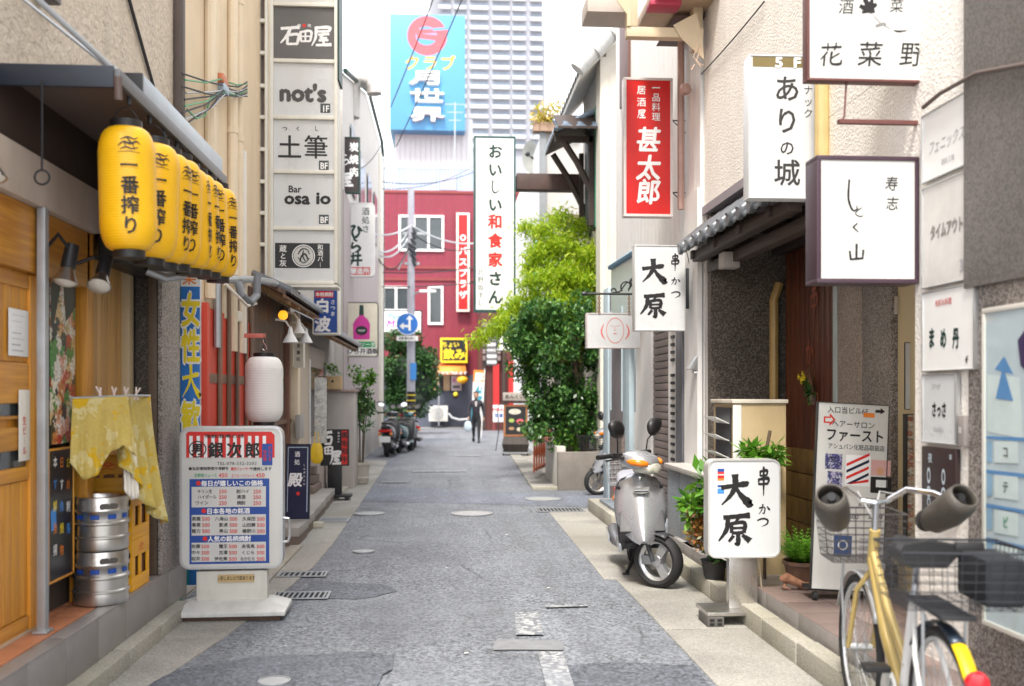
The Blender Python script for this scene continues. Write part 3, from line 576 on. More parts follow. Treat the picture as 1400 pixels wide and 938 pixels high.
# steel post, timber jambs and boards
abox('steel_post', galv, -1.985, -1.945, 5.02, 5.07, .332, 2.419, .003)
abox('post_base', galv, -2.0, -1.93, 5.0, 5.09, .332, .345, .002)
abox('jamb', orwood, -2.10, -2.0, 5.76, 5.86, .333, 2.418, .004)
abox('jamb', orwood, -2.10, -2.04, 5.19, 5.27, .333, 2.417, .004)
me = MB().box(-.02,.0,-.0475,.0475,0,2.4).mesh('board', wood('tan_orange_board', (.56,.33,.12), (.42,.23,.07), 'z', .45), .002)
for i in range(7): put('board', me, A, (-2.045+2, 5.91+.097*i-5, .335))
abox('door_post', M('tan_post', (.48,.38,.24), .5), -2.06, -1.995, 6.5, 6.585, .333, 2.95, .003)
abox('pillar', granb, -1.995, -1.845, 6.6, 7.0, .333, 2.96, .004)
abox('pillar_facing', granite, -1.843, -1.815, 6.585, 7.01, .334, 2.96, .003)
abox('pillar_edge', M('brown_stone_edge', (.10,.07,.05), .5, var=.2, vs=30), -1.90, -1.847, 6.572, 6.597, .334, 2.95, .002)
abox('side_wall', concrete, -3, -1.9, 7.0, 7.54, 0, 2.97)
abox('downpipe', M('brown_downpipe', (.10,.075,.065), .5, var=.15, dirt=.3), -1.975, -1.905, 7.46, 7.53, 2.98, 9.4, .012)
W_(MB()).tube([(-1.965,5.9,4.35),(-1.965,6.5,3.9),(-1.965,7.4,3.25)], .012, 6).build('wall_cable', cable, A)
# under-awning black box and bent duct
abox('black_box', black, -1.99, -1.80, 5.9, 6.57, 2.26, 2.92, .01)
W_(MB()).tube([(-1.80,6.2,2.26),(-1.70,6.25,2.22),(-1.62,6.3,2.24),(-1.56,6.35,2.33),(-1.53,6.4,2.45)], .03, 8).build('bent_bracket', galv, A)
# awning
aw = W_(MB()).add([(-2.0,4.6,2.955),(-1.47,4.6,2.915),(-1.47,6.78,2.915),(-2.0,6.78,2.955),(-2.0,4.6,2.97),(-1.47,4.6,2.93),(-1.47,6.78,2.93),(-2.0,6.78,2.97)],
    [(0,3,2,1),(4,5,6,7),(0,1,5,4),(1,2,6,5),(2,3,7,6),(3,0,4,7)]).build('awning', M('grey_brown_awning_sheet', (.16,.125,.11), .6), A)
awf = M('dark_blue_grey_fascia', (.028,.034,.048), .4, .2, var=.2)
W_(MB()).box(-2.04,-1.475,4.575,4.60,2.88,2.978).build('fascia', awf, aw, .004)
W_(MB()).box(-1.473,-1.448,4.575,6.80,2.90,2.965).build('fascia', M('grey_metal_edge', (.16,.165,.175), .45, .4, dirt=.3), aw, .004)
W_(MB()).box(-1.60,-1.50,4.75,5.0,2.985,3.0).build('bracket_plate', galv, aw, .003)
W_(MB()).box(-1.70,-1.51,5.12,5.145,2.97,3.12).build('duct_end', black, aw, .004)
W_(MB()).box(-1.70,-1.51,5.147,6.95,2.97,3.12).build('roof_duct', M('pale_blue_sheet', (.42,.48,.54), .35, .3, var=.1, dirt=.3, dirtcol=(.25,.24,.22)), aw, .006)
W_(MB()).tube([(-1.70,5.2,3.16),(-1.70,7.0,3.16)], .035, 10).build('conduit', galv, aw)
W_(MB()).tube([(-1.50,4.9,2.99),(-1.975,4.45,3.42)], .014, 8).build('brace_rod', galv, aw); W_(MB()).tube([(-1.50,4.93,2.99),(-1.975,4.75,3.36)], .008, 8).build('brace_rod', galv, aw)
W_(MB()).tube([(-1.46,4.585,2.93)]*1+[(-1.46,4.6,2.83)], .018, 8).build('end_knob', M('brown_plastic', (.12,.08,.07), .5), aw)
for px, py in ((25,95),):
    W_(MB()).tube([(-1.98,4.35,2.96),(-1.98,4.35,3.22)], .03, 8).build('standpipe', offwhite, A)
W_(MB()).box(-1.975,-1.88,4.95,5.06,3.42,3.50).build('wall_camera', M('grey_plastic', (.12,.11,.11), .5), A, .01)
# ring pull rod
t = thing('awning_ring_rod', 'thin dark rod with a ring at its end hanging under the awning', 'awning rod', (-1.78, 4.56, 2.9))
MB().tube([(0,0,0),(0,0,-.40)], .005, 6).build('rod', dkmetal, t)
MB().tube([(.032*math.cos(a), 0, -.432+.032*math.sin(a)) for a in [i*math.pi/10 for i in range(20)]], .005, 6, closed=True).build('ring', dkmetal, t)
# spot lamps
def spot(p, d, lab, s=1, arm=None, body=dkmetal):
    t = thing('spot_lamp', lab, 'spot lamp', p); z = Vector(d).normalized(); q = z.to_track_quat('Z', 'Y').to_matrix().to_4x4()
    b = MB(); b.m = q @ Matrix.Scale(s, 4); b.lathe([(.012,-.10),(.028,-.095),(.030,.0),(.024,.01)], 14); b.build('housing', body, t)
    b = MB(); b.m = q @ Matrix.Scale(s, 4); b.lathe([(.022,.0),(.032,.03),(.050,.065),(.052,.07),(.046,.068),(.02,.01)], 18, caps=False); b.build('reflector', steel, t)
    b = MB(); b.m = q @ Matrix.Scale(s, 4); b.lathe([(.001,.06),(.046,.066),(.030,.078),(.001,.084)], 18); b.build('bulb', M('frosted_bulb', (.75,.72,.65), .3), t)
    if arm: MB().tube([(Vector(a)-Vector(p)) for a in arm], .008*s, 6).build('arm', body, t)
    return t
spot((-1.93,4.40,2.50), (.15,-.15,-1), 'nearer black spot lamp with a silver reflector at the top left corner', 1.15, [(-1.97,4.45,2.66),(-1.94,4.42,2.72),(-1.93,4.40,2.60)])
spot((-1.955,4.28,2.52), (-.1,-.2,-1), 'black spot lamp cut by the left edge of the photo', 1.1, [(-1.98,4.3,2.68),(-1.955,4.28,2.6)])
p = onX(93,365,-1.92); spot(p, (-.1,-.25,-1), 'black spot lamp pointing down above the food poster', 1.25, [(-1.99,p.y-.1,p.z+.08),(-1.95,p.y-.05,p.z+.16),p+Vector((0,0,.1))])
p = onX(140,375,-1.86); spot(p, (.0,-.55,-.8), 'black spot lamp tilted to the street beside the black box', 1.25, [(-1.98,p.y-.05,p.z+.05),(-1.9,p.y-.02,p.z+.09),p+Vector((0,.06,.09))])
# yellow paper lanterns
def lantern(name, label, loc, r, h, mat, text, face, tcol=ink, group=None, tsize=.105, cap=black, emblem=False, ribs=46, tz=None):
    t = thing(name, label, 'paper lantern', loc, face, group)     # origin at the bottom of the paper body
    prof = []; N = ribs*3
    for i in range(N+1):
        u = i/N; z = u*h; e = min(u, 1-u)/.22
        rr = r*(1 if e >= 1 else (.55+.45*math.sqrt(max(0, 1-(1-e)**2.0)))); rr += .0022*abs(math.sin(math.pi*ribs*u))*(1 if .02 < u < .98 else 0)
        prof.append((rr, z))
    MB().lathe(prof, 30, caps=True).build('paper_shade', mat, t, ang=60)
    MB().lathe([(r*.55,-.035),(r*.57,-.035),(r*.57,.004),(r*.55,.004)], 24).build('bottom_ring', cap, t); MB().lathe([(r*.55,h-.004),(r*.57,h-.004),(r*.57,h+.035),(r*.55,h+.035)], 24).build('top_ring', cap, t)
    MB().tube([(-r*.5,0,h+.03),(-r*.25,0,h+.085),(0,0,h+.105),(r*.25,0,h+.085),(r*.5,0,h+.03)], .003, 5).build('handle', dkmetal, t)
    if text:
        I = Ink(); zz = (tz or h*.60)
        def wrap(vs, fs, cx, cz, s, sx=1, lift=.004):
            out = []
            for v in vs:
                x = cx+v[0]*s*sx; z = cz+v[1]*s; rr = r+lift; a = x/rr; u = z/h; e = min(u,1-u)/.22
                if e < 1: rr = r*(.55+.45*math.sqrt(max(0,1-(1-e)**2)))+lift
                out.append((rr*math.sin(a), -rr*math.cos(a), z))
            I.put(tcol, out, fs)
        for i, ch in enumerate(text):
            for qi, (ox, oz) in enumerate([(0,0)] if ch == '一' else [(0,0),(.02,0),(-.02,0),(0,.02),(0,-.02)]): wrap(*(ribbon(BR[ch]) if ch == '一' else glyphs(ch, 0)), ox*tsize, zz-i*tsize*1.05+oz*tsize, tsize, .95, .007+.0001*qi)
        if emblem:
            sw = [[(10,60,3),(30,44,6),(55,50,8),(80,40,6),(94,50,2)],[(20,34,3),(45,24,6),(70,30,5),(88,22,2)],[(18,72,3),(40,64,5),(62,70,5),(86,62,2)],[(34,46,4),(38,66,3)],[(64,48,4),(70,70,3)],[(44,28,4),(58,46,6)],[(8,84,1.5),(50,80,2.5),(92,84,1.5)]]
            wrap(*ribbon(sw), 0, h*.83, tsize*1.35, 1, .0045)
        I.flush(t)
    return t
LW = ['nearest and largest looking of the yellow paper lanterns', 'second yellow paper lantern from the front of the row', 'third yellow paper lantern in the row under the awning', 'fourth yellow paper lantern in the row under the awning', 'fifth yellow paper lantern, its writing turned away', 'sixth yellow paper lantern, third from the far end', 'seventh yellow paper lantern, next to the last of the row', 'farthest yellow paper lantern at the end of the awning']
for i in range(8):
    u = i/7; Y = [4.80,5.13,5.385,5.64,5.895,6.15,6.40,6.65][i]
    lt_ = lantern('yellow_lantern', LW[i], (-1.475+.0*u, Y, 2.17+.11*u+random.uniform(-.008,.008)), .127, .575, lantern_y, '一番搾り', R([21,29,72,50,88,80,50,62][i]), group='yellow lanterns hanging in a row under the awning', tsize=.088, emblem=True, tz=.575*.66); lt_.rotation_euler.x = R(random.uniform(-2,2)); lt_.rotation_euler.y = R(random.uniform(-2.5,2.5))
hk = MB()
for i in range(8): pass
for i in range(8): MB().tube([(-1.475+2, [4.80,5.13,5.385,5.64,5.895,6.15,6.40,6.65][i]-5, 2.915), (-1.475+2, [4.80,5.13,5.385,5.64,5.895,6.15,6.40,6.65][i]-5, 2.865)], .012, 8).build('lantern_hook', dkmetal, aw)
# papers and posters at the door
pb = Board('paper_notice', 'white handwritten paper notice on the sliding door', 'notice', 'L', -2.033, 12, 39, 423, 487, .002, None, white)
for i in range(7): pb.r(16, 430+i*8, 35-(i*5)%9, 433+i*8, M('grey_ink', (.4,.4,.42), .6))
pb.done()
pb = Board('paper_slip', 'narrow cream paper slip stuck to the door by the post', 'paper slip', 'L', -2.028, 26, 41, 533, 630, .002, None, offwhite); pb.v('生ビール', 33, 575, 13, redink); pb.done()
food = cells('food_photo_print', [(.02,.02,.02),(.45,.05,.02),(.65,.45,.2),(.7,.65,.55),(.55,.20,.05),(.08,.25,.05),(.03,.03,.03),(.7,.35,.25),(.75,.72,.65)], 17, .35)
pb = Board('food_poster', 'tall poster of colourful dishes behind the steel post', 'poster', 'L', -2.035, 69, 103, 385, 606, .004, None, food); pb.poly([(69,386),(84,386),(74,440),(69,450)], blackpanel); pb.poly([(86,386),(103,387),(103,420),(90,440)], blackpanel); pb.done()
pb = Board('chalkboard', 'black chalkboard of scribbled coloured writing below the food poster', 'chalkboard', 'L', -2.03, 67, 102, 612, 792, .02, orwood, blackpanel, .012)
for i, c in enumerate('本日おすすめ鮮魚刺身焼鳥揚物'):
    pb.t(c, 75+(i%3)*9, 632+(i//3)*30, 16, [whiteink, orgink, yelink, ltblueink][i%4], sx=.9)
pb.poly([(69,700),(76,690),(77,720),(70,728)], ltblueink); pb.done()
# beer kegs
def keg(z, lab):
    t = thing('beer_keg', lab, 'keg', (-1.925, 5.76, z), .3, 'steel kegs stacked by the shop front'); R0 = .148
    MB().lathe([(R0-.02,0),(R0-.004,.004),(R0,.02),(R0-.003,.065),(R0+.004,.07),(R0+.004,.08),(R0-.004,.086),(R0-.004,.142),(R0+.006,.15),(R0+.006,.16),(R0-.004,.168),(R0-.004,.212),(R0+.004,.22),(R0+.004,.23),(R0-.002,.236),(R0,.28),(R0-.004,.296),(R0-.016,.3),(R0-.02,.29),(R0-.022,.25),(.02,.262)], 40, caps=True).build('body', steel, t, ang=50)
    for k in range(10):
        a = k*math.pi*2/10-.2; b = MB(); b.m = Matrix.Rotation(a, 4, 'Z')
        for j in range(-1, 2): pass
        b.add([( -.024+.012*q, -(R0-.0025)*math.cos((-.024+.012*q)/R0)-.0006, zz) for zz in (.178,.204) for q in range(5)], [(q,q+1,q+6,q+5) for q in range(4)]); b.build('blue_label', blueink, t)
    for k in range(4):
        b = MB(); b.m = Matrix.Rotation(k*math.pi/2+.3, 4, 'Z'); b.m = b.m @ Matrix.Translation((0,-R0+.001,.25)); b.add([(x,0,z_) for x,z_ in rrect(-.05,.05,-.016,.016,.015)], [tuple(range(24))]); b.build('hand_hole', M('keg_hole', (.10,.09,.08), .5, .5), t)
    return t
keg(.333, 'lower steel beer keg standing on the tiled step'); keg(.334+.30, 'upper steel beer keg stacked on another keg')
# crates
def crate(p, s, mat, lab, text=None, rz=0, slots=True):
    t = thing('beer_crate', lab, 'crate', p, rz, 'beer crates stacked under the cloth'); w, d, h = s
    f = MB()
    f.box(-w/2,w/2,-d/2,d/2,0,.03)
    for z0, z1 in ((.03,.08),(h-.10,h)):
        f.box(-w/2,w/2,-d/2,-d/2+.015,z0,z1); f.box(-w/2,w/2,d/2-.015,d/2,z0,z1); f.box(-w/2,-w/2+.015,-d/2+.015,d/2-.015,z0,z1); f.box(w/2-.015,w/2,-d/2+.015,d/2-.015,z0,z1)
    for x in (-w/2, -w/6-.01, w/6-.005, w/2-.02):
        f.box(x,x+.02,-d/2+.001,-d/2+.014,.08,h-.10); f.box(x,x+.02,d/2-.014,d/2-.001,.08,h-.10)
    for y in (-d/2+.02, -.02, d/2-.04): f.box(w/2-.014,w/2-.001,y,y+.04,.08,h-.10); f.box(-w/2+.001,-w/2+.014,y,y+.04,.08,h-.10)
    f.build('crate_shell', mat, t, .002)
    box('inside', M('crate_inside', (.10,.03,.01), .7), t, -w/2+.02, w/2-.02, -d/2+.02, d/2-.02, .031, h-.12)
    I = Ink()
    vs, fs = ribbon([[(10,60,3),(30,40,6),(50,46,8),(70,36,6),(92,44,3)],[(14,74,3),(40,60,5),(64,68,5),(88,60,3)],[(34,30,4),(52,24,6),(70,28,4)]])
    I.put(redink, [(a*.13, -d/2-.002, h-.055+b*.09) for a,b,_ in vs], fs); I.put(redink, [(w/2+.002, a*.13, h-.055+b*.09) for a,b,_ in vs], fs); I.flush(t, 'emblem')
    return t
yc = M('yellow_crate_plastic', (.80,.38,.01), .4, var=.06, dirt=.2, dirtcol=(.4,.2,.02)); bc = M('brown_yellow_crate_plastic', (.55,.28,.02), .4, var=.08)
crate((-1.955,6.2,.333), (.24,.34,.30), yc, 'bottom orange yellow beer crate behind the kegs'); crate((-1.955,6.2,.634), (.24,.34,.30), yc, 'middle orange yellow beer crate behind the kegs')
crate((-1.955,6.12,.935), (.24,.30,.20), bc, 'top brownish beer crate with a red emblem under the draped cloth')
# draped patterned cloth
def cloth(name, label, cat, P0, P1, tops, bots, mat, nx=34, nz=18, amp=.02, seed=1, group=None, hem=None):
    """cloth hanging between two top corners; bots = list of drop lengths along the width"""
    P0, P1 = Vector(P0), Vector(P1); ax = (P1-P0); nrm = ax.cross(Vector((0,0,1))).normalized(); vs = []; fs = []
    for i in range(nx+1):
        u = i/nx; q = u*(len(bots)-1); j = min(int(q), len(bots)-2); drop = bots[j]+(bots[j+1]-bots[j])*(q-j)
        for k in range(nz+1):
            v = k/nz; w = (math.sin(u*19+seed)+.5*math.sin(u*41+seed*2+v*2))*amp*(.15+v)
            p = P0+ax*u+Vector((0,0,-drop*v))+nrm*(w+.05*v*v)+ax*(u-.3)*.22*v; vs.append(p-P0)
    for i in range(nx):
        for k in range(nz): a = i*(nz+1)+k; fs.append((a,a+1,a+nz+2,a+nz+1))
    b = MB(); b.add(vs, fs); o = b.build(name, mat, None); o.location = P0
    md = o.modifiers.new('thickness', 'SOLIDIFY'); md.thickness = .003
    return tag(o, label, cat, group)
clm = cells('flowered_yellow_cloth', [(.50,.38,.10),(.52,.40,.11),(.49,.37,.10),(.51,.39,.10),(.58,.36,.01),(.52,.40,.12),(.58,.49,.22)], 17, .9, edge=.12)
cloth('flowered_cloth', 'left hand piece of flowered yellow cloth with a pointed lower edge above the kegs', 'cloth', onY(99,545,5.50), onY(174,541,5.62), 0, [.34,.44,.42,.30,.27,.34], clm, amp=.014)
cloth('flowered_cloth', 'right hand piece of flowered yellow cloth hanging lowest towards the street', 'cloth', onY(160,541,5.66), onY(206,541,6.1), 0, [.34,.46,.58,.66,.72,.78], clm, amp=.03, seed=3)
cloth('white_towel', 'plain white towel hanging below the flowered cloth', 'towel', onY(168,605,5.75), onY(186,606,5.78), 0, [.26,.32,.30], offwhite, 14, 10, .01, 5)
t = thing('cloth_rail', 'thin rail holding the pegged cloth in front of the timber boards', 'rail', onY(98,544,5.5)); MB().tube([(0,.0,0), onY(174,541,5.62)-onY(98,544,5.5), onY(205,541,6.1)-onY(98,544,5.5)], .006, 6).build('rail_bar', galv, t)
for i, px in enumerate((137,156,172,186)):
    p = onY(px, 541, 5.57+i*.10); t = thing('clothes_peg', ['leftmost of the pegs, leaning left', 'second peg from the left on the cloth', 'third peg from the left on the cloth', 'rightmost peg, leaning right'][i]+', pale pink plastic', 'clothes peg', p, 0, 'pegs holding the flowered cloth')
    b = MB(); s = (-.5,0,.1,.6)[i]
    b.tube([(-.012,0,-.025),(.0,0,.01),(.012+s*.02,0,.045)], .006, 6); b.tube([(.012,0,-.025),(.0,0,.01),(-.012+s*.02,0,.05)], .006, 6); b.build('peg_jaw', M('pale_pink_plastic', (.72,.60,.55), .4), t)
# ============================================================ left: light box menu on the gutter
bd = Board('menu_light_box', 'big rounded light box menu with a red striped head and blue price panels', 'light box sign', 'C', 6.83, 246, 386, 583, 778, .13, alu, acryl2, .016, .07, yaw=2, zbase=0)
o = bd.o
MB().box(-.235,.235,.02,.11,.07,.31).build('column', M('cream_steel', (.60,.58,.52), .45, var=.06, dirt=.25), o, .01)
MB().loft([[(-.375,-.16,.035),(.375,-.16,.035),(.375,.26,.035),(-.375,.26,.035)],[(-.375,-.16,.065),(.375,-.16,.065),(.375,.26,.065),(-.375,.26,.065)],[(-.26,-.04,.115),(.26,-.04,.115),(.26,.17,.115),(-.26,.17,.115)]]).build('base', M('pale_grey_plastic', (.60,.60,.58), .5, var=.08, dirt=.35), o, .008)
for y in (-.12, .18): MB().box(-.30,.34,y,y+.05,.0,.035).build('foot', M('rusty_steel', (.10,.06,.045), .8, var=.4), o, .004)
MB().tube([(bd.w/2-.005,.05,.66),(bd.w/2+.035,.05,.655),(bd.w/2+.04,.05,.62),(bd.w/2+.04,.05,.53),(bd.w/2+.03,.05,.50),(bd.w/2-.005,.05,.495)], .010, 8).build('handle', alu, o)
MB().box(-.09,.15,.010,.019,.235,.285).build('paper_note', M('tan_paper', (.50,.36,.17), .7), o)
c = lambda x, y: (245+x/4.69, 580+y/4.69)
redst = [c(45,60),c(60,48),c(590,48),c(612,70),c(612,215),c(45,215)]
bd.poly(redst, redink)
for i in range(11):
    x0, y0 = c(65+i*47, 75); x1, y1 = c(87+i*47, 214); bd.r(x0, y0, x1, y1, whiteink, 2)
bd.t('海鮮酒場の味', *c(290,76), 5.6, ink, sx=1.6, l=3)
bd.disc(*c(118,160), 12, ink, 3, 1.6, sz=.95); bd.t('男', *c(118,160), 17, ink, l=4, bold=.04)
for ch, x in (('銀',235),('次',355),('郎',470)): bd.t(ch, *c(x,165), 22, ink, l=4, bold=.04, sx=.95)
x0, y0 = c(532,125); x1, y1 = c(598,262); bd.r(x0, y0, x1, y1, blueink, 4); bd.v('ぎんじろ', *c(582,152), 5, redink, l=5); bd.v('味自慢', *c(550,175), 5, redink, l=5)
bd.t('TEL:078-332-3203', *c(370,250), 6.2, ink, sx=1.0, bold=.005, gap=1.15)
bd.t('■当店!朝採野菜や海鮮を', *c(190,284), 4.8, ink, bold=.03); bd.t('真空ジューサー', *c(395,286), 4.8, redink, bold=.03, sx=.8); bd.t('で提供します', *c(522,286), 5, ink, bold=.03)
bd.t('生野菜ジュース', *c(170,328), 5.4, greenink, sx=.8, bold=.02); bd.t('450', *c(282,326), 8, redink, bold=.02); bd.t('生フルーツジュース', *c(410,330), 5.2, redink, sx=.66, bold=.01); bd.t('450', *c(520,326), 8, redink, bold=.02)
xa, ya = c(66,352); xb, yb = c(578,890); bd.r(xa, ya, xb, yb, blueink)
for (y0, y1) in ((402,528),(582,708),(760,876)):
    xa, ya = c(80,y0); xb, yb = c(556,y1); bd.r(xa, ya, xb, yb, acryl2, 2)
for s, x, y in (('毎日が嬉しいこの価格',340,378),('日本各地の銘酒',315,556),('人気の銘柄焼酎',322,734)):
    bd.t(s, *c(x,y), 8.3, whiteink, l=2, bold=.035); bd.disc(*c(x-len(s)*20-16,y), 3.2, redink, 2)
rows = [(430,[('キリン生',165),('酎ハイ',410)],[280,500],'250'),(466,[('ハイボール',180),('清酒',398)],[280,500],'250'),(504,[('ワイン',146),('焼酎',398)],[280,500],'250'),
 (606,[('黒龍',110),('八海山',272),('久保田',448)],[172,348,524],'500'),(645,[('春鹿',110),('影虎',285),('山田錦',448)],[172,348,524],'500'),(684,[('龍力',110),('男山',285),('櫛野川',448)],[172,348,524],'500'),
 (782,[('佐藤',108),('魔王',283),('赤兎馬',443)],[168,345,522],'500'),(822,[('中々',108),('古澤',283),('くじら',443)],[168,345,522],'500'),(862,[('桜井',108),('伊佐美',268),('なかむら',440)],[168,345,522],'500')]
for y, ws, ps, pr in rows:
    for w, x in ws: bd.t(w, *c(x,y), 5.9, ink, l=3, bold=.02, sx=(.85 if len(w) > 3 else 1))
    for x in ps: bd.t(pr, *c(x,y), 7.2, redink, l=3, bold=.015)
for i in range(3): pass
bd.done()
I = Ink(); vs, fs = glyphs('入荷しました旬菜あります', .01); I.put(ink, [(.03+a*.021, .009, .262+b*.03) for a, b in vs], fs); I.flush(o)
# narrow banner beside the pillar
banm = M('blue_banner', (.02,.16,.50), .5, var=.25, vs=7)
bd = Board('banner', 'narrow blue banner with big yellow characters beside the stone pillar', 'banner', 'C', 7.35, 247, 273, 366, 800, .01, None, banm)
bd.r(247,366,273,392,whiteink); bd.v('楽', 259, 379, 22, orgink, l=2, sx=.9)
for i, ch in enumerate('女性大歓迎'):
    y = 424+i*49; bd.t(ch, 261, y, 50, whiteink, sx=.56, bold=.09, l=2); bd.t(ch, 261, y, 48, yelink, sx=.54, bold=.04, l=3)
bd.poly([(247,640),(262,640),(258,800),(247,800)], M('teal_print', (.02,.30,.33), .5)); bd.done()
t = thing('banner_pole', 'green plastic pole holding the narrow banner at its left edge', 'pole', onY(246,540,7.37)*1); t.location.z = 0
MB().tube([(0,0,0),(0,0,2.75)], .012, 8).build('pole_tube', M('teal_plastic', (.02,.25,.28), .4), t); MB().tube([(-.04,0,2.70),(.22,0,2.70)], .006, 6).build('crossbar', galv, t)
# ============================================================ left: cream building with pipes
B = thing('cream_building', 'tall cream rendered building with vertical pipes behind the yellow lanterns', 'building', (-2, 9, 0))
def bbox(name, mat, x0, x1, y0, y1, z0, z1, bevel=0, parent=B):
    b = MB(); b.m = Matrix.Translation((2,-9,0)); return b.box(x0,x1,y0,y1,z0,z1).build(name, mat, parent, bevel, smooth=bool(bevel))
def btube(name, mat, pts, r, n=8, parent=B, **k):
    b = MB(); b.m = Matrix.Translation((2,-9,0)); return b.tube(pts, r, n, **k).build(name, mat, parent)
bbox('wall', cream, -5, -1.97, 7.58, 13.0, 1.98, 10.5)
bbox('lower_wall', graywood, -5, -1.99, 7.58, 13.0, 0, 1.978)
for py, px in ((0,287),(0,318),(0,327)):
    Yp = onX(px, 300, -1.93).y; btube('pipe', creampipe, [(-1.93,Yp,1.9+.2*(px%3)),(-1.93,Yp,10)], .045 if px < 320 else .035, 10)
    for z in (2.6,3.9,5.2): btube('pipe_collar', creampipe, [(-1.93,Yp,z),(-1.93,Yp,z+.06)], .053 if px < 320 else .043, 10)
Yp = onX(262,10,-1.93).y; Yq = onX(290,10,-1.93).y
btube('pipe', creampipe, [(-1.93,Yp,4.92),(-1.93,Yq-.08,4.92),(-1.93,Yq-.02,4.90),(-1.93,Yq,4.80),(-1.93,Yq,3.4)], .045, 10)
p = onX(333,180,-1.92); btube('pipe', offwhite, [(-1.92,p.y,1.9),(-1.92,p.y,3.85)], .03, 8)
# electrical tangle on the wall
rnd = random.Random(3)
for k in range(9):
    a = onX(252+rnd.uniform(-6,4), 100+k*9, -1.9); b_ = onX(306+rnd.uniform(-6,6), 108+rnd.uniform(0,24), -1.88); c_ = onX(338, 112+k*2.5, -1.9)
    m_ = (a+b_)/2+Vector((.03,0,-.03*rnd.random())); btube('cable', [cable,greenink,cable,galv][k%4], [a,m_,b_,(b_+c_)/2+Vector((.02,0,-.03)),c_], .007, 5)
btube('cable', greenink, [onX(256,150,-1.9),onX(268,162,-1.88),onX(280,158,-1.88),onX(286,140,-1.88)], .008, 5)
p = onX(303,110,-1.9); bbox('junction_insulator', M('orange_brown_ceramic', (.55,.17,.07), .4), -1.94,-1.86,p.y-.10,p.y+.10,p.z-.045,p.z+.04,.02)
p = onX(304,96,-1.9); bbox('junction_insulator', M('pale_blue_plastic', (.40,.50,.60), .4), -1.93,-1.86,p.y-.10,p.y+.10,p.z-.20,p.z-.12,.02)
# horizontal grey pipe and hanging loop of conduit under the tower sign
btube('conduit', galv, [onX(300,383,-1.9), onX(345,382,-1.85), onX(372,386,-1.72), onX(395,397,-1.75), onX(412,408,-1.85)], .035, 10)
btube('conduit', M('grey_flex', (.16,.17,.19), .5), [onX(326,388,-1.8),onX(330,404,-1.75),onX(342,414,-1.72),onX(351,404,-1.72),onX(352,375,-1.72)], .035, 10)
btube('cable', offwhite, [onX(308,388,-1.82),onX(322,402,-1.75),onX(338,418,-1.72),onX(350,415,-1.72)], .014, 8)
for px, y0, y1 in ((305,392,436),(326,388,424)):
    a = onX(px,y0,-1.96); z1 = onX(px,y1,-1.96).z; bbox('cover_strip', creampipe, -1.97,-1.925,a.y-.09,a.y+.09,z1,a.z,.006)
a = onX(322,433,-1.93); bbox('meter_box', offwhite, -1.97,-1.88,a.y-.08,a.y+.08,a.z-.05,a.z+.05,.01)
Yg = onX(297,380,-1.9).y; btube('conduit', galv, [(-1.9,Yg,2.5),(-1.9,Yg,1.9)], .03, 8)
# chipped white board at the corner and the red screen with slats
chip = M('chipped_white_paint', (.68,.66,.62), .7, var=.1, vs=9, dirt=.9, dirtcol=(.16,.13,.11))
wb = onX(276,400,-1.93).y; bbox('corner_board', chip, -1.99,-1.925,7.62,8.1,0.0,2.62,.004)
S = thing('slatted_screen', 'bright red screen behind dark vertical timber slats', 'screen', (-1.95, 9.2, 0))
def sbox(name, mat, x0, x1, y0, y1, z0, z1, bv=0):
    b = MB(); b.m = Matrix.Translation((1.95,-9.2,0)); return b.box(x0,x1,y0,y1,z0,z1).build(name, mat, S, bv, smooth=bool(bv))
redp = M('red_screen_paint', (.58,.05,.022), .5, var=.12, vs=3, dirt=.2, dirtcol=(.25,.03,.02))
sbox('red_panel', redp, -1.95,-1.93,8.18,10.2,.15,2.22)
sltm = wood('slat_timber', (.20,.12,.075), (.12,.07,.045), 'z', .6)
for i, Y in enumerate((8.70,9.07,9.43,9.85,10.12)): sbox('slat', sltm, -1.922,-1.902,Y-.042,Y+.042,.1,2.46,.003)
for z in (1.60,.4): sbox('rail', sltm, -1.929,-1.923,8.2,10.2,z,z+.08,.002)
sbox('end_post', redp, -1.96,-1.88,8.10,8.18,.0,2.24,.004)
# vertical boards beyond it
Wd = thing('board_wall', 'brown vertical board wall behind the white paper lantern', 'wall', (-1.95, 11.5, 0))
me = MB().box(-.02,.0,-.073,.073,0,2.5).mesh('board', brwood, .003)
for i in range(17): put('board', me, Wd, (random.uniform(-.004,.004), -1.23+.15*i, .1))
b = MB().box(-.02,.03,-1.3,1.3,1.15,1.2).build('rail', sltm, Wd)
# hook arm and white lantern
t = thing('hook_arm', 'salmon red metal arm with a small steel hook above the white lantern', 'hook', onY(334,459,9.35))
a = onY(334,459,9.35); e = onY(363,460,9.35); MB().box(0,(e-a).x,-.015,.015,-.02,.02).build('arm', M('salmon_paint', (.65,.18,.14), .5), t, .003)
q = e-a; MB().tube([(q.x-.02,0,0),(q.x-.02,0,-.06),(q.x,0,-.09),(q.x+.01,0,-.12),(q.x-.01,0,-.14),(q.x-.03,0,-.12)], .006, 6).build('hook', chrome, t)
p = onY(361,577,9.3); lantern('white_lantern', 'white ribbed paper lantern with black end rings above the menu light box', p, .172, .60, lantern_w, '焼鳥', R(120), tsize=.16, ribs=26)
MB().tube([(0,0,.70),(0,0,.92)], .003, 5).build('cord', dkmetal, bpy.data.objects[-1] if False else [o for o in COL.objects if o.name.startswith('white_lantern')][0])
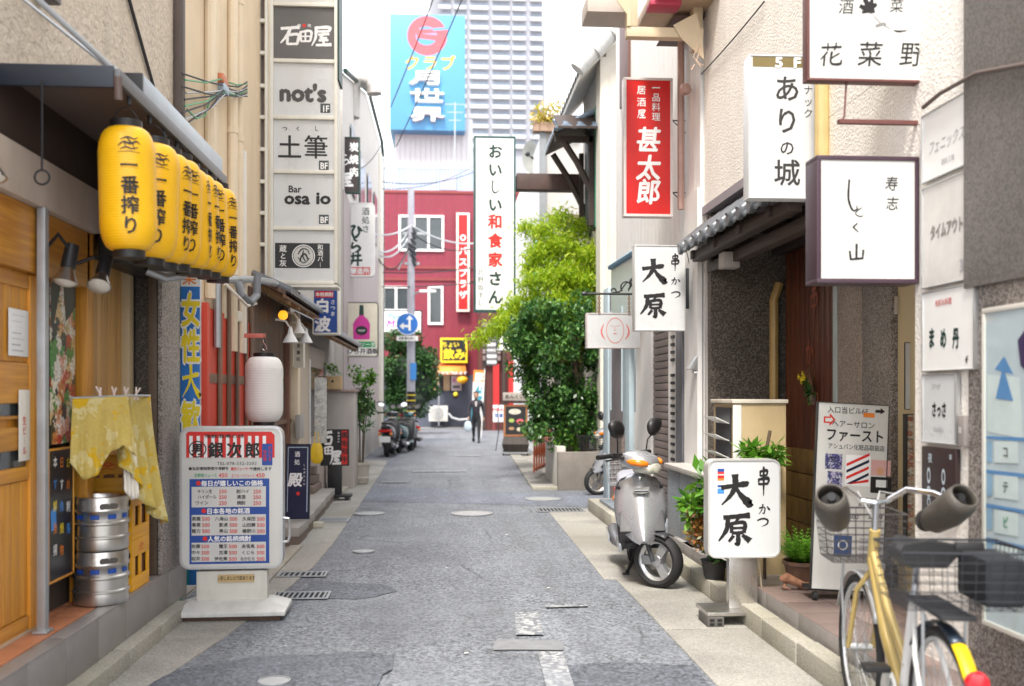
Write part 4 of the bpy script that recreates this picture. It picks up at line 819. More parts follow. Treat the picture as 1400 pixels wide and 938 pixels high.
# ============================================================ tower sign
T = thing('tower_sign', 'tall white steel frame sign of stacked tenant panels on the left', 'sign', (-1.5, 11, 0))
TY = 11.0
def tb(name, mat, x0, x1, y0, y1, z0, z1, bv=0):
    b = MB(); b.m = Matrix.Translation((1.5,-11,0)); return b.box(x0,x1,y0,y1,z0,z1).build(name, mat, T, bv, smooth=bool(bv))
ys = [-60, 8, 85, 162, 236, 313, 387]
xa = onY(370,300,TY).x; xb = onY(462,300,TY).x; z = [onY(416,y,TY).z for y in ys]
ivory = M('ivory_steel', (.70,.68,.61), .5, var=.05, dirt=.3, dirtcol=(.38,.33,.25))
tb('side_panel', dkgreen, xb+.003, xb+.02, TY-.06, TY+.3, onY(416,110,TY).z, z[0])
for x in (xa, xb-.035): tb('upright', ivory, x, x+.035, TY-.05, TY+.3, z[-1], z[0], .004)
for zz in z: tb('cross_rail', ivory, xa+.036, xb-.036, TY-.05, TY+.3, zz-.02, zz+.02, .004)
for i in range(6): tb('panel', [acryl2,greypanel,acryl,acryl,acryl,acryl][i], xa+.036, xb-.036, TY-.02, TY+.25, z[i+1]+.021, z[i]-.021)
tb('bottom_plate', ivory, xa, xb, TY-.045, TY+.29, z[-1]-.05, z[-1]-.021, .004)
bd = Board('x', None, None, 'C', TY-.02, 370, 462, 8, 387, .1, None, None, root=T) if False else None
class Face(Board):
    def __init__(s, o, Y, side='C', yaw=0):
        s.o = o; rz = {'C': 0, 'R': -math.pi/2, 'L': math.pi/2}[side]+R(yaw)
        s.m = Matrix.Translation((o.location.x, Y, o.location.z)) @ Matrix.Rotation(rz, 4, 'Z') if side == 'C' else Matrix.Translation((Y, o.location.y, o.location.z)) @ Matrix.Rotation(rz, 4, 'Z')
        s.mi = s.m.inverted(); s.ink = Ink(); s.y0 = 0; s.side = side
    def done(s, name='lettering'):
        a = len(s.ink.d); names = set(o.name for o in s.o.children); s.ink.flush(s.o, name)
        for ch in s.o.children:
            if ch.name not in names: ch.matrix_parent_inverse = s.o.matrix_basis.inverted() @ s.m if False else Matrix.Identity(4); ch.matrix_local = Matrix.Translation(s.o.location).inverted() @ s.m if s.o.rotation_euler.z == 0 else ch.matrix_local
fc = Face(T, TY-.021)
for ch, x, y, s_ in (('石',397,49,30),('田',418,50,21),('屋',440,50,30)): fc.t(ch, x, y, s_, whiteink, bw=1.35)
fc.t('焼', 409, 35, 5, whiteink); fc.t('肉', 423, 35, 5, whiteink); fc.disc(416, 35, 2.4, redink)
fc.t("not's", 414, 126, 32, M('charcoal_ink', (.06,.055,.055), .5), bold=.06, sx=1.02)
def fl_tag(s, x, y): fc.r(x-7, y-6.5, x+6.5, y+6.5, M('slate_ink', (.05,.06,.065), .5)); fc.t(s, x, y+.3, 12, whiteink, l=2, bold=.03, sx=.85)
fl_tag('1F', 445, 148); fl_tag('BF', 443, 226); fl_tag('BF', 443, 300)
fc.t('土', 396, 201, 34, ink, bold=.015); fc.t('筆', 432, 201, 34, ink, bold=.01)
for ch, x in (('つ',389),('く',407),('し',433)): fc.t(ch, x, 176, 8, ink, bold=0) if ch == 'x' else fc.v(ch, x, 176, 8, ink)
fc.t('Bar', 403, 258, 13, ink, bold=.03); fc.t('osa', 406, 270, 23, ink, bold=.05, sx=1.1); fc.t('io', 442, 270, 23, ink, bold=.05, sx=1.15)
fc.r(376, 332, 451, 367, blackpanel); fc.disc(415, 350, 15.5, whiteink, 2, 1.2); fc.disc(415, 350, 13.4, M('pale_print', (.50,.50,.48), .5), 2)
fc.brush([[(20,40,6),(40,12,8),(70,14,6),(84,40,6)],[(30,80,8),(40,50,10),(60,40,10),(76,70,8)],[(20,60,5),(50,90,6),(84,64,5)],[(50,20,6),(46,50,8),(60,80,6)]], 415, 350, 24, ink, 3)
fc.v('蔵と灰', 387, 340, 10, whiteink, step=10, l=2); fc.v('和酒バー', 438, 338, 8, whiteink, step=8, l=2)
fc.done()
# white ladder frame left of the tower sign, with weathered boards behind its openings
Ld = thing('ladder_frame', 'white ladder like window frame strip left of the tower sign', 'window frame', (-1.9, 11, 0))
def lb(name, mat, x0, x1, y0, y1, z0, z1, bv=0):
    b = MB(); b.m = Matrix.Translation((1.9,-11,0)); return b.box(x0,x1,y0,y1,z0,z1).build(name, mat, Ld, bv, smooth=bool(bv))
la = onY(342,200,10.9).x; lc = onY(366,200,10.9).x; zb = onY(350,378,10.9).z
lb('board', graywood, la+.02, lc-.02, 10.97, 11.0, zb-.2, 9)
for x in (la, lc-.03): lb('upright', ivory, x, x+.03, 10.88, 10.95, zb, 9, .004)
for y in (378, 334, 291, 248, 204, 160, 117, 72, 28, -15): zz = onY(350,y,10.9).z; lb('rung', ivory, la+.031, lc-.031, 10.89, 10.94, zz-.02, zz+.02, .004)
lb('pane', winglass2, la+.09, lc-.07, 10.955, 10.965, zb, 9)
# ============================================================ left: small restaurant with a tiled pent roof
def pent(name, label, x_w, x_o, y0, y1, zw, zo, mat, bm, n, grp=None, th=.05):
    t = thing(name, label, 'pent roof', (x_w, (y0+y1)/2, 0)); b = MB(); b.m = Matrix.Translation((-x_w, -(y0+y1)/2, 0))
    b.add([(x_w,y0,zw-th),(x_o,y0,zo-th),(x_o,y1,zo-th),(x_w,y1,zw-th),(x_w,y0,zw),(x_o,y0,zo),(x_o,y1,zo),(x_w,y1,zw)], [(0,3,2,1),(4,5,6,7),(0,1,5,4),(1,2,6,5),(2,3,7,6),(3,0,4,7)]).build('roof_board', bm, t)
    s = -1 if x_o > x_w else 1; L = (y1-y0)/n
    cm = MB(); dx = abs(x_o-x_w)+.05; dz = zw-zo
    cm.add([(0,-L*.46,.012),(0,L*.46,.012),(-s*dx,L*.46,-dz+.0),(-s*dx,-L*.46,-dz+.0),(0,0,.05),(-s*dx,0,-dz+.045),(0,-L*.46,.0),(0,L*.46,.0),(-s*dx,L*.46,-dz-.03),(-s*dx,-L*.46,-dz-.03)],
        [(0,4,5,3),(4,1,2,5),(6,9,8,7),(0,3,9,6),(1,7,8,2),(3,5,2,8,9),(0,6,7,1,4)])
    me = cm.mesh('tile_course', mat, 0)
    for i in range(n): put('tile_course', me, t, (0, y0+L*(i+.5)-(y0+y1)/2, zw+.004))
    rm_ = MB(); rm_.add([(0,-.03,-th-.002),(0,.03,-th-.002),(0,-.03,-th-.07),(0,.03,-th-.07),(-s*(dx-.06),-.03,-dz-th-.002),(-s*(dx-.06),.03,-dz-th-.002),(-s*(dx-.06),-.03,-dz-th-.07),(-s*(dx-.06),.03,-dz-th-.07)], [(0,1,5,4),(2,6,7,3),(0,4,6,2),(1,3,7,5),(4,5,7,6),(0,2,3,1)])
    me = rm_.mesh('rafter', tanwood, 0, smooth=False)
    for i in range(max(2, n//3)): put('rafter', me, t, (0, y0+(y1-y0)*(i+.5)/max(2,n//3)-(y0+y1)/2, zw))
    MB().box(x_o-x_w-(.03 if s < 0 else 0), x_o-x_w+(.0 if s < 0 else .03), y0-(y0+y1)/2, y1-(y0+y1)/2, zo-th-.03, zo-th+.03).build('eave_board', wood('brown_eave_board', (.22,.11,.06), (.13,.06,.035), 'y', .5), t, .003)
    return t
pent('tiled_pent_roof', 'dark tiled pent roof with tan rafters over the board wall', -2.0, -1.62, 10.4, 13.2, 2.76, 2.58, rtile, brwood, 14)
lamp_t = thing('porch_lamp', 'small round orange lamp under the tiled pent roof', 'lamp', onX(387,431,-1.80)); MB().ball((0,0,0), .055, 14).build('globe', M('orange_globe', (.85,.35,.02), .3, emit=.6), lamp_t); MB().tube([(0,0,.04),(-.02,.0,.1)], .02, 8).build('holder', dkmetal, lamp_t)
C2 = thing('plank_restaurant', 'low brown restaurant front with a cream corner post on the left', 'building', (-2, 14, 0))
def cb(name, mat, x0, x1, y0, y1, z0, z1, bv=0, p=None):
    b = MB(); b.m = Matrix.Translation((2,-14,0)); return b.box(x0,x1,y0,y1,z0,z1).build(name, mat, p or C2, bv, smooth=bool(bv))
cb('upper_wall', beige, -6, -2.0, 13.02, 18.5, 0, 7.2)
cb('corner_post', creampipe, -2.0, -1.84, 12.8, 13.0, .19, 2.55, .006); cb('corner_post', M('rust_brown_post', (.20,.09,.06), .6), -1.98, -1.90, 12.45, 12.58, .19, 2.5, .004)
cb('wall_panel', M('beige_panel', (.50,.42,.34), .7, var=.06), -2.0, -1.86, 13.0, 14.0, .19, 2.4)
cb('wall_panel', M('pinkish_panel', (.40,.33,.30), .7, var=.08), -2.0, -1.9, 14.0, 16.3, .0, 2.2)
cb('meter_box', M('grey_box', (.35,.33,.31), .5), -1.84, -1.78, 12.55, 12.95, .95, 1.25, .01)
w_ = cb('window', winglass, -1.9, -1.89, 14.2, 16.1, .9, 1.9); cb('window_frame', white, -1.89, -1.86, 14.1, 14.18, .8, 2.0, .003); cb('window_frame', white, -1.89, -1.86, 16.1, 16.18, .8, 2.0, .003)
pent('tiled_pent_roof', 'farther dark pent roof, its tip in front of the bottle sign', -2.0, -1.50, 13.6, 17.8, 2.62, 2.36, rtile, dkwood, 16)
# white lamps and sign box by the post
for i, (px, py, lab) in enumerate(((397,462,'leftmost white bell shaped lamp under the eaves on the left'), (408,450,'middle white bell shaped lamp above the cream sign box'), (418,463,'rightmost white bell shaped lamp beside the cream sign box'))):
    p = onX(px, py, -1.66); t = thing('bell_lamp', lab, 'lamp', p, 0, 'white bell lamps under the eaves')
    MB().lathe([(.015,.12),(.022,.10),(.03,.05),(.06,.0),(.085,-.05),(.078,-.05),(.02,.04)], 16).build('lamp_shade', white, t); MB().tube([(0,0,.1),(-.05,0,.18),(-.16,0,.20)], .012, 6).build('arm', offwhite, t); MB().ball((0,0,-.01), .035, 10).build('bulb', M('frosted_bulb', (.8,.8,.8), .3), t)
bd = Board('cream_sign_box', 'tall narrow blank cream sign box below the bell lamps', 'sign', 'C', 12.4, 400, 415, 456, 503, .12, offwhite, M('cream_panel', (.62,.58,.48), .5), .01); bd.v('御食事処', 408, 464, 6, ink, step=9); bd.done()
# ============================================================ platform and steps on the left
pl = bpy.data.objects.new('stone_platform', None); COL.objects.link(pl); pl['kind'] = 'structure'
slab = M('worn_platform_slab', (.34,.32,.30), .6, var=.15, vs=8, rnd=.1, dirt=.4, dirtcol=(.16,.13,.11))
for i in range(6): box('platform_slab', slab, pl, -2.0, -1.42-.02*i, 9.95+.7*i, 9.95+.7*(i+1)-.01, .10, .19, .006); box('riser_stone', M('brown_riser', (.16,.12,.10), .6, var=.2), pl, -2.0, -1.435-.02*i, 9.96+.7*i, 9.95+.7*(i+1)-.015, -.02, .099)
kerb('kerb_left_far', -1.50, -1.38, 7.9, 9.9, .03, .5); kerb('kerb_left_end', -1.62, -1.50, 14.3, 18.2, .05, .6)
for i, (z, d) in enumerate(((.19,.9),(.30,.6),(.41,.3))): box('wood_step', M('dark_step', (.16,.12,.10), .6, var=.2, rnd=.2), pl, -2.0, -1.70-.03*i, 13.3+.25*i, 14.1, z, z+.1, .006)
t = thing('brick', 'small pale brick lying on the gutter near the drain grate', 'brick', onZ(430,721,.01)); box('brick_block', M('pale_brick', (.50,.47,.38), .8), t, -.1,.1,-.05,.05,0,.06,.006)
# navy board
bd = Board('navy_board', 'leaning navy board with white brush writing and a thin white border', 'sign board', 'C', 10.5, 389, 423, 607, 710, .03, blackpanel, navy, .008, yaw=-3)
for q in ((392,611,420,612.3),(418.6,611,420,700),(392,611,393,700)): bd.r(*q, M('pale_blue_line', (.35,.42,.50), .5))
bd.v('酒処', 405, 621, 8, whiteink, step=11); bd.t('殿', 403, 656, 20, whiteink, bold=.04, shear=.1); bd.v('しんがりとの', 415, 636, 3.4, whiteink, step=5.2); bd.disc(407, 675, 2.6, redink)
bd.done(); bd.o.rotation_euler.x = R(-5)
# paper notices, yellow bag, birdhouse planter, concrete pier
nm = cells('newsprint_notices', [(.55,.55,.53),(.62,.62,.60),(.5,.5,.49),(.40,.40,.40),(.6,.58,.55)], 22, .8)
bd = Board('notice_sheet', 'tall sheet of small print notices hanging on the far shop wall', 'notice', 'C', 13.9, 430, 447, 516, 606, .01, None, nm, yaw=18); bd.done()
t = thing('yellow_bag', 'small yellow bag hanging beside the black stand sign', 'bag', onY(433,633,13.7)); b = MB()
b.loft([[(x*.075*s,y*.04*s,z) for x,y in ((-1,-1),(1,-1),(1,1),(-1,1))] for s,z in ((.6,-.01),(1.1,.05),(1,.2),(.7,.27))]); b.build('bag_body', M('yellow_plastic_bag', (.75,.50,.02), .4), t, .015); MB().tube([(-.03,0,.25),(-.02,0,.42),(.02,0,.42),(.03,0,.25)], .006, 6).build('bag_handle', M('yellow_plastic_bag', (.75,.50,.02), .4), t)
P = thing('concrete_pier', 'plain beige wall end standing out past the shop front', 'wall', (-1.7, 16.3, 0)); x0 = onY(447,600,16.1).x; x1 = onY(484,600,16.1).x; zt = onY(470,536,16.1).z
box('pier', beige, P, x0+1.7, x1+1.7, -.2, .6, 0, zt, .01); box('coping', M('pinkish_coping', (.35,.25,.23), .7), P, x0+1.66, x1+1.73, -.25, .65, zt+.001, zt+.04, .008)
p = onY(455,534,16.0); t = thing('plant_box', 'tan wooden box with a sprouting plant on top of the beige wall end', 'planter', (p.x, 16.1, zt+.041)); box('box_side', M('tan_box', (.55,.38,.20), .6), t, -.13,.13,-.12,.12,0,.21,.008); MB().lathe([(.02,-.002),(.02,.003)], 12, axis='y', c=(0,-.122,.13)).build('hole', ink, t)
# ============================================================ foliage
def leaves(name, mat, pts, size, parent=None, up=.3, seed=1, droop=0, asp=2.2):
    rn = random.Random(seed); vs = []; fs = []
    for p in pts:
        d = Vector((rn.gauss(0,1), rn.gauss(0,1), rn.gauss(0,1)-droop)).normalized(); n = Vector((rn.gauss(0,1), rn.gauss(0,1), rn.gauss(0,1)+up*3)); w = d.cross(n)
        if w.length < 1e-3: continue
        w.normalize(); s = size*rn.uniform(.6,1.3); L = d*s; q = w*s/asp*.5; b = len(vs); p = Vector(p)
        mid = p+L*.45; vs += [p, mid+q, p+L, mid-q]; fs.append((b,b+1,b+2,b+3))
    me = bpy.data.meshes.new(name); me.from_pydata([tuple(v) for v in vs], [], fs); me.materials.append(mat)
    o = bpy.data.objects.new(name, me); COL.objects.link(o); o.parent = parent; return o
def blob(n, c, r, seed, lumps=9, fill=.55, ls=.5):
    """points near the surface of many lumps scattered in an ellipsoid"""
    rn = random.Random(seed); L = []
    for i in range(lumps):
        d = Vector((rn.gauss(0,1), rn.gauss(0,1), rn.gauss(0,1))).normalized()*rn.uniform(.35,1)**.6
        L.append((Vector((c[0]+d.x*r[0]*.68, c[1]+d.y*r[1]*.68, c[2]+d.z*r[2]*.72)), ls*rn.uniform(.6,1.15)*min(r)))
    out = []
    for i in range(n):
        q, s = L[rn.randrange(lumps)]; d = Vector((rn.gauss(0,1), rn.gauss(0,1), rn.gauss(0,1))).normalized()*s*(rn.random()**.33 if rn.random() < fill else 1)
        out.append(q+d)
    return out
leaves('foliage', leaf_mid, blob(120, (0,0,.32), (.14,.12,.14), 5, 5), .07, t, 1)['kind'] = 'stuff'
# potted tree by the stand sign
p = onZ(493,661,.01); t = thing('potted_shrub', 'tall leafy shrub in a cream ribbed pot beside the black stand sign', 'potted plant', p)
MB().lathe([(.11,0),(.125,.01),(.13,.06),(.145,.10),(.135,.11),(.15,.30),(.165,.31),(.165,.36),(.15,.36),(.14,.30),(.01,.29)], 24).build('pot', M('cream_pot', (.50,.46,.40), .6, var=.1, dirt=.4), t)
for i in range(7):
    a = i*.9; MB().tube([(.04*math.cos(a),.04*math.sin(a),.28),(.07*math.cos(a),.07*math.sin(a),.9),(.16*math.cos(a+.4),.16*math.sin(a+.4),1.6)], [.012,.009,.004], 6).build('stem', bark, t)
pts = blob(1500, (.0,0,1.25), (.27,.27,.60), 8, 16, .6, .42); o = leaves('foliage', leaf_dark, pts, .075, t, .6, 2); o['kind'] = 'stuff'
o = leaves('new_growth', leaf_mid, blob(420, (.03,0,1.8), (.27,.25,.28), 9, 10, .6, .42), .08, t, 1, 3); o['kind'] = 'stuff'
# black stand sign
bd = Board('stand_sign', 'black stand sign with big white brush characters and a red strip', 'stand sign', 'C', 14.3, 438, 477, 587, 637, .06, black, blackpanel, .008, zbase=0)
MB().box(-.10,.10,.01,.05,.08,.50).build('column', black, bd.o, .005); MB().box(-.24,.24,-.10,.16,.05,.085).build('base', black, bd.o, .006); MB().box(-.2,-.15,-.1,.15,.0,.05).build('foot', dkmetal, bd.o); MB().box(.15,.2,-.1,.15,.0,.05).build('foot', dkmetal, bd.o)
bd.t('石', 447, 599, 21, whiteink, sx=.8, bw=1.7); bd.t('田', 449, 616, 14, whiteink, bw=1.6); bd.t('屋', 459, 626, 20, whiteink, sx=.85, bw=1.7)
bd.r(467, 589, 475, 635, redink); bd.v('黒毛和牛', 471, 595, 9, ink, step=11, l=2, bold=.03); bd.v('焼肉たれ', 463, 592, 3, whiteink, step=4); bd.done()
for i in range(2):
    p = onZ(465+i*8, 664-i, .0); t = thing('wicker_pot', ['left small brown pot by the wall end', 'right small brown pot next to the cream pot'][i], 'pot', p); MB().lathe([(.05,0),(.08,.06),(.08,.14),(.06,.2),(.05,.19),(.01,.05)], 16).build('pot_body', M('brown_pot', (.30,.22,.14), .7, var=.2), t)
# ============================================================ left: projecting signs farther down
bd = Board('shochu_sign', 'blue box sign with big white brush characters under the tower sign', 'sign', 'C', 13.3, 427, 463, 392, 457, .30, ivory, blueink, .02)
bd.r(431, 398, 456, 407, redink); bd.v('', 0, 0, 1); bd.t('本格焼酎', 443.5, 402.5, 6, whiteink, l=2, bold=.03); bd.t('白', 441, 418, 20, whiteink, bold=.05); bd.t('波', 441, 443, 22, whiteink, bold=.05); bd.v('さつま', 455, 413, 7, whiteink, step=8); bd.done()
bd = Board('yakiniku_sign', 'small black sign with white characters in a green frame below the roofline', 'sign', 'C', 19.0, 463, 492, 187, 264, .12, dkgreen, M('brown_black_panel', (.04,.03,.03), .5), .03)
bd.v('炭焼肉', 484, 201, 13, whiteink, step=17, bold=.04); bd.t('ら', 472, 218, 18, whiteink); bd.t('屋', 474, 246, 20, whiteink, bw=1.6); bd.done()
bd = Board('hirai_sign', 'white rounded sign with green brush kana and a red label at its foot', 'sign', 'C', 20.0, 473, 512, 277, 378, .16, white, white, .02, .08)
for ch, y in (('ひ',317),('ら',336),('井',354)): bd.t(ch, 486, y, 22, dkgreen, bw=1.7)
bd.v('酒処さ', 500, 289, 11, dkgreen, step=12); bd.r(475, 365, 506, 376, redink); bd.t('醸造所', 492, 370.5, 9, whiteink, l=2, bold=.04); bd.done()
bd = Board('bottle_sign', 'cream rounded light box showing a magenta liquor bottle', 'sign', 'C', 19.4, 474, 517, 413, 488, .16, dkgreen, M('cream_acrylic', (.62,.58,.48), .4), .012, .06)
bd.poly([(491.5,417),(497,417),(497.5,432),(503,437),(506,443),(505.5,464),(483,464),(482.5,443),(486,437),(491,432)], pinkink); bd.poly([(491.5,417),(497,417),(497.5,431),(491,431)], dkgreen, 2); bd.disc(494.3, 452, 8, blackpanel, 2, sz=.8)
bd.t('VSOP', 494.3, 452, 4, whiteink, l=3); bd.r(479, 467, 513, 475, greenink); bd.t('ソーダ', 503, 471, 7, whiteink, l=2); bd.r(476, 475, 514, 485, white); bd.t('ひら井酒販', 496, 480, 8.5, ink, l=2, bold=.03); bd.done()
# building at the end of the left row with a sloping roof edge
L4 = thing('grey_gabled_building', 'grey building with a steep sloping roof edge behind the left signs', 'building', (-1.85, 24, 0))
g = [(18.55,0),(30,0),(30,8.6),(29.4,8.9),(24.3,8.8),(18.55,7.45)]
b = MB(); b.m = Matrix.Translation((1.85,-24,0)); b.prismx(g, -7, -1.86); b.build('wall', M('pale_grey_render', (.52,.49,.46), .8, var=.06, world=True, dirt=.25, dirtcol=(.3,.27,.25)), L4)
def gb(name, mat, x0, x1, y0, y1, z0, z1, bv=0):
    b = MB(); b.m = Matrix.Translation((1.85,-24,0)); return b.box(x0,x1,y0,y1,z0,z1).build(name, mat, L4, bv, smooth=bool(bv))
b = MB(); b.m = Matrix.Translation((1.85,-24,0)); b.tube([(-1.80,18.5,7.47),(-1.80,24.3,8.85),(-1.80,29.4,8.95),(-1.80,30,8.65)], .05, 6).build('roof_edge', dkgreen, L4)
for i in range(10): gb('cladding_panel', pinkwall, -1.858, -1.835, 18.6+.98*i, 18.6+.98*(i+1)-.03, 1.2, 5.3)
gb('corner_trim', offwhite, -1.87, -1.78, 28.9, 30.02, 0, 8.5, .01); gb('corner_trim', dkgreen, -1.80, -1.76, 30.0, 30.05, 0, 8.6)
for i in range(4): gb('window', winglass2, -1.834, -1.82, 20+2.2*i, 21.2+2.2*i, 5.6, 6.9)
b = MB(); b.m = Matrix.Translation((1.85,-24,0)); p = onX(470,135,-1.6); b.tube([(-1.9,21.0,7.3),(-1.88,21.0,7.95),(-1.75,21.0,8.12),(-1.55,21.0,8.1),(-1.45,21.0,7.95),(-1.44,21.0,7.8)], .16, 12).build('bent_duct', M('zinc_duct', (.42,.40,.38), .5, .4), L4)
bd = Board('small_shop_sign', 'small white sign with blue writing under the farther pent roof', 'sign', 'C', 17.9, 462, 478, 538, 546, .03, None, white); bd.t('さかなや', 470, 542, 4.5, blueink); bd.done()
# ============================================================ end of the street: the crimson building
RB = thing('crimson_building', 'crimson sided three storey building closing the end of the street', 'building', (0, 47, 0))
def rb(name, mat, x0, x1, y0, y1, z0, z1, bv=0, p=None):
    b = MB(); 
    if p is None: b.m = Matrix.Translation((0,-47,0))
    else: b.m = Matrix.Translation((0,-47,0))
    return b.box(x0,x1,y0,y1,z0,z1).build(name, mat, p or RB, bv, smooth=bool(bv))
zt = onY(600,262,47).z; z2 = onY(600,513,46.9).z
rb('wall', redwall, -9, 3.6, 47, 56, 0, zt)
x = -8.9
while x < 3.5: rb('siding_panel', redwall, x, x+.37, 46.965, 47, z2, zt-.12); x += .374
rb('parapet', M('dark_red_trim', (.20,.03,.03), .5), -9, 3.65, 46.93, 47.3, zt-.11, zt+.04, .01)
for y in (366, 382): zz = onY(600,y,46.9).z; rb('string_course', M('dark_red_trim', (.20,.03,.03), .5), -9, 3.6, 46.9, 46.964, zz-.06, zz+.06)
rb('base_wall', slate, -9, 3.6, 46.85, 46.964, 0, z2)
def fwin(px0, px1, py0, py1, n, Y=46.93):
    a = onY(px0,py0,Y); c = onY(px1,py1,Y); t = .10; f = MB(); f.m = Matrix.Translation((0,-47,0)); w = (c.x-a.x)
    f.box(a.x,c.x,Y-.06,Y+.03,a.z-t,a.z); f.box(a.x,c.x,Y-.06,Y+.03,c.z,c.z+t)
    for i in range(n+1): xx = a.x+(w-t)*i/n; f.box(xx,xx+t,Y-.06,Y+.03,c.z+t+.001,a.z-t-.001)
    fo = f.build('window', white, RB, smooth=False)
    for i in range(n): xx = a.x+(w-t)*i/n; rb('pane', winglass, xx+t, xx+(w-t)/n, Y+.0, Y+.02, c.z+t, a.z-t, p=fo)
fwin(545, 607, 294, 344, 3); fwin(523, 560, 391, 426, 2); fwin(585, 606, 391, 444, 1)
bd = Board('vertical_shop_sign', 'narrow red vertical sign with a white border on the crimson building', 'sign', 'C', 46.6, 624, 642, 291, 426, .2, offwhite, redpanel, .09)
bd.disc(633, 325, 4, whiteink, 1, 1.5); bd.v('バスプラザ', 633, 343, 12, whiteink, step=15, bold=.03); bd.done()
# roof terrace fence, white upper building and big blue rooftop sign
fn = thing('roof_fence', 'pale blue corrugated fence on the roof of the crimson building', 'fence', (0, 48, zt+.05)); a = onY(525,228,48); c = onY(650,228,48)
me = MB().box(-.055,.055,-.02,.02,0,a.z-zt-.05).mesh('fence_board', M('pale_blue_sheet2', (.27,.35,.50), .5, var=.06, rnd=.06), 0, smooth=False); x = a.x
while x < c.x: put('fence_board', me, fn, (x, 0, 0)); x += .14
MB().box(a.x, c.x, -.04, .0, a.z-zt-.12, a.z-zt-.06).build('rail', galv, fn)
for (px0,px1,py) in ((602,624,240),): 
    q0 = onY(px0,py,47.9); q1 = onY(px1,260,47.9); MB().box(q0.x,q1.x,-.12,-.05,q1.z-zt-.05,q0.z-zt-.05).build('panel', M('lilac_sheet', (.35,.38,.50), .5), fn)
WB = thing('white_clad_building', 'white clad upper building carrying the blue rooftop sign', 'building', (0, 56, 0)); a = onY(540,176,56); c = onY(646,176,56)
fwh = M('far_white_cladding', (.50,.51,.53), .6, var=.04, dirt=.2, dirtcol=(.3,.3,.3), world=True)
box('wall', fwh, WB, a.x, c.x, 0, 8, 0, a.z+.6)
me = MB().box(-.13,.13,-.03,0,8,a.z).mesh('cladding_strip', fwh, 0, smooth=False); x = a.x+.15
while x < c.x-.1: put('cladding_strip', me, WB, (x, 0, 0)); x += .285
skyb = M('sky_blue_sign', (.075,.27,.50), .45, var=.04)
bd = Board('rooftop_sign', 'large sky blue rooftop sign with a pink round emblem and white characters', 'sign', 'C', 55, 533, 636, 20, 178, 4.2, None, skyb)
pinkr = M('pink_red_emblem', (.62,.09,.11), .45)
bd.disc(584, 49, 27, pinkr, 1, 0, 40); bd.disc(583, 49, 14.5, skyb, 2, 0, 32, .9); bd.poly([(569,47),(612,44),(612,40),(570,40)], pinkr, 3); bd.poly([(570,52),(600,56),(611,49),(570,46)], pinkr, 4); bd.poly([(592,38.5),(612,37),(613,40.5),(592,42.5)], skyb, 5)
bd.t('クラブ', 588, 86, 22, M('ochre_ink', (.62,.36,.03), .5), bold=.035, sx=1.0, gap=1.2); bd.ink.flush(bd.o)
# the three big characters stand off the sign
for ch, y in (('月',108),('世',133),('界',158)):
    x_, z_, k_ = bd.loc(584, y); vs, fs = glyphs(ch, .05); b = MB(); S = 27*k_; n = len(vs)
    b.add([(x_+p[0]*S*1.8, -.35, z_+p[1]*S*.74) for p in vs]+[(x_+p[0]*S*1.8, -.01, z_+p[1]*S*.74) for p in vs], list(fs)+[tuple(i+n for i in f) for f in fs])
    e = {}
    for f in fs:
        for i in range(len(f)):
            q = (f[i], f[(i+1) % len(f)]); e[q] = 1
    b.f += [(i, j, j+n, i+n) for (i, j) in e if (j, i) not in e]; b.build('raised_character', whiteink, bd.o, smooth=False)
t = thing('roof_antenna', 'thin television antenna mast in front of the blue rooftop sign', 'antenna', onY(622,235,50)); h_ = onY(622,140,50).z-t.location.z; b = MB().tube([(0,0,0),(0,0,h_)], .035, 5)
for z_, w_ in ((h_-.1,.5),(h_-.5,.4),(h_-.9,.3)): b.tube([(-w_,0,z_),(w_,0,z_)], .02, 4)
b.build('mast', galv, t)
# high-rise far behind
HT = thing('high_rise', 'tall pale high rise apartment tower with rows of balconies far behind', 'high-rise', (0, 300, 0)); YT = 300
hw = M('pale_tower_wall', (.29,.295,.335), .8, var=.03, world=True); hp = M('white_balcony', (.41,.42,.45), .7, var=.03); hg = M('tower_window', (.20,.25,.32), .3, var=.3, vs=1, rnd=.25)
a = onY(587,100,YT).x; m1 = onY(640,100,YT).x; c = onY(742,100,YT).x; e_ = onY(745.5,100,YT).x; zr = onY(743,52,YT).z; top = onY(650,-170,YT).z
box('body', hw, HT, a+5, c, 0, 26, 0, top); box('body_side', hw, HT, c+.01, e_, 2, 24, 0, zr); box('body_side', hw, HT, a, a+4.99, 3, 24, 0, top-12)
cols = [(600,616),(621,637),(643,667),(673.5,696),(701,718),(725,741)]
for ci, (p0, p1) in enumerate(cols):
    x0, x1 = onY(p0,0,YT).x, onY(p1,0,YT).x; w = x1-x0
    wm = MB().box(-w/2,w/2,-.05,.0,1.05,2.2).mesh('window', hg, 0, smooth=False); bm_ = MB().box(-w/2-.1,w/2+.1,-1.2,-.02,-.15,1.0).mesh('balcony', hp, 0, smooth=False); fm = MB()
    for q in range(1,5): fm.box(-w/2+w*q/5-.12,-w/2+w*q/5+.12,-.12,-.06,1.0,2.5)
    fm = fm.mesh('mullion', hw, 0, smooth=False)
    for k in range(31):
        y = 197.5-13.45*k; z_ = onY(650,y+5,YT).z
        wo_ = put('window', wm, HT, ((x0+x1)/2, 0, z_)); put('balcony', bm_, HT, ((x0+x1)/2, 0, z_)); put('mullion', fm, wo_)
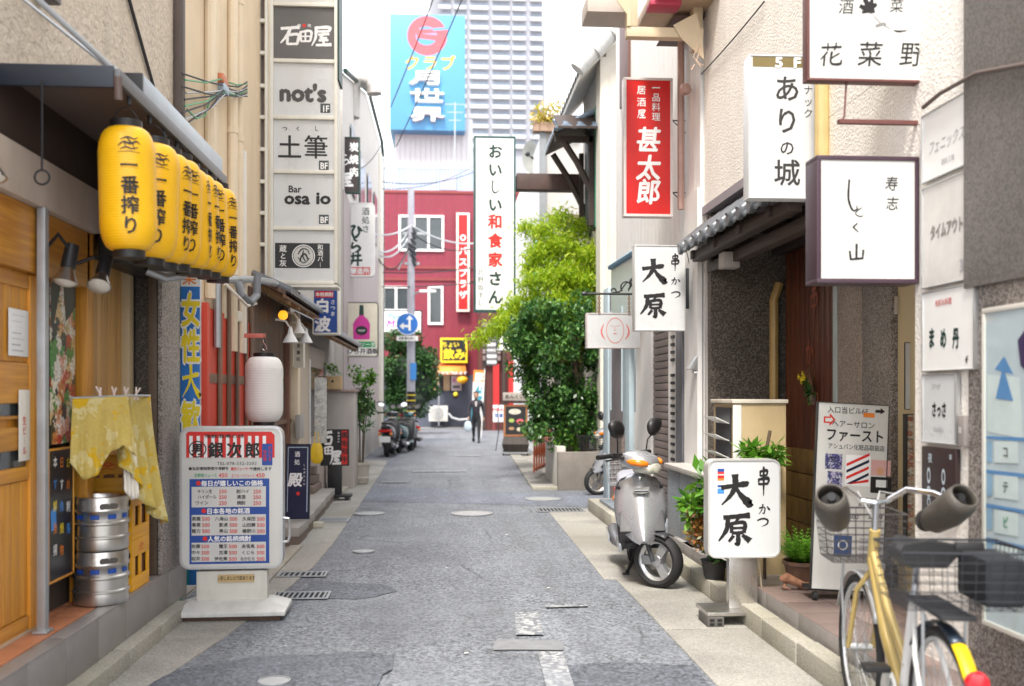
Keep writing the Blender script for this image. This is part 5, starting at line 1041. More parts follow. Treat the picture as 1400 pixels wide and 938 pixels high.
# ============================================================ pole, wires, signs, conifer, street things at the far end
PX = onY(562,540,30).x; zt_ = onY(562,258,30).z
U = thing('utility_pole', 'grey utility pole with gathered cables behind the round blue road sign', 'utility pole', (PX, 30, 0))
MB().tube([(0,0,0),(0,0,zt_)], [.135,.095], 14).build('pole', M('pole_grey', (.36,.36,.42), .7, var=.12, dirt=.3), U)
for i in range(4):
    MB().tube([(0,0,1.0+i*.16),(0,0,1.03+i*.16)], .14, 14).build('yellow_band', yelink, U) if i % 1 == 0 else None
MB().tube([(0,0,.95),(0,0,1.6)], .137, 14).build('black_wrap', black, U)
box('blue_plate', ltblueink, U, -.02, .16, -.16, -.14, 1.95, 2.45)
b = MB(); b.tube([(0,0,4.35),(.15,-.1,4.55),(.35,-.15,4.62)], .025, 6); b.build('lamp_arm', galv, U); MB().box(.25,.75,-.22,-.08,4.56,4.64).build('street_light_head', white, U, .02)
b = MB(); b.box(-.25,.5,-.05,.05,6.3,6.38); b.box(-.2,.25,-.06,.06,5.4,5.48); b.build('crossarm', galv, U)
b = MB(); [b.tube([(.08*math.cos(k),.1*math.sin(k)-.12,6.5-.16*k),(.10,-.16,6.4-.16*k),(.14,-.14,6.3-.16*k)], .05, 6) for k in range(7)]; b.build('cable_splices', M('splice_black', (.03,.035,.045), .5), U)
def wire(lab, a, b_, sag, r=.012, mat=cable):
    a, b_ = Vector(a), Vector(b_); t = thing('overhead_wire', lab, 'wire', a); pts = [(a*(1-u)+b_*u)-a-Vector((0,0,sag*4*u*(1-u))) for u in [i/14 for i in range(15)]]
    MB().tube(pts, r, 5).build('wire_strand', mat, t)
pal = M('pale_cable', (.50,.52,.55), .5)
P_ = lambda px, py, Y: onY(px, py, Y)
for i, (x0, y0, x1, y1, sg, m_, lab) in enumerate([(478,301,562,308,.35,pal,'uppermost pale cable sagging from the left wall to the pole'),(519,344,562,310,.25,pal,'thick pale cable rising steeply to the pole from the left'),(519,349,562,318,.3,pal,'second pale cable just below the thick one left of the pole'),(516,352,562,330,.55,cable,'dark bundled cable loop hanging left of the pole'),
     (562,308,656,332,.2,pal,'pale cable running right from the pole to the big vertical sign'),(520,392,655,386,.05,cable,'thick dark cable crossing in front of the crimson building'),(516,372,655,364,.1,cable,'thin dark wire crossing above the thick one'),(562,318,655,337,.3,cable,'dark wire right of the pole under the pale cable'),(562,330,545,368,.02,pal,'short pale cable hanging down left from the pole')]):
    wire(lab, P_(x0,y0,28+i*.25), P_(x1,y1,30+(i%3)*.3) if x1 == 562 else P_(x1,y1,30.6+i*.2), sg, .028 if m_ is pal else .018, m_)
wire('long thin wire crossing the blue sign from the roof to the top left', P_(534,147,27), P_(594,-6,22), .05, .016); wire('long thin wire crossing the blue sign and running up to the right', P_(542,200,27), P_(634,-6,20), .05, .014)
wire('thin wire slung low from the left roof to the white building', P_(520,248,29), P_(700,205,38), .5, .014); wire('thin wire just below the low slung one before the white building', P_(520,258,29), P_(655,222,38), .3, .012)
wire('slanting wire across the white stucco of the right hand wall', onX(948,112,2.36), onX(1045,2,2.36), .02, .006); wire('wire running back along the left roof edge to the gable', onX(488,233,-1.6), onX(520,200,-1.7), .1, .012)
rs = thing('road_sign', 'round blue road sign with white up and left arrows over a small plate', 'road sign', onY(557,443,29.75)+Vector((0,0,0)))
k = depth(rs.location)/F; MB().lathe([(.001,-.02),(15.3*k,-.02),(15.3*k,0),(.001,0)], 32, axis='y').build('disc', M('traffic_blue', (.02,.16,.55), .35), rs); 
I = Ink(); sc = k
def arw(pts): I.put(whiteink, [(x*sc, -.023, z*sc) for x, z in pts], [tuple(range(len(pts)))])
arw([(1.5,-9),(4.5,-9),(4.5,6),(8,6),(3,12),(-2,6),(1.5,6)]); arw([(-11,-3),(-5,2),(-5,-1.3),(1.4,-1.3),(1.4,-4.5),(-5,-4.5),(-5,-8)])
n_ = 32; I.put(whiteink, [(15.2*k*math.cos(6.2832*i/n_), -.022, 15.2*k*math.sin(6.2832*i/n_)) for i in range(n_)]+[(14.3*k*math.cos(6.2832*i/n_), -.022, 14.3*k*math.sin(6.2832*i/n_)) for i in range(n_)], [(i,(i+1)%n_,(i+1)%n_+n_,i+n_) for i in range(n_)])
MB().box(-14.5*k,14.5*k,-.02,0,-23*k,-16.5*k).build('plate', white, rs); vs, fs = glyphs('自転車を除く', .03); I.put(ink, [(a*4*k, -.023, -19.7*k+c_*4.5*k) for a, c_ in vs], fs); I.flush(rs, 'arrow')
MB().box(-.03,.2,.0,.03,-.05,.05).build('clamp', galv, rs)
# conifer
cx = onY(559,500,38).x; t = thing('conifer', 'round dense dark green conifer behind the utility pole', 'tree', (cx, 38, 0)); MB().tube([(0,0,0),(.05,0,1.0),(0,0,2.2)], [.14,.11,.08], 8).build('trunk', bark, t)
o = leaves('crown', leaf_con, blob(16000, (0,0,2.15), (1.45,1.2,2.35), 21, 44, .35, .36), .13, t, .6, 4, asp=1.6); o['kind'] = 'stuff'
b = MB(); [b.ball((q.x*.8,q.y*.8,q.z), .55, 8) for q in blob(9, (0,0,2.1), (.8,.7,1.6), 5, 9, 0, .1)]; b.build('inner_twigs', M('dark_green_fill', (.008,.018,.008), .9), t)  # near-black green balls filling the middle of the crown
bd = Board('boutique_sign', 'white sign with teal and magenta writing half hidden by the conifer', 'sign', 'C', 40.5, 519, 577, 424, 456, .2, blackpanel, white, .05)
bd.t('Pain', 540, 432, 11, M('teal_ink', (.02,.25,.35), .5), bold=.03, shear=.2); bd.t('M.B', 540, 442, 14, M('purple_ink', (.35,.02,.40), .5), bold=.04, shear=.2); bd.t('パーマ', 540, 452, 5, ink); bd.done()
for (px, w) in ((595.5,9),(610.5,9)):
    a = onY(px-w/2,513,46.8); c = onY(px+w/2,534,46.8); f_ = rb('window', M('tan_blind', (.40,.28,.16), .6), a.x, c.x, 46.80, 46.84, c.z, a.z); rb('window_frame', black, a.x-.08, a.x-.001, 46.78, 46.84, c.z-.08, a.z+.08, p=f_); rb('window_frame', black, c.x+.001, c.x+.08, 46.78, 46.84, c.z-.08, a.z+.08, p=f_)  # plain tan blinds, no glow
bd = Board('bar_poster', 'small pale pink and grey poster on the slate base wall', 'poster', 'C', 46.75, 617, 631, 514, 534, .03, None, M('pale_pink_paper', (.60,.50,.52), .6)); bd.t('生中', 624, 520, 6, pinkink, bold=.03); bd.r(619, 527, 629, 531, greypanel); bd.done()
bd = Board('drink_sign', 'black sign with a yellow border reading in yellow above the orange awning', 'sign', 'C', 46.3, 602, 639, 462, 496, .3, yelink, blackpanel, .09); bd.t('ちょい', 616, 471, 8, yelink, bold=.04); bd.t('飲み', 621, 484, 15, yelink, bold=.06); bd.done()
t = thing('orange_awning', 'orange awning below the black and yellow sign', 'awning', (onY(617,500,46).x, 46.6, 0)); a = onY(600,497,46.5); c = onY(637,511,45.4); b = MB(); x0, x1 = a.x-t.location.x, c.x-t.location.x
b.add([(x0,.2,a.z),(x1,.2,a.z),(x1,-1.2,c.z+.12),(x0-.15,-1.2,c.z+.12),(x0-.15,-1.2,c.z-.06),(x1,-1.2,c.z-.06)], [(0,1,2,3),(3,2,5,4)]); o = b.build('canvas', M('orange_canvas', (.80,.25,.05), .7), t); md = o.modifiers.new('t','SOLIDIFY'); md.thickness = .02
I = Ink(); vs, fs = glyphs('昼から飲めます', .02); I.put(whiteink, [(a_*.2-.02+(x0+x1)/2, -1.23, c.z+.03+b_*.16) for a_, b_ in vs], fs); I.flush(t)
t = thing('orange_ball_lantern', 'round orange yellow lantern hanging beside the poster', 'paper lantern', onY(632,519,45.6)); MB().ball((0,0,0), .24, 16, (1.1,1,.8)).build('paper_shade', M('orange_yellow_paper', (.85,.45,.02), .5), t); MB().tube([(0,0,.15),(0,0,.6)], .01, 5).build('cord', dkmetal, t)
# air conditioner, pipes
p = onY(601,574,46.2); AC = thing('air_conditioner', 'white outdoor air conditioner unit against the slate base wall', 'air conditioner', (p.x, 46.4, 0.28)); box('casing', M('ac_white', (.62,.62,.60), .5), AC, -.5, .38, -.3, .1, 0, .72, .02)
f = MB(); [f.tube([(-.12+r_*math.cos(6.2832*i/20), -.31, .36+r_*math.sin(6.2832*i/20)) for i in range(20)], .012, 4, closed=True) for r_ in (.28,.2,.12,.05)]; f.build('fan_grille', M('grille_grey', (.12,.12,.12), .5), AC)
for x in (-.4,.25): box('foot', dkmetal, AC, x, x+.08, -.3, .1, -.28, -.001)
t = thing('white_pipe_stand', 'thin pale post standing in front of the air conditioner', 'post', (onY(600,540,45.6).x, 45.6, 0)); MB().tube([(0,0,0),(0,0,2.0)], .03, 6).build('post_tube', galv, t); MB().lathe([(.25,0),(.25,.05),(.03,.1)], 12).build('base', black, t)
t = thing('grey_hose', 'pale hose curving from the air conditioner along the wall', 'hose', onY(613,565,45.9)); q = onY(613,565,45.9); MB().tube([onY(*s_,45.9)-q for s_ in ((613,565),(618,571),(628,574),(640,573))], .05, 6).build('hose_tube', pal, t)
t = thing('round_wall_lamp', 'small yellow topped black lamp near the hose on the slate wall', 'lamp', onY(622,541,45.8)); MB().ball((0,0,0), .14, 10).build('housing', black, t); MB().ball((.03,-.08,.06), .11, 10).build('lamp_glass', yelink, t)
t = thing('blue_tub', 'light blue tub on the ground by the far crossing', 'tub', onZ(628,583,0)); MB().lathe([(.22,0),(.26,.3),(.28,.31),(.2,.28),(.01,.05)], 14).build('tub_body', M('light_blue_plastic', (.25,.55,.70), .4), t)
# nobori flag
bd = Board('nobori_flag', 'orange and teal cloth flag with black and white writing behind the walker', 'flag', 'C', 35, 644, 659, 506, 575, .012, None, M('white_cloth', (.66,.66,.64), .8)); bd.r(644,506,659,522,orgink); bd.v('豚汁', 652, 515, 12, whiteink, l=2, bold=.05); bd.v('食堂', 652, 533, 12, M('teal_ink', (.02,.25,.35), .5), bold=.05, step=13); bd.r(644,548,648,575,M('teal_ink', (.02,.25,.35), .5)); bd.done()
bd.o.rotation_euler.y = R(3); MB().tube([(bd.w/2,0,-.8),(bd.w/2,0,bd.h+.05)], .015, 6).build('flag_pole', white, bd.o)
# ============================================================ right, far: dark shops beyond the big vertical sign
D = thing('dark_shop', 'dark brown shop front with hanging signs at the right of the crossing', 'building', (1.7, 42, 0))
def db(name, mat, x0, x1, y0, y1, z0, z1, bv=0, p=None): b = MB(); b.m = Matrix.Translation((-1.7,-42,0)); return b.box(x0,x1,y0,y1,z0,z1).build(name, mat, p or D, bv, smooth=bool(bv))
db('wall', M('maroon_brown_wall', (.10,.025,.022), .7, var=.3, world=True), 1.6, 9, 42, 46.5, 0, 6.4)
for i in range(9): db('post', [dkwood,M('maroon_post', (.16,.03,.03), .6)][i%2], 1.65+i*.42, 1.65+i*.42+.12, 41.86, 41.98, 0, 4.4)
db('red_banner', M('red_cloth', (.50,.015,.015), .7), 2.10, 2.34, 41.75, 41.83, 1.0, 2.8); db('red_banner', M('red_cloth', (.50,.015,.015), .7), 2.75, 2.95, 41.75, 41.83, .9, 2.9)
db('shop_window', winglass, 3.1, 4.2, 41.83, 41.86, .9, 2.4)
for i in range(6): db('dark_board', M('grey_brown_board', (.18,.14,.13), .6, rnd=.3), 1.65, 2.4, 41.70, 41.75, 2.95+i*.28, 3.15+i*.28)
bd = Board('grey_text_sign', 'grey sign with columns of small pale text left of the tree', 'sign', 'C', 38, 664, 680, 456, 500, .2, dkmetal, greypanel, .03); [bd.v('営業中麺飯', 668+i*4.5, 463, 5, whiteink, step=8) for i in range(3)]; bd.done()
bd = Board('letter_sign', 'white sign with one dark capital letter seen through the leaves', 'sign', 'C', 30, 678, 700, 458, 480, .12, dkmetal, white, .03); bd.t('H', 686, 469, 20, dkgreen, bold=.04); bd.done()
bd = Board('striped_paper', 'white and blue printed sheet showing through the tree leaves', 'sign', 'C', 28, 700, 722, 434, 458, .05, None, white); [bd.poly([(702,438+i*5),(718,435+i*5),(718,438+i*5),(702,441+i*5)], blueink) for i in range(4)]; bd.done()
bd = Board('ground_poster', 'white poster board with red writing standing at the dark shop', 'poster', 'C', 40, 674, 690, 554, 577, .04, None, white); bd.t('MENU', 682, 560, 6, redink, bold=.05); bd.t('定食', 682, 568, 6, blueink, bold=.05); bd.done()
# menu cart
x0 = onZ(705,622,0); K = thing('menu_cart', 'brown framed chalkboard of dishes on a dark barrel like cart', 'menu board', (x0.x, 24.8, 0), R(-6)); k = 24.8/F
bw = wood('barrel_wood', (.06,.045,.04), (.03,.024,.022), 'z', .6)
for i in range(9):
    u = (i-4)/4.5; MB().loft([[(u*.30-.03,-.18,.10),(u*.30+.034,-.18,.10),(u*.30+.034,-.14,.10),(u*.30-.03,-.14,.10)],[(u*.34-.034,-.26,.28),(u*.34+.038,-.26,.28),(u*.34+.038,-.2,.28),(u*.34-.034,-.2,.28)],[(u*.30-.03,-.2,.46),(u*.30+.034,-.2,.46),(u*.30+.034,-.15,.46),(u*.30-.03,-.15,.46)]]).build('stave', bw, K)
box('cart_body', dkwood, K, -.30, .30, -.14, .25, .08, .45); box('cart_rail', galv, K, -.34, .34, -.24, -.21, .05, .085)
for x in (-.3,.3): MB().lathe([(.001,-.02),(.06,-.02),(.06,.02),(.001,.02)], 14, c=(x,-.15,.06), axis='x').build('wheel', rubber, K)
fr = MB(); fr.m = Matrix.Translation((0,-.2,.47)) @ Matrix.Rotation(R(-8),4,'X')
W2, H2 = .30, .80
for q in ((-W2,W2,0,.05),(-W2,W2,H2-.05,H2),(-W2,-W2+.05,.05,H2-.05),(W2-.05,W2,.05,H2-.05)): fr.box(q[0],q[1],0,.04,q[2],q[3])
fr.build('board_frame', wood('brown_frame', (.33,.13,.045), (.2,.07,.03), 'z', .5), K)
pn = MB(); pn.m = fr.m; pn.box(-W2+.05,W2-.05,.008,.03,.05,H2-.05).build('chalkboard', blackpanel, K)
for (x, z, r1, r2, c_) in ((-.02,.62,.17,.07,(.55,.52,.45)),(-.10,.40,.08,.05,(.30,.40,.10)),(.11,.38,.10,.06,(.60,.10,.12)),(.10,.18,.08,.05,(.5,.45,.35)),(-.1,.2,.08,.04,(.35,.2,.1))):
    d_ = MB(); d_.m = fr.m; d_.add([(x+r1*math.cos(6.28*i/16)*.9, .004, z+r2*math.sin(6.28*i/16)) for i in range(16)], [tuple(range(16))]); d_.build('dish_picture', M('dish_%d' % int(c_[0]*1000), c_, .6, var=.5, vs=30), K)
bx = MB(); bx.box(-.32,.38,-.05,.2,1.36,1.56); bx.build('name_box', M('grey_name_box', (.40,.37,.33), .5), K, .01); MB().box(-.30,.34,-.12,.3,1.29,1.355).build('shelf', dkwood, K); I = Ink(); vs, fs = glyphs('めんくい屋', .04); I.put(ink, [(a_*.12+.03, -.053, 1.46+b_*.12) for a_, b_ in vs], fs); I.flush(K)
b = MB(); b.tube([(-.34,-.1,1.3),(-.42,-.15,1.25),(-.44,-.15,1.1),(-.42,-.1,.6),(-.5,0,.1)], .012, 6); b.build('cable', cable, K)
# ============================================================ right: near stucco building
RN = thing('stucco_building', 'white stucco building over a dark recessed entrance on the right', 'building', (2.4, 6, 0))
def nb(name, mat, x0, x1, y0, y1, z0, z1, bv=0, p=None):
    b = MB(); b.m = Matrix.Translation((-2.4,-6,0)); return b.box(x0,x1,y0,y1,z0,z1).build(name, mat, p or RN, bv, smooth=bool(bv))
def nt(name, mat, pts, r, n=8, p=None): b = MB(); b.m = Matrix.Translation((-2.4,-6,0)); return b.tube(pts, r, n).build(name, mat, p or RN)
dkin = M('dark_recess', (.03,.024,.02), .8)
nb('upper_wall', stuccoR, 2.38, 7, 4.36, 8.95, 3.22, 9.5); nb('upper_wall', stuccoR, 2.38, 2.9, 4.36, 4.88, .2, 3.218); nb('upper_wall', stuccoR, 2.381, 3.0, 4.881, 6.30, 2.32, 3.219)
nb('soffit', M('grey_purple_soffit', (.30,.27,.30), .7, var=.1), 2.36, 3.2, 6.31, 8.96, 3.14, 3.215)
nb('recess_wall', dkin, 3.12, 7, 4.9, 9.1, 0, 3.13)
nb('granite_wall', granite, 2.37, 7, 1.6, 4.35, .2, 9.5)
for i in range(4): nb('granite_panel', speckle('dark_grey_granite', (.13,.12,.115), [(.10,.092,.085),(.165,.15,.14)], 110, .5, .15, .6), 2.345, 2.369, 4.345-.62*(i+1)+.006, 4.345-.62*i, 1.98, 4.5)
nb('cream_wall', M('cream_entrance_wall', (.58,.48,.30), .6, var=.06, vs=3), 3.04, 3.11, 4.89, 6.48, .2, 3.13)
nb('granite_pillar', granite, 3.0, 3.11, 6.49, 6.95, .2, 3.13, .004); nb('granite_pillar', speckle('warm_granite', (.33,.27,.23), [(.20,.16,.14),(.42,.36,.32)], 120, .5, .15, .6), 3.0, 3.11, 6.96, 7.40, .2, 3.13, .004)
nb('door_frame', M('pale_blue_frame', (.45,.52,.53), .4), 3.0, 3.1, 7.42, 7.50, .2, 2.7, .003)
dr = nb('door', rdwood, 3.03, 3.06, 7.51, 8.62, .2, 2.75)
me = MB().box(-.012,.0,-.053,.053,0,2.52).mesh('door_board', rdwood, .002)
for i in range(10): put('door_board', me, dr, (.63, 1.51+.11*i+.055, .21))
nb('lintel', dkwood, 2.95, 3.1, 7.4, 8.9, 2.76, 2.95, .005)
nb('yellow_tile_dado', M('ochre_tile', (.16,.10,.03), .4, var=.15), 2.98, 2.99, 7.55, 8.6, .2, .215)
for i in range(6):
    for j in range(4): nb('dado_tile', M('ochre_tile2', (.20,.12,.035), .35, var=.15, rnd=.2), 3.0, 3.017, 7.53+.18*i, 7.705+.18*i, .22+.21*j, .42+.21*j, .003)
nt('bamboo_pipe', M('old_bamboo', (.46,.30,.10), .45, var=.15), [(2.95,8.72,.2),(2.95,8.72,2.35),(3.0,8.72,2.5)], .04, 8)
nb('rough_stone_wall', granited, 2.395, 3.11, 8.78, 8.89, .11, 3.13)
nb('wall_edge', M('pale_trim', (.5,.47,.45), .6), 2.385, 2.41, 8.9, 8.96, .11, 3.2)
nt('drainpipe', M('yellow_ochre_pipe', (.55,.41,.18), .5, dirt=.2), [(2.34,6.02,2.9),(2.34,6.02,9.4)], .045, 10)
for z in (3.45,5.0): nt('pipe_collar', M('yellow_ochre_pipe', (.55,.41,.18), .5), [(2.34,6.02,z),(2.34,6.02,z+.06)], .055, 10)
nt('wall_cable', M('brown_cable', (.12,.09,.08), .6), [onX(1262,147,2.33), onX(1285,128,2.33), onX(1335,100,2.33), onX(1400,88,2.33), onX(1460,80,2.33)], .010, 8)
MBo = nb('intercom', M('beige_plastic', (.5,.46,.38), .5), 3.02, 3.039, onX(1225,418,3.04).y-.05, onX(1225,418,3.04).y+.05, onX(1225,418,3.04).z-.06, onX(1225,418,3.04).z+.06, .004)
# landing of brown tiles with a stone edge
ld = bpy.data.objects.new('tiled_landing', None); COL.objects.link(ld); ld['kind'] = 'structure'
box('landing_core', concrete, ld, 2.10, 3.15, 2.2, 8.88, .0, .205)
me = MB().box(-.145,.145,-.145,.145,0,.012).mesh('floor_tile', tilebrown, .002); me2 = MB().box(-.012,.0,-.145,.145,-.105,.0).mesh('riser_tile', graytile, .002)
for i in range(15):
    for j in range(3): put('floor_tile', me, ld, (2.235+.295*j, 2.35+.295*i, .205))
    put('riser_tile', me2, ld, (2.10, 2.35+.295*i, .212))
for i in range(7): box('step_slab', graytile, ld, 2.09, 2.4, 6.56+.0+.35*i, 6.56+.35*(i+1)-.008, .11, .21-.001*i, .004)
# pent roof with round tiles
PR = thing('tiled_porch_roof', 'dark grey tiled porch roof with round end tiles over the restaurant door', 'pent roof', (2.4, 7.4, 0))
def pb_(): b = MB(); b.m = Matrix.Translation((-2.4,-7.4,0)); return b
Y0, Y1 = 6.36, 8.95; n = 10; L = (Y1-Y0)/n
pb_().add([(2.56,Y0,3.10),(2.20,Y0,2.80),(2.20,Y1,2.80),(2.56,Y1,3.10),(2.56,Y0,3.13),(2.20,Y0,2.83),(2.20,Y1,2.83),(2.56,Y1,3.13)], [(0,3,2,1),(4,5,6,7),(0,1,5,4),(1,2,6,5),(2,3,7,6),(3,0,4,7)]).build('roof_board', dkwood, PR)
tb_ = MB(); tb_.tube([(0,0,0),(-.40,0,-.335)], .052, 12); 
roll = tb_.mesh('round_tile', rtile, 0); en = MB().lathe([(.001,-.02),(.05,-.018),(.058,-.01),(.058,.015),(.001,.015)], 16, axis='x').mesh('end_disc', rtile, 0)
pan = MB().add([(0,-.09,.0),(0,0,-.03),(0,.09,.0),(-.39,-.09,-.325),(-.39,0,-.355),(-.39,.09,-.325),(-.39,-.09,-.345),(-.39,0,-.375),(-.39,.09,-.345)], [(0,1,4,3),(1,2,5,4),(3,4,7,6),(4,5,8,7)]).mesh('pan_tile', rtile, 0)
for i in range(n+1):
    y = Y0+L*i-7.4; r_ = put('round_tile', roll, PR, (.16, y, 3.17)); put('end_disc', en, r_, (-.40, 0, -.335), (0, .0, 0))
    if i < n: put('pan_tile', pan, PR, (.15, y+L/2, 3.16), scale=(1, L/.18*.98, 1))
for z, x in ((2.70,2.24),(2.60,2.38)): pb_().box(x,x+.10,Y0,Y1-.1,z,z+.09).build('beam', dkwood, PR, .005)
for i in range(5): pb_().box(2.22,2.62,Y0+.3+.7*i,Y0+.38+.7*i,2.72,2.795).build('rafter', dkwood, PR, .003)
pb_().box(2.30,2.44,8.05,8.2,2.55,2.68).build('lamp_box', M('pale_wood_block', (.35,.32,.30), .6), PR, .006)
pb_().tube([(2.3,Y0-.02,3.12),(2.3,7.2,3.12)], .05, 8).build('ridge_tile', rtile, PR)
# low stone wall and shed parts by the scooter
LWl = thing('low_stone_wall', 'low blue grey stone slab wall behind the silver scooter', 'wall', (2.2, 8.4, 0)); 
for i in range(4): box('stone_slab', bluestone, LWl, -.06, .06, -1.0+.5*i, -.506+.5*i, .11, .80, .004)
box('coping', M('pale_coping', (.42,.40,.38), .6, var=.1), LWl, -.09, .16, -1.02, 1.02, .802, .85, .006)
# ============================================================ right: white metal clad building
R1 = thing('white_clad_shop', 'white metal clad building with shutter, louvres and pale blue posts', 'building', (2.35, 11.3, 0))
def wb_(name, mat, x0, x1, y0, y1, z0, z1, bv=0, p=None):
    b = MB(); b.m = Matrix.Translation((-2.35,-11.3,0)); return b.box(x0,x1,y0,y1,z0,z1).build(name, mat, p or R1, bv, smooth=bool(bv))
wclad = M('white_cladding', (.74,.73,.72), .55, var=.05, dirt=.18, dirtcol=(.45,.42,.4), world=True)
wb_('wall', wclad, 2.38, 7, 8.97, 13.45, 0, 8.5)
for i in range(22): wb_('cladding_panel', wclad, 2.35, 2.379, 8.98+.203*i, 8.98+.203*(i+1)-.010, 2.95, 8.5)
Yp = lambda px: onX(px, 500, 2.35).y
lblue = M('pale_blue_paint', (.42,.52,.58), .5, var=.06, dirt=.2, dirtcol=(.3,.3,.3)); tau = M('taupe_shutter', (.21,.17,.16), .5, var=.08)
wb_('pale_blue_post', lblue, 2.28, 2.35, Yp(838), Yp(833)+.1, 0, 3.0, .006); wb_('taupe_post', M('taupe_post', (.17,.15,.16), .6), 2.30, 2.36, Yp(858), Yp(838)-.02, 0, 2.9, .004); wb_('pale_blue_post', lblue, 2.28, 2.37, Yp(868), Yp(859), 0, 3.0, .006)
wb_('plain_panel', wclad, 2.33, 2.37, Yp(892), Yp(869), 0, 2.94)
y0, y1 = Yp(915), Yp(893); ns = 34
me = MB().box(-.02,.0,-(y1-y0)/2,(y1-y0)/2,0,.068).mesh('shutter_slat', tau, .004)
for i in range(ns): put('shutter_slat', me, R1, (.02, (y0+y1)/2-11.3, .15+.078*i))
wb_('shutter_back', dkmetal, 2.372, 2.377, y0, y1, .1, 2.9); wb_('louvre_frame', wclad, 2.34, 2.37, Yp(928)-.02, y0-.001, 0, 2.94)
me = MB().box(-.014,.0,-.07,.07,0,.03).mesh('louvre_slot', dkmetal, 0, smooth=False); ym = Yp(922)-11.3
for i in range(26):
    if i != 13: put('louvre_slot', me, R1, (-.012, ym, .75+.078*i))
wb_('dark_post', M('grey_metal_post', (.14,.14,.16), .4, .3), 2.31, 2.37, Yp(938), Yp(929), 0, 2.94, .004)
wb_('white_pier', wclad, 2.325, 2.37, 8.99, Yp(939), 0, 3.4); wb_('granite_foot', speckle('brown_granite', (.14,.10,.09), [(.08,.06,.05),(.25,.2,.18)], 140, .4, .1, .6), 2.24, 2.34, 12.4, 13.3, 0, 1.0)
p = onX(948,497,2.30); t = thing('wall_light', 'small silver wedge shaped light on the white pier', 'wall light', (2.325, p.y, p.z)); MB().add([(0,-.06,.07),(0,.06,.07),(0,.06,-.07),(0,-.06,-.07),(-.09,-.06,-.05),(-.09,.06,-.05)], [(0,1,2,3),(3,2,5,4),(0,4,5,1),(0,3,4),(1,5,2)]).build('housing', alu, t, .006); MB().box(-.03,.0,-.05,.05,-.09,-.071).build('diffuser', white, t)
b = MB(); b.m = Matrix.Translation((-2.35,-11.3,0)); pk = M('pinkish_pipe', (.45,.28,.24), .5, dirt=.2); ypk = Yp(938); b.tube([(2.30,ypk,3.3),(2.30,ypk,8.4)], .035, 8).build('pinkish_pipe', pk, R1)
b = MB(); b.m = Matrix.Translation((-2.35,-11.3,0)); b.ball(tuple(onX(937,122,2.27)), .06, 8).build('pipe_joint', pk, R1)
a = onX(848,20,2.33); c = onX(860,130,2.33); wb_('window', M('brown_window_frame', (.14,.06,.045), .5), 2.32, 2.35, c.y, a.y, c.z, a.z+.3, .004)
# pale glass shed with a sloping top
SH = thing('pale_glass_panel', 'pale blue glass screen with a sloping blue top rail by the white wall', 'screen', (2.2, 12.3, 0)); ya, yb = onX(870,400,2.22).y, onX(836,400,2.22).y
b = MB(); b.m = Matrix.Translation((-2.2,-12.3,0)); za = onX(870,346,2.22).z; zb_ = onX(837,366,2.22).z; b.prismx([(ya,2.3),(yb,2.3),(yb,zb_),(ya,za)], 2.215, 2.235); b.build('pane', M('pale_aqua_panel', (.50,.58,.58), .3), SH)
b = MB(); b.m = Matrix.Translation((-2.2,-12.3,0)); b.tube([(2.2,ya,za+.01),(2.2,yb,zb_+.01)], .035, 6).build('top_rail', ltblueink if False else M('steel_blue_paint', (.12,.25,.38), .5), SH)
b = MB(); b.m = Matrix.Translation((-2.2,-12.3,0)); [b.box(2.2,2.214,y,y+.03,1.3,2.6) for y in (ya, (ya+yb)/2, yb-.03)]; b.build('mullion', lblue, SH)
# step blocks
t = thing('stone_step', 'stone block step with a blue grey plate beside the white shop', 'step', (2.05, 11.6, 0)); box('step_block', kerbm, t, -.18,.25,-.6,1.2,0,.16,.012); box('step_plate', bluestone, t, -.10,.22,-.35,.75,.162,.20,.006)
t = thing('stone_step', 'second lower pale step in the doorway behind the scooter', 'step', (2.2, 10.1, 0)); box('step_block', bluestone, t, -.1,.12,-.5,.7,0,.22,.01)
# ============================================================ right: signs
bd = Board('plum_framed_sign', 'white box sign in a dark plum frame with sparse brush characters', 'sign', 'C', 4.83, 1117, 1257, 213, 387, .16, M('plum_brown_frame', (.055,.03,.045), .4), acryl2, .022)
bd.t('し', 1164, 268, 48, ink, sx=.45) if False else bd.brush([[(46,0,5),(44,50,6),(56,80,5),(70,74,3)]], 1163, 272, 52, ink); bd.brush([[(40,20,6),(46,42,5)],[(76,30,4),(44,52,6),(34,70,6),(60,86,6),(84,80,4)]], 1173, 288, 22, ink)
bd.t('く', 1169, 311, 17, ink); bd.t('山', 1171, 346, 27, ink, sx=1.1); bd.t('寿', 1219, 251, 21, ink, bold=.005, shear=.12, sx=.9); bd.t('志', 1220, 278, 20, ink, bold=.005, shear=.12, sx=.9); bd.done()
bd = Board('flower_sign', 'white sign with a brushed flower and three big characters at the top right', 'sign', 'C', 4.83, 1104, 1262, -75, 111, .07, M('reddish_brown_frame', (.13,.045,.04), .5), acryl2, .012)
bd.t('酒', 1157, 9, 22, ink, bold=0, shear=.1); bd.t('菜', 1226, 8, 20, ink, bold=0, shear=.1)
for ch, x in (('花',1136),('菜',1190),('野',1247)): bd.t(ch, x, 74, 36, ink, bold=.004, shear=.12)
bd.brush([[(30,10,16),(44,34,22),(54,30,10)],[(56,8,10),(50,30,18),(34,44,12)],[(14,34,14),(36,44,18),(52,42,8)],[(20,56,8),(44,50,14),(56,58,6)],[(70,26,12),(56,40,16),(64,56,8)]], 1190, 15, 38, ink); bd.brush([[(10,10,3),(40,40,3),(80,60,2)],[(20,50,10),(50,40,12),(60,46,4)]], 1208, 36, 34, M('grey_wash', (.2,.2,.2), .6)); bd.brush([[(6,40,4),(40,46,12),(90,40,5)]], 1231, 44, 22, ink)
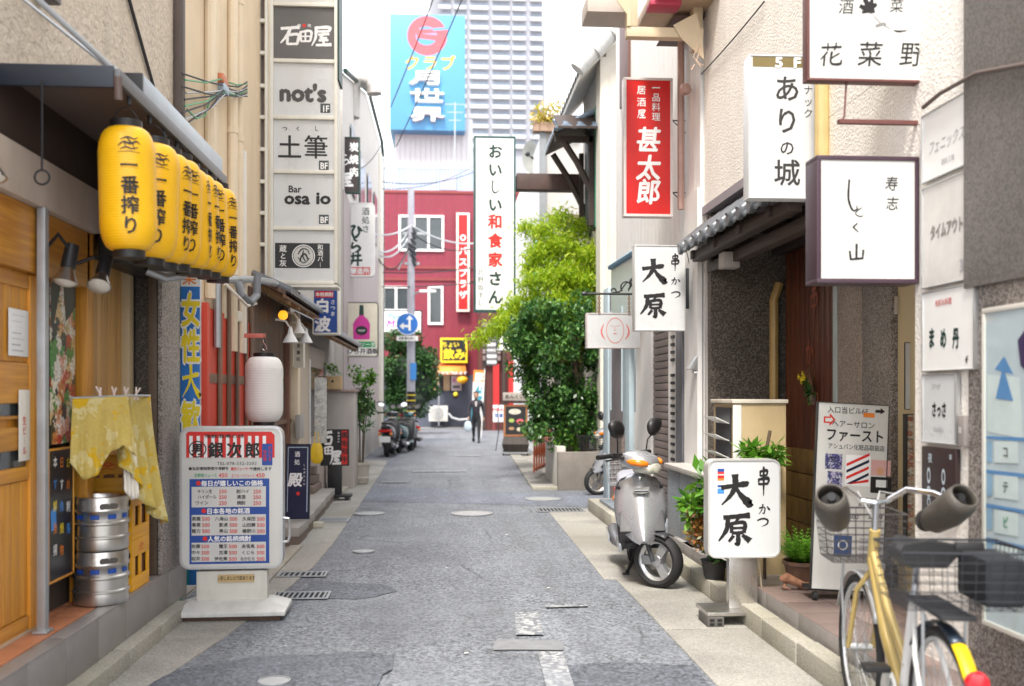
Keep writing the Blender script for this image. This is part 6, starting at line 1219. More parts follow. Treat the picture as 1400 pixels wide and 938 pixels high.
hb = M('reddish_brown_frame', (.13,.045,.04), .5); w, h = bd.w, bd.h; bd.done()
MB().tube([(-w/2+.21,.03,0),(-w/2+.20,.03,-.17),(-w/2+.19,.03,-.185)], .005, 6).build('hanger_rod', hb, bd.o); MB().box(-w/2+.17,w/2-.01,.02,.05,-.205,-.185).build('hanger_bar', hb, bd.o)
MB().box(w/2+.004,w/2+.03,-.005,.06,-.4,h).build('alu_post', alu, bd.o)
bd = Board('castle_bar_sign', 'tall white sign with an olive band reading 5 F and brush kana', 'sign', 'C', 6.2, 1024, 1116, 75, 271, .12, M('white_trim', (.72,.74,.76), .4), acryl, .008)
bd.r(1029, 77, 1114, 93, M('olive_band', (.17,.13,.045), .5)); bd.t('5 F', 1077, 85, 19, whiteink, l=2, bold=.05, sx=1.25, gap=1.3)
for ch, y, s in (('あ',121,38),('り',165,38),('の',202,22),('城',236,38)): bd.t(ch, 1076, y, s, M('soft_black_ink', (.03,.03,.032), .5), bold=.016)
bd.v('ナック', 1105, 123, 14, M('soft_black_ink', (.03,.03,.032), .5), step=16, bold=0); bd.done()
bd = Board('kushikatsu_upper_sign', 'white hanging sign with thick brush characters beside the white wall', 'sign', 'C', 9.15, 868, 937, 335, 452, .14, M('pale_grey_steel', (.52,.53,.53), .4), acryl, .010)
bd.t('大', 893, 371, 35, ink, sx=1.05, bw=1.7); bd.t('原', 893, 418, 35, ink, sx=1.1, bw=1.6); bd.t('串', 923, 358, 22, ink, sx=.75, bw=1.6); bd.t('か', 923, 385, 15, ink); bd.t('つ', 924, 402, 15, ink); bd.done()
t = thing('dark_backboard', 'blank dark board behind the hanging brush sign', 'board', onY(948,422,9.3)); k = 9.3/F; box('board', navy if False else M('near_black_board', (.02,.022,.03), .5), t, -10*k, 9*k, 0, .03, 0, 56*k, .003)
MB().tube([(-.03,0,56*k),(-.06,0,.52),(-.10,0,.62)], .004, 5).build('hanger_wire', dkmetal, t); MB().tube([(.0,0,56*k),(.02,0,.52),(.0,0,.62)], .004, 5).build('hanger_wire', dkmetal, t)
bd = Board('red_izakaya_sign', 'bright red vertical sign with white characters on the white wall', 'sign', 'C', 9.5, 853, 920, 106, 296, .12, M('pale_pink_frame', (.62,.55,.53), .4), redpanel, .025)
bd.v('一品料理', 897, 120, 12, whiteink, step=13.2); bd.v('居酒屋', 877, 123, 13, whiteink, step=16.5)
for ch, y in (('甚',191),('太',229),('郎',262)): bd.t(ch, 887, y, 36, whiteink, bold=.035, shear=.1, sx=.95)
bd.done()
for (y0, y1, yy) in ((163,190,.92),(262,287,.2)):
    z0 = onY(930,y0,9.5).z-bd.o.location.z; z1 = onY(930,y1,9.5).z-bd.o.location.z; x0 = bd.w/2; MB().tube([(x0,.05,z0),(x0+.2,.05,z0),(x0+.2,.05,z1)], .006, 6).build('bracket', dkmetal, bd.o); MB().tube([(x0+.005,.05,z0),(x0+.2,.05,z1+.01)], .005, 6).build('brace', dkmetal, bd.o)
# hanging face sign with scroll ironwork
bd = Board('face_sign', 'small hanging white sign with a red line drawn face', 'sign', 'C', 10.9, 802, 876, 428, 476, .12, M('taupe_white_frame', (.55,.50,.49), .5), acryl, .012)
fp = M('soft_red_ink', (.62,.16,.15), .5); bd.disc(841, 452, 12.4, fp, 1, .8, 28, 1.42); bd.brush([[(14,20,3),(2,44,8),(4,70,9),(20,92,3)]], 835, 452, 29, fp, sx=.9); bd.brush([[(86,20,3),(98,44,8),(96,70,9),(80,92,3)]], 847, 452, 29, fp, sx=.9)
bd.brush([[(24,30,2),(44,34,2)],[(56,34,2),(78,28,2)],[(50,34,2),(46,56,3),(56,58,2)],[(40,76,5),(60,76,5)]], 841, 450, 24, fp); bd.done()
IB = thing('iron_bracket', 'black scrolled wrought iron bracket carrying the small face sign', 'bracket', onY(865,402,10.9)); k = depth(IB.location)/F
MB().tube([(-64*k,0,0),(6*k,0,0)], .013, 8).build('bar', dkmetal, IB); MB().ball((-66*k,0,0), .025, 8, (1.8,1,1)).build('finial', dkmetal, IB)
sp = lambda cx, cz, r0, a0, tn, s=1: [((cx+s*r0*(1-i/26*.75)*math.cos(a0+tn*i/20))*k, 0, (cz+r0*(1-i/26*.75)*math.sin(a0+tn*i/20))*k) for i in range(21)]
for i, q in enumerate((sp(-27,4,5,-1.5,5), sp(-8,10,9,3.9,-5), sp(2,17,7,-1.5,5,-1))): MB().tube(q, .009, 6).build('scroll', dkmetal, IB)
MB().tube([(-30*k,0,1*k),(-18*k,0,3*k),(-8*k,0,16*k),(4*k,0,12*k)], .009, 6).build('scroll', dkmetal, IB); MB().tube([(-6*k,0,4*k),(2*k,0,30*k)], .008, 6).build('stem', dkmetal, IB)
for x in (-46, -5): b = MB(); [b.tube([((x+math.cos(a)*1.3*(i%2))*k, math.sin(a)*1.3*k*((i+1)%2), (-3-i*3.2+2.1*math.sin(a))*k) for a in [j*math.pi/5 for j in range(10)]], .005, 5, closed=True) for i in range(8)]; b.build('chain', M('rusty_chain', (.22,.10,.04), .6), IB)['kind'] = 'stuff'
# wall mounted signs near the viewer, facing the street
def wsign(lab, px0, px1, py0, py1, fr=alu, fa=M('white_wall_acrylic', (.80,.80,.79), .3, var=.04, dirt=.12, dirtcol=(.55,.5,.42)), **k): return Board('wall_sign', lab, 'sign', 'R', k.pop('X', 2.35), px0, px1, py0, py1, .025, fr, fa, k.pop('fw', .006), **k)
gi = M('faded_grey_ink', (.38,.38,.40), .5)
bd = wsign('topmost white wall sign with faint slanting letters', 1260, 1331, 138, 236); bd.t('フェニックス', 1294, 192, 22, gi, sx=.75, bold=.0, shear=.25); bd.t('酒処三階', 1296, 218, 9, gi, bold=0); bd.done()
bd = wsign('faded grey wall sign with blurred dark letters and 3F', 1260, 1330, 243, 388, fa=M('grey_acrylic', (.60,.58,.56), .35, dirt=.2)); bd.t('タイムアウト', 1294, 312, 22, M('dark_grey_ink', (.22,.21,.20), .5), sx=.68, bold=.06); bd.t('3F', 1316, 362, 24, gi, bold=.06, sx=.6); bd.done()  # broad letters printed in dark grey ink
bd = wsign('white wall sign with three green black kana and small red writing', 1260, 1331, 393, 507); bd.t('旬彩お料理', 1290, 413, 10, M('soft_red_ink', (.62,.16,.15), .5), sx=.9); bd.v('', 0, 0, 1)
for ch, x in (('ま',1274),('め',1290),('丹',1307)): bd.t(ch, x, 462, 30, dkgreen, bold=.05, sx=.6)
bd.t('4F', 1322, 491, 14, ink, sx=.6); bd.done()
bd = wsign('narrow white wall sign with two small black brush marks', 1260, 1306, 511, 607, fa=acryl); bd.t('さっさ', 1284, 560, 22, ink, sx=.62, bold=.05); bd.t('スナック', 1280, 528, 9, gi, sx=.7); bd.t('でんわ五三', 1283, 587, 8, gi, sx=.7); bd.done()
bd = wsign('dark brown wall board with pale drawings of lamps', 1260, 1306, 612, 704, None, M('dark_brown_print', (.03,.018,.018), .4)); pi = M('pale_blue_print', (.45,.52,.58), .5)
for x, y in ((1270,650),(1290,652)): bd.disc(x, y, 5, pi, 1, 2, 20, 2.2); bd.disc(x, y+22, 6, pi, 1, 3, 20, 1.3); bd.disc(x, y+36, 5, pi, 1, 2, 20, 1.2)
bd.t('夜', 1272, 626, 14, pi, sx=.9); bd.t('宴', 1300, 625, 8, pi); bd.done()
bd = wsign('little grey plate just right of the narrow white wall sign', 1309, 1318, 568, 610, None, M('grey_plate', (.30,.27,.26), .5)); bd.t('店', 1313, 588, 9, white); bd.done()
# display case
bd = Board('display_case', 'tall glass fronted notice case with pale blue price cards at the right edge', 'display case', 'R', 2.30, 1342, 1470, 412, 880, .07, M('case_frame', (.62,.59,.54), .4, var=.05), M('case_back', (.56,.60,.64), .6, var=.1), .022)
pbl = M('case_blue', (.12,.28,.55), .5); prp = M('purple_print', (.06,.03,.10), .5); cw = M('card_white', (.70,.73,.73), .5); cb2 = M('case_pale_blue', (.30,.45,.62), .5)
bd.poly([(1360,505),(1373,487),(1386,512)], pbl); bd.poly([(1350,512),(1394,516),(1400,600),(1350,590)], cw, 1); bd.poly([(1362,545),(1372,500),(1386,548)], pbl, 2); bd.poly([(1392,465),(1410,440),(1440,450),(1440,540),(1396,500)], prp, 2)
for i in range(5): bd.poly([(1349,596+i*46),(1440,600+i*52),(1440,606+i*52),(1349,600+i*47)], pbl, 2)
for i in range(5):
    bd.poly([(1360,603+i*46),(1393,604+i*48),(1393,634+i*50),(1360,632+i*48)], cw, 2); bd.poly([(1350,603+i*46),(1357,603+i*46),(1357,632+i*46),(1350,632+i*46)], cb2, 2)
    bd.t(('コ','テ','ビ','汁','丼')[i], 1376, 618+i*48, 18, [ink,dkgreen,greenink,ink,blueink][i], l=3, sx=.8)
bd.done(); b = MB(); b.quad((-bd.w/2+.022,-.002,.022),(bd.w/2-.022,-.002,.022),(bd.w/2-.022,-.002,bd.h-.022),(-bd.w/2+.022,-.002,bd.h-.022)); b.build('glass_front', clear, bd.o, smooth=False)
# ============================================================ right: beige steel bracket overhead
BF = thing('steel_sign_frame', 'beige steel sign frame with a broad plate reaching over the street at the top', 'sign frame', onY(965,52,8.7)); o3 = BF.location; bg_ = M('beige_steel', (.55,.44,.30), .5, var=.06, dirt=.25, dirtcol=(.3,.2,.13))
def fb(name, px0, px1, py0, py1, y0, y1, mat=bg_, bv=.004):
    a = onY(px0,py0,8.7)-o3; c = onY(px1,py1,8.7)-o3; return MB().box(a.x,c.x,y0,y1,c.z,a.z).build(name, mat, BF, bv)
fb('lower_arm', 857, 962, 36, 52, 0, .1); fb('drop_post', 857, 872, -20, 35.5, .001, .09); fb('wall_post', 952, 965, -20, 60, .101, .25); fb('overhead_plate', 891, 1036, -12, 6, -.3, .9, M('worn_beige_plate', (.48,.36,.24), .6, dirt=.35, dirtcol=(.2,.10,.08)), .01); fb('plate_edge', 930, 1130, 8, 15, .2, 1.0, M('brown_black_edge', (.09,.05,.045), .6)); fb('end_plate', 806, 870, -16, 10, .12, .5, M('pale_brown_plate', (.46,.40,.36), .6)); fb('red_tip', 886, 928, 5, 13, -.1, .1, M('crimson_strip', (.40,.03,.07), .5))
for q in ([(920,35),(952,18),(960,52),(962,82),(930,52)],): MB().prism([((onY(x,y,8.7)-o3).x, (onY(x,y,8.7)-o3).z) for x, y in q][::-1], -.012, -.002).build('gusset_plate', bg_, BF)
MB().prism([((onY(x,y,8.7)-o3).x, (onY(x,y,8.7)-o3).z) for x, y in ((842,0),(862,-8),(862,36),(857,36),(857,20))][::-1], -.012, -.002).build('gusset_plate', bg_, BF)
b = MB(); [b.tube([onY(*s, 8.65)-o3 for s in q], .006, 5) for q in (((955,60),(948,78),(958,92)),((958,66),(952,84),(962,90)),((950,88),(945,96)))]; b.build('torn_flashing', M('torn_sheet', (.45,.33,.24), .7), BF)
# ============================================================ right: old house with tiled roof and hooded window
OH = thing('old_tiled_house', 'old pale house with a tiled roof, soffit and green framed shutters', 'building', (2.6, 17, 0))
def ob(name, mat, x0, x1, y0, y1, z0, z1, bv=0, p=None): b = MB(); b.m = Matrix.Translation((-2.6,-17,0)); return b.box(x0,x1,y0,y1,z0,z1).build(name, mat, p or OH, bv, smooth=bool(bv))
ob('wall', M('warm_white_render', (.66,.62,.55), .8, var=.06, world=True, dirt=.2, dirtcol=(.4,.36,.3)), 2.6, 8, 15.8, 18.4, 0, 7.1); ob('corner_pier', M('warm_white_render', (.66,.62,.55), .8), 2.5, 2.62, 15.75, 16.2, 0, 6.9)
slp = 1.05
b = MB(); b.m = Matrix.Translation((-2.6,-17,0)); b.add([(2.15,15.6,6.50),(5.2,15.6,6.50+3.05*slp),(5.2,18.7,6.50+3.05*slp),(2.15,18.7,6.50),(2.15,15.6,6.60),(5.2,15.6,6.60+3.05*slp),(5.2,18.7,6.60+3.05*slp),(2.15,18.7,6.60)], [(0,3,2,1),(4,5,6,7),(0,1,5,4),(1,2,6,5),(2,3,7,6),(3,0,4,7)]); b.build('roof', M('white_soffit', (.60,.58,.54), .7), OH)
L = .285; tm_ = MB(); N = 8
tm_.add([(0,-L/2+L*i/N, .035*math.sin(math.pi*2*i/N)+.02) for i in range(N+1)]+[(-.30,-L/2+L*i/N, -.30*slp+.035*math.sin(math.pi*2*i/N)+.05) for i in range(N+1)]+[(-.30,-L/2+L*i/N, -.30*slp+.035*math.sin(math.pi*2*i/N)+.01) for i in range(N+1)], [(i,i+1,i+N+2,i+N+1) for i in range(N)]+[(i+N+1,i+N+2,i+2*N+3,i+2*N+2) for i in range(N)])
tmw = tm_.mesh('roof_tile', wtile, 0); tmb = tm_.mesh('roof_tile', btile, 0); rf = [o for o in OH.children if o.name.startswith('roof')][0]
for i in range(11):
    for j in range(8): put('roof_tile', tmw, rf, (2.42+.29*j-2.6, 15.72+L*i-17, 6.62+.27*slp+.29*slp*j))
b = MB(); b.m = Matrix.Translation((-2.6,-17,0)); [b.tube([(2.10+.27*j,15.56,6.60+.27*slp*j+.02),(2.42+.27*j,15.56,6.60+(.27*j+.32)*slp+.05)], [.13,.11], 12) for j in range(9)]; b.build('verge_tiles', wtile, OH)
ob('shutter', M('black_green_shutter', (.03,.045,.04), .5), 2.53, 2.59, 16.5, 16.9, 4.3, 6.2, .005); ob('shutter', M('black_green_shutter', (.03,.045,.04), .5), 2.53, 2.59, 17.3, 17.7, 4.3, 6.2, .005); ob('shutter_frame', M('green_frame', (.04,.25,.15), .5), 2.52, 2.6, 16.42, 16.48, 4.3, 6.3)
HD = thing('window_hood', 'small blue grey tiled window hood on dark timber brackets', 'window hood', (2.55, 17.2, 0)); hb_ = lambda: (lambda b: (setattr(b,'m',Matrix.Translation((-2.55,-17.2,0))), b)[1])(MB())
xo = onY(757,170,16.6).x; zt2 = onY(780,150,16.6).z; ze = onY(770,186,16.6).z
hb_().add([(xo,16.5,ze),(2.55,16.5,zt2-.1),(2.55,18.0,zt2-.1),(xo,18.0,ze),(xo,16.5,ze+.04),(2.55,16.5,zt2-.05),(2.55,18.0,zt2-.05),(xo,18.0,ze+.04)], [(0,3,2,1),(4,5,6,7),(0,1,5,4),(1,2,6,5),(2,3,7,6),(3,0,4,7)]).build('hood_board', dkwood, HD)
sl = (zt2-.06-ze-.04)/(2.55-xo); ht = MB(); 
for k_ in range(1): ht.add([(0,-.12+.24*i/N, .025*math.sin(math.pi*2*i/N)+.03) for i in range(N+1)]+[(-.17,-.12+.24*i/N, -.17*sl+.025*math.sin(math.pi*2*i/N)+.06) for i in range(N+1)]+[(-.17,-.12+.24*i/N, -.17*sl+.025*math.sin(math.pi*2*i/N)+.01) for i in range(N+1)], [(i,i+1,i+N+2,i+N+1) for i in range(N)]+[(i+N+1,i+N+2,i+2*N+3,i+2*N+2) for i in range(N)])
htm = ht.mesh('hood_tile', btile, 0)
for i in range(6):
    for j in range(4): x = xo+.165*(j+1); put('hood_tile', htm, HD, (x-2.55, 16.62+.24*i-17.2, ze+.05+sl*(x-xo)))
for i in range(4):
    for j in range(4): put('hood_tile', htm, HD, (xo+.09+.24*i-2.55, 16.02+.16*(j+1)-17.2, ze+.04+sl*.16*j*.9+.02), (0, 0, R(90)))
hb_().add([(xo,15.98,ze-.03),(2.55,15.98,ze-.03),(2.55,16.6,zt2-.12),(xo,16.6,zt2-.12),(xo,15.98,ze),(2.55,15.98,ze),(2.55,16.6,zt2-.09),(xo,16.6,zt2-.09)], [(0,3,2,1),(4,5,6,7),(0,1,5,4),(1,2,6,5),(2,3,7,6),(3,0,4,7)]).build('hood_board', dkwood, HD)
# gable side of the hood shows its tiles stacked towards the viewer
f = hb_(); [f.tube([(xo+.02+.16*j,16.49,ze+.08+sl*.16*j),(xo+.19+.16*j,16.49,ze+.08+sl*.16*(j+1))], .045, 8) for j in range(4)]; f.build('verge_tiles', btile, HD)
for y in (16.6,17.8): hb_().tube([(xo+.12,y,ze-.02),(2.25,y,ze-.45),(2.5,y,ze-.95),(2.52,y,ze-1.4)], .055, 6).build('bracket', dkwood, HD); hb_().box(2.44,2.52,y-.05,y+.05,ze-1.5,ze).build('bracket_post', dkwood, HD)
hb_().box(xo+.02,2.5,16.55,16.65,ze-.10,ze-.005).build('hood_beam', dkwood, HD)
# ============================================================ right: big vertical sign on a timber beam
bd = Board('restaurant_vertical_sign', 'very tall white box sign with green and red vertical writing in a dark green frame', 'sign', 'C', 18.0, 648, 705, 186, 426, .30, M('dark_green_frame', (.015,.07,.065), .4), white, .035)
for i, ch in enumerate('おいしい和食家さん'): bd.t(ch, 677, [207,232,256,280,303,329,355,381,406][i], 20.5, redink if ch in '和食家' else dkgreen, bold=.05, sx=.98)
bd.v('北野坂すし', 657, 372, 9, dkgreen, step=10.5, bold=0); bd.done()
t = thing('timber_beam', 'dark brown weathered beam holding the tall vertical sign', 'beam', onY(742,249,18.05)); k = 18.05/F; box('beam_body', M('weathered_rust_beam', (.07,.04,.035), .6, var=.5, vs=3), t, -36*k, 52*k, -.06, .22, -11*k, 11*k, .008)
# ============================================================ right: pale buildings beyond
R3 = thing('pale_end_building', 'pale white building with green barred windows and a grey end wall', 'building', (2.4, 30, 0))
def eb(name, mat, x0, x1, y0, y1, z0, z1, bv=0): b = MB(); b.m = Matrix.Translation((-2.4,-30,0)); return b.box(x0,x1,y0,y1,z0,z1).build(name, mat, R3, bv, smooth=bool(bv))
eb('end_wall', M('grey_end_wall', (.42,.40,.38), .8, var=.12, vs=2, world=True), 2.42, 8, 24.4, 24.6, 0, 8.2); eb('side_wall', M('white_side_wall', (.76,.77,.76), .7, var=.03, world=True), 2.4, 3.0, 24.61, 34, 0, 7.9)
eb('corner_drain', M('grey_drain', (.20,.21,.22), .5), 2.36, 2.52, 24.3, 24.39, 0, 8.2); 
for z in (3.2,4.4,5.7): eb('ledge', M('brown_ledge', (.16,.11,.08), .7, var=.3), 2.6, 8, 24.2, 24.39, z, z+.22)
for i in range(4): eb('green_bar', M('green_bar', (.03,.35,.20), .5), 2.33, 2.38, 25.2+.5*i, 25.26+.5*i, 3.6, 5.4)
b = MB(); b.m = Matrix.Translation((-2.4,-30,0)); b.add([(2.3,24.3,8.2),(2.6,24.3,8.25),(3.6,24.3,9.6),(3.6,26,9.6),(2.3,26,8.2)], [(0,1,2,3,4)]).build('sheet_roof', galv, R3)
ds = thing('satellite_dish', 'grey oval satellite dish on the pale side wall', 'satellite dish', onY(727,215,26.5)); b = MB(); b.m = Matrix.Rotation(R(-62),4,'Z') @ Matrix.Rotation(R(12),4,'X'); b.lathe([(.001,.08),(.25,.05),(.42,-.02),(.43,-.02),(.25,.07),(.001,.10)], 24, axis='y'); b.build('dish', M('dish_grey', (.40,.41,.38), .5), ds); MB().tube([(0,0,0),(-.15,-.45,-.05)], .02, 6).build('feed_arm', dkmetal, ds); MB().ball((-.15,-.45,-.03), .07, 8).build('receiver', dkmetal, ds); MB().tube([(0,0,0),(.25,.1,-.2)], .03, 6).build('mount', dkmetal, ds)
t = thing('roof_plants', 'yellow green grasses growing on the roof corner above the hood', 'plant', (2.7, 24.35, 8.15)); o = leaves('blades', leafmat('dry_grass_leaf', (.35,.40,.04), (.55,.30,.08), .4), blob(500, (0,0,.2), (.75,.35,.42), 4, 12, .5, .5), .22, t, .2, 5, asp=5); o['kind'] = 'stuff'
MB().box(-.5,.6,-.15,.15,-.2,.02).build('trough', M('clay_trough', (.3,.2,.14), .8), t)
# far right shop row behind the tree
RS = thing('dark_timber_row', 'dark timber shop row behind the tree on the right side', 'building', (2.6, 21, 0)); b = MB(); b.m = Matrix.Translation((-2.6,-21,0)); b.box(2.7,8,18.5,24.2,0,4.0).build('wall', dkwood, RS)
# ============================================================ right: stand sign by the kerb
bd = Board('kushikatsu_stand_sign', 'rounded white light box on a steel column with thick brush characters by the kerb', 'stand sign', 'C', 6.4, 968, 1067, 628, 763, .11, M('pale_alu', (.60,.60,.58), .4, .5, var=.06), acryl, .010, .055, zbase=0)
o = bd.o; MB().box(-.095,.095,.02,.09,.10,bd.zoff+.01).build('column', steel, o, .004); MB().box(-.27,.25,-.10,.20,.075,.10).build('base_plate', steel, o, .003)
BRK = thing('brick_support', 'dark perforated brick under the left end of the steel base plate', 'brick', (o.location.x-.22, 6.40, 0)); box('brick_block', M('grey_brick', (.09,.085,.08), .8, var=.25, bump=.3), BRK, -.055,.055,-.11,.12,.006,.072,.006)
for i in range(2):
    for j in range(2): box('hole', ink, BRK, -.04+.05*i, -.01+.05*i, -.113, -.1105, .018+.026*j, .034+.026*j)
bd.t('大', 1005, 671, 46, ink, sx=1.02, bw=1.65); bd.t('原', 1005, 724, 46, ink, sx=1.08, bw=1.5); bd.t('串', 1044, 657, 36, ink, sx=.66, bw=1.6); bd.t('か', 1044, 697, 20, ink, sx=.95); bd.t('つ', 1043, 713, 20, ink, sx=.95)
for i, (m_, m2) in enumerate(((blueink, redink),(redink, orgink),(whiteink, blueink),(ltblueink, ltblueink))): bd.r(981, 641+i*9, 990, 645+i*9, m_); bd.r(981, 645.2+i*9, 990, 648+i*9, m2)
bd.done()
t = thing('power_cord', 'pale power cord trailing from the stand sign to the step', 'cord', (o.location.x+.12, 6.5, .5)); MB().tube([(0,0,0),(.02,0,-.2),(.05,.05,-.36),(.1,.1,-.40),(.06,.0,-.44),(.12,-.1,-.46),(.2,.0,-.47)], .006, 6).build('cord_strand', M('beige_cord', (.55,.48,.36), .5), t)
# ============================================================ condenser cabinet
k0 = onY(1004,548,7.0); k1 = onY(1075,700,7.0)
CB = thing('condenser_cabinet', 'tall tan condenser cabinet with white louvres on its street side', 'cabinet', (k0.x, 7.0, .11)); w = k1.x-k0.x; h = k0.z-.11; tanm = M('tan_enamel', (.42,.32,.18), .45, var=.08, vs=3, dirt=.3, dirtcol=(.22,.15,.08))
box('casing', tanm, CB, 0, w, 0, .55, .02, h-.02, .008); box('lid', M('ivory_enamel', (.60,.55,.46), .45, dirt=.3), CB, -.02, w+.01, -.015, .57, h-.018, h+.01, .004); box('front_strip', M('white_streaked', (.62,.62,.60), .4, dirt=.6, dirtcol=(.35,.3,.25)), CB, -.012, .05, -.008, -.001, .1, h-.03, .002)
me = MB().add([(0,0,0),(-.10,0,.045),(-.10,.34,.045),(0,.34,0),(0,0,.006),(-.10,0,.052),(-.10,.34,.052),(0,.34,.006)], [(0,3,2,1),(4,5,6,7),(0,1,5,4),(1,2,6,5),(2,3,7,6),(3,0,4,7)]).mesh('louvre', M('white_louvre', (.62,.62,.60), .4), 0, smooth=False)
for i in range(9): put('louvre', me, CB, (-.014, .08, .18+.125*i))
box('louvre_frame', dkmetal, CB, -.014, -.002, .06, .44, .12, h-.05)
# ============================================================ plants
def greens(name, lab, loc, parts, cat='plant', pot=None):
    t = thing(name, lab, cat, loc)
    if pot: MB().lathe(pot[0], 24).build('pot', pot[1], t); MB().lathe([(.001,pot[0][-2][1]-.02),(pot[0][-2][0]-.01,pot[0][-2][1]-.02),(pot[0][-2][0]-.01,pot[0][-2][1]-.01),(.001,pot[0][-2][1]-.01)], 16).build('soil', soil, t)
    for i, (m_, pts, size, kw) in enumerate(parts): q = leaves('foliage', m_, pts, size, t, seed=i+3, **kw); q['kind'] = 'stuff'
    return t
greens('leafy_bush', 'bright green leafy plant with orange red lower leaves behind the stand sign', (2.02, 7.30, .13), [(leaf_mid, blob(800, (.03,0,.62), (.38,.24,.26), 3, 18, .6, .42), .12, dict(up=1)), (leaf_red, blob(420, (-.10,-.05,.36), (.15,.14,.26), 6, 10, .6, .5), .05, {}), (leaf_dark, blob(300, (.0,0,.3), (.16,.14,.26), 7, 8, .6, .5), .06, {}), (leafmat('pale_leaf', (.35,.45,.40), (.5,.58,.5), .2), blob(60, (-.06,-.06,.48), (.14,.1,.08), 8, 5, .6, .5), .08, {})], pot=([(.07,0),(.08,.02),(.10,.13),(.11,.14),(.02,.12)], M('black_pot', (.02,.02,.022), .5)))
greens('window_box_plant', 'green sprigs spreading over the top of the rounded stand sign', (2.25, 6.85, .75), [(leaf_mid, blob(260, (.0,0,.33), (.22,.12,.10), 13, 9, .6, .5), .09, dict(up=1))])
MB().tube([(0,0,-.6),(0,.0,.3),(.04,0,.5)], .012, 6).build('stem', bark, [o for o in COL.objects if o.name == 'window_box_plant'][0])
# fern in a brown pot
p = onZ(1098,797,.217); t = thing('potted_fern', 'bushy bright green fern in a wide brown pot on the landing', 'potted plant', p)
MB().lathe([(.09,0),(.10,.005),(.128,.125),(.14,.13),(.14,.155),(.128,.155),(.12,.12),(.01,.11)], 28).build('pot', M('brown_glazed_pot', (.13,.07,.045), .4, var=.1), t)
vs = []; rn = random.Random(5); fr = MB()
for i in range(150):
    a = rn.uniform(0,6.28); ln = rn.uniform(.16,.34); lean = rn.uniform(.15,1.1); pr = Vector((.05*math.cos(a)*rn.random(),.05*math.sin(a)*rn.random(),.12)); n_ = 9
    for j in range(n_):
        u = j/n_; q = pr+Vector((math.cos(a)*ln*u*lean, math.sin(a)*ln*u*lean, ln*(u-.55*u*u*lean))); wd = .022*(1-u)+.006; s_ = Vector((-math.sin(a), math.cos(a), .0))*wd; f_ = Vector((math.cos(a)*.018,math.sin(a)*.018,.008))
        fr.add([q, q+s_+f_, q+s_*.9+f_*1.6, q+f_*.7], [(0,1,2,3)]); fr.add([q, q-s_+f_, q-s_*.9+f_*1.6, q+f_*.7], [(0,1,2,3)])
fr.build('fronds', leaf_mid, t, smooth=False)['kind'] = 'stuff'
# gnarled root ornament
t = thing('root_ornament', 'gnarled reddish brown root ornament lying by the fern pot', 'ornament', onZ(1092,806,.217)); rt = M('root_wood', (.25,.12,.07), .5, var=.4, vs=30, bump=.5, bs=50)
MB().tube([(-.12,0,.07),(-.09,-.02,.085),(-.04,-.02,.06),(.02,-.03,.035),(.08,-.03,.03),(.13,-.04,.015)], [.018,.032,.028,.024,.02,.008], 10).build('root_body', rt, t); MB().tube([(-.09,0,.05),(-.11,-.03,.02),(-.07,-.04,.01)], [.012,.01,.006], 8).build('root_branch', rt, t); MB().tube([(.0,.0,.04),(.02,.05,.02),(.07,.08,.01)], [.014,.01,.006], 8).build('root_branch', M('pink_root', (.40,.16,.14), .5), t)
# flower arrangement on the door
p = onX(1112,545,2.99); t = thing('door_flowers', 'yellow flowers with dark leaves in a small holder on the red brown door', 'flowers', p); MB().lathe([(.02,-.05),(.03,0),(.022,.03),(.01,.02)], 14).build('holder', M('bark_holder', (.16,.10,.08), .7), t)
q = leaves('leaves', leaf_dark, [Vector((-.02+.0*i, .10*(i/160)+rn.gauss(0,.015), .02+.12*(i/160)+rn.gauss(0,.02))) for i in range(160)], .05, t, 1, 3); q['kind'] = 'stuff'
fl_ = MB(); 
for i in range(9):
    c_ = Vector((-.03+rn.gauss(0,.01), .12+rn.gauss(0,.035), .16+rn.gauss(0,.025)))
    fl_.ball(c_, .013, 8, (1,1,.6))
    for a in range(7): fl_.add([c_, c_+Vector((-.006, .022*math.cos(a*.9-.3), .022*math.sin(a*.9-.3))), c_+Vector((-.008, .03*math.cos(a*.9), .03*math.sin(a*.9))), c_+Vector((-.006, .022*math.cos(a*.9+.3), .022*math.sin(a*.9+.3)))], [(0,1,2,3)])
fl_.build('blossoms', M('yellow_petals', (.75,.60,.02), .6), t)['kind'] = 'stuff'
b = MB(); [b.tube([(0,0,.02),(-.02,.04*rn.gauss(0,1),.1),(-.03,.07*rn.gauss(0,1)+.06,.24)], .002, 4) for i in range(9)]; b.build('stems', M('stem_brown', (.2,.1,.05), .7), t)['kind'] = 'stuff'
t = thing('carved_characters', 'small reddish carved characters set on the brown plank door', 'lettering', (3.005, 7.95, 2.0)); I = Ink(); cr_ = M('copper_ink', (.32,.09,.05), .5)
vs, fs = ribbon(BR['串']); I.put(cr_, [(0-.0001*c_, -(a*.22)-.05, .28+b_*.42) for a,b_,c_ in vs], fs); vs, fs = ribbon(BR['か']); I.put(cr_, [(0-.0001*c_, -(a*.2)+.06, -.16+b_*.30) for a,b_,c_ in vs], fs); vs, fs = ribbon(BR['つ']); I.put(cr_, [(0-.0001*c_, -(a*.2)-.06, -.52+b_*.2) for a,b_,c_ in vs], fs); I.flush(t)
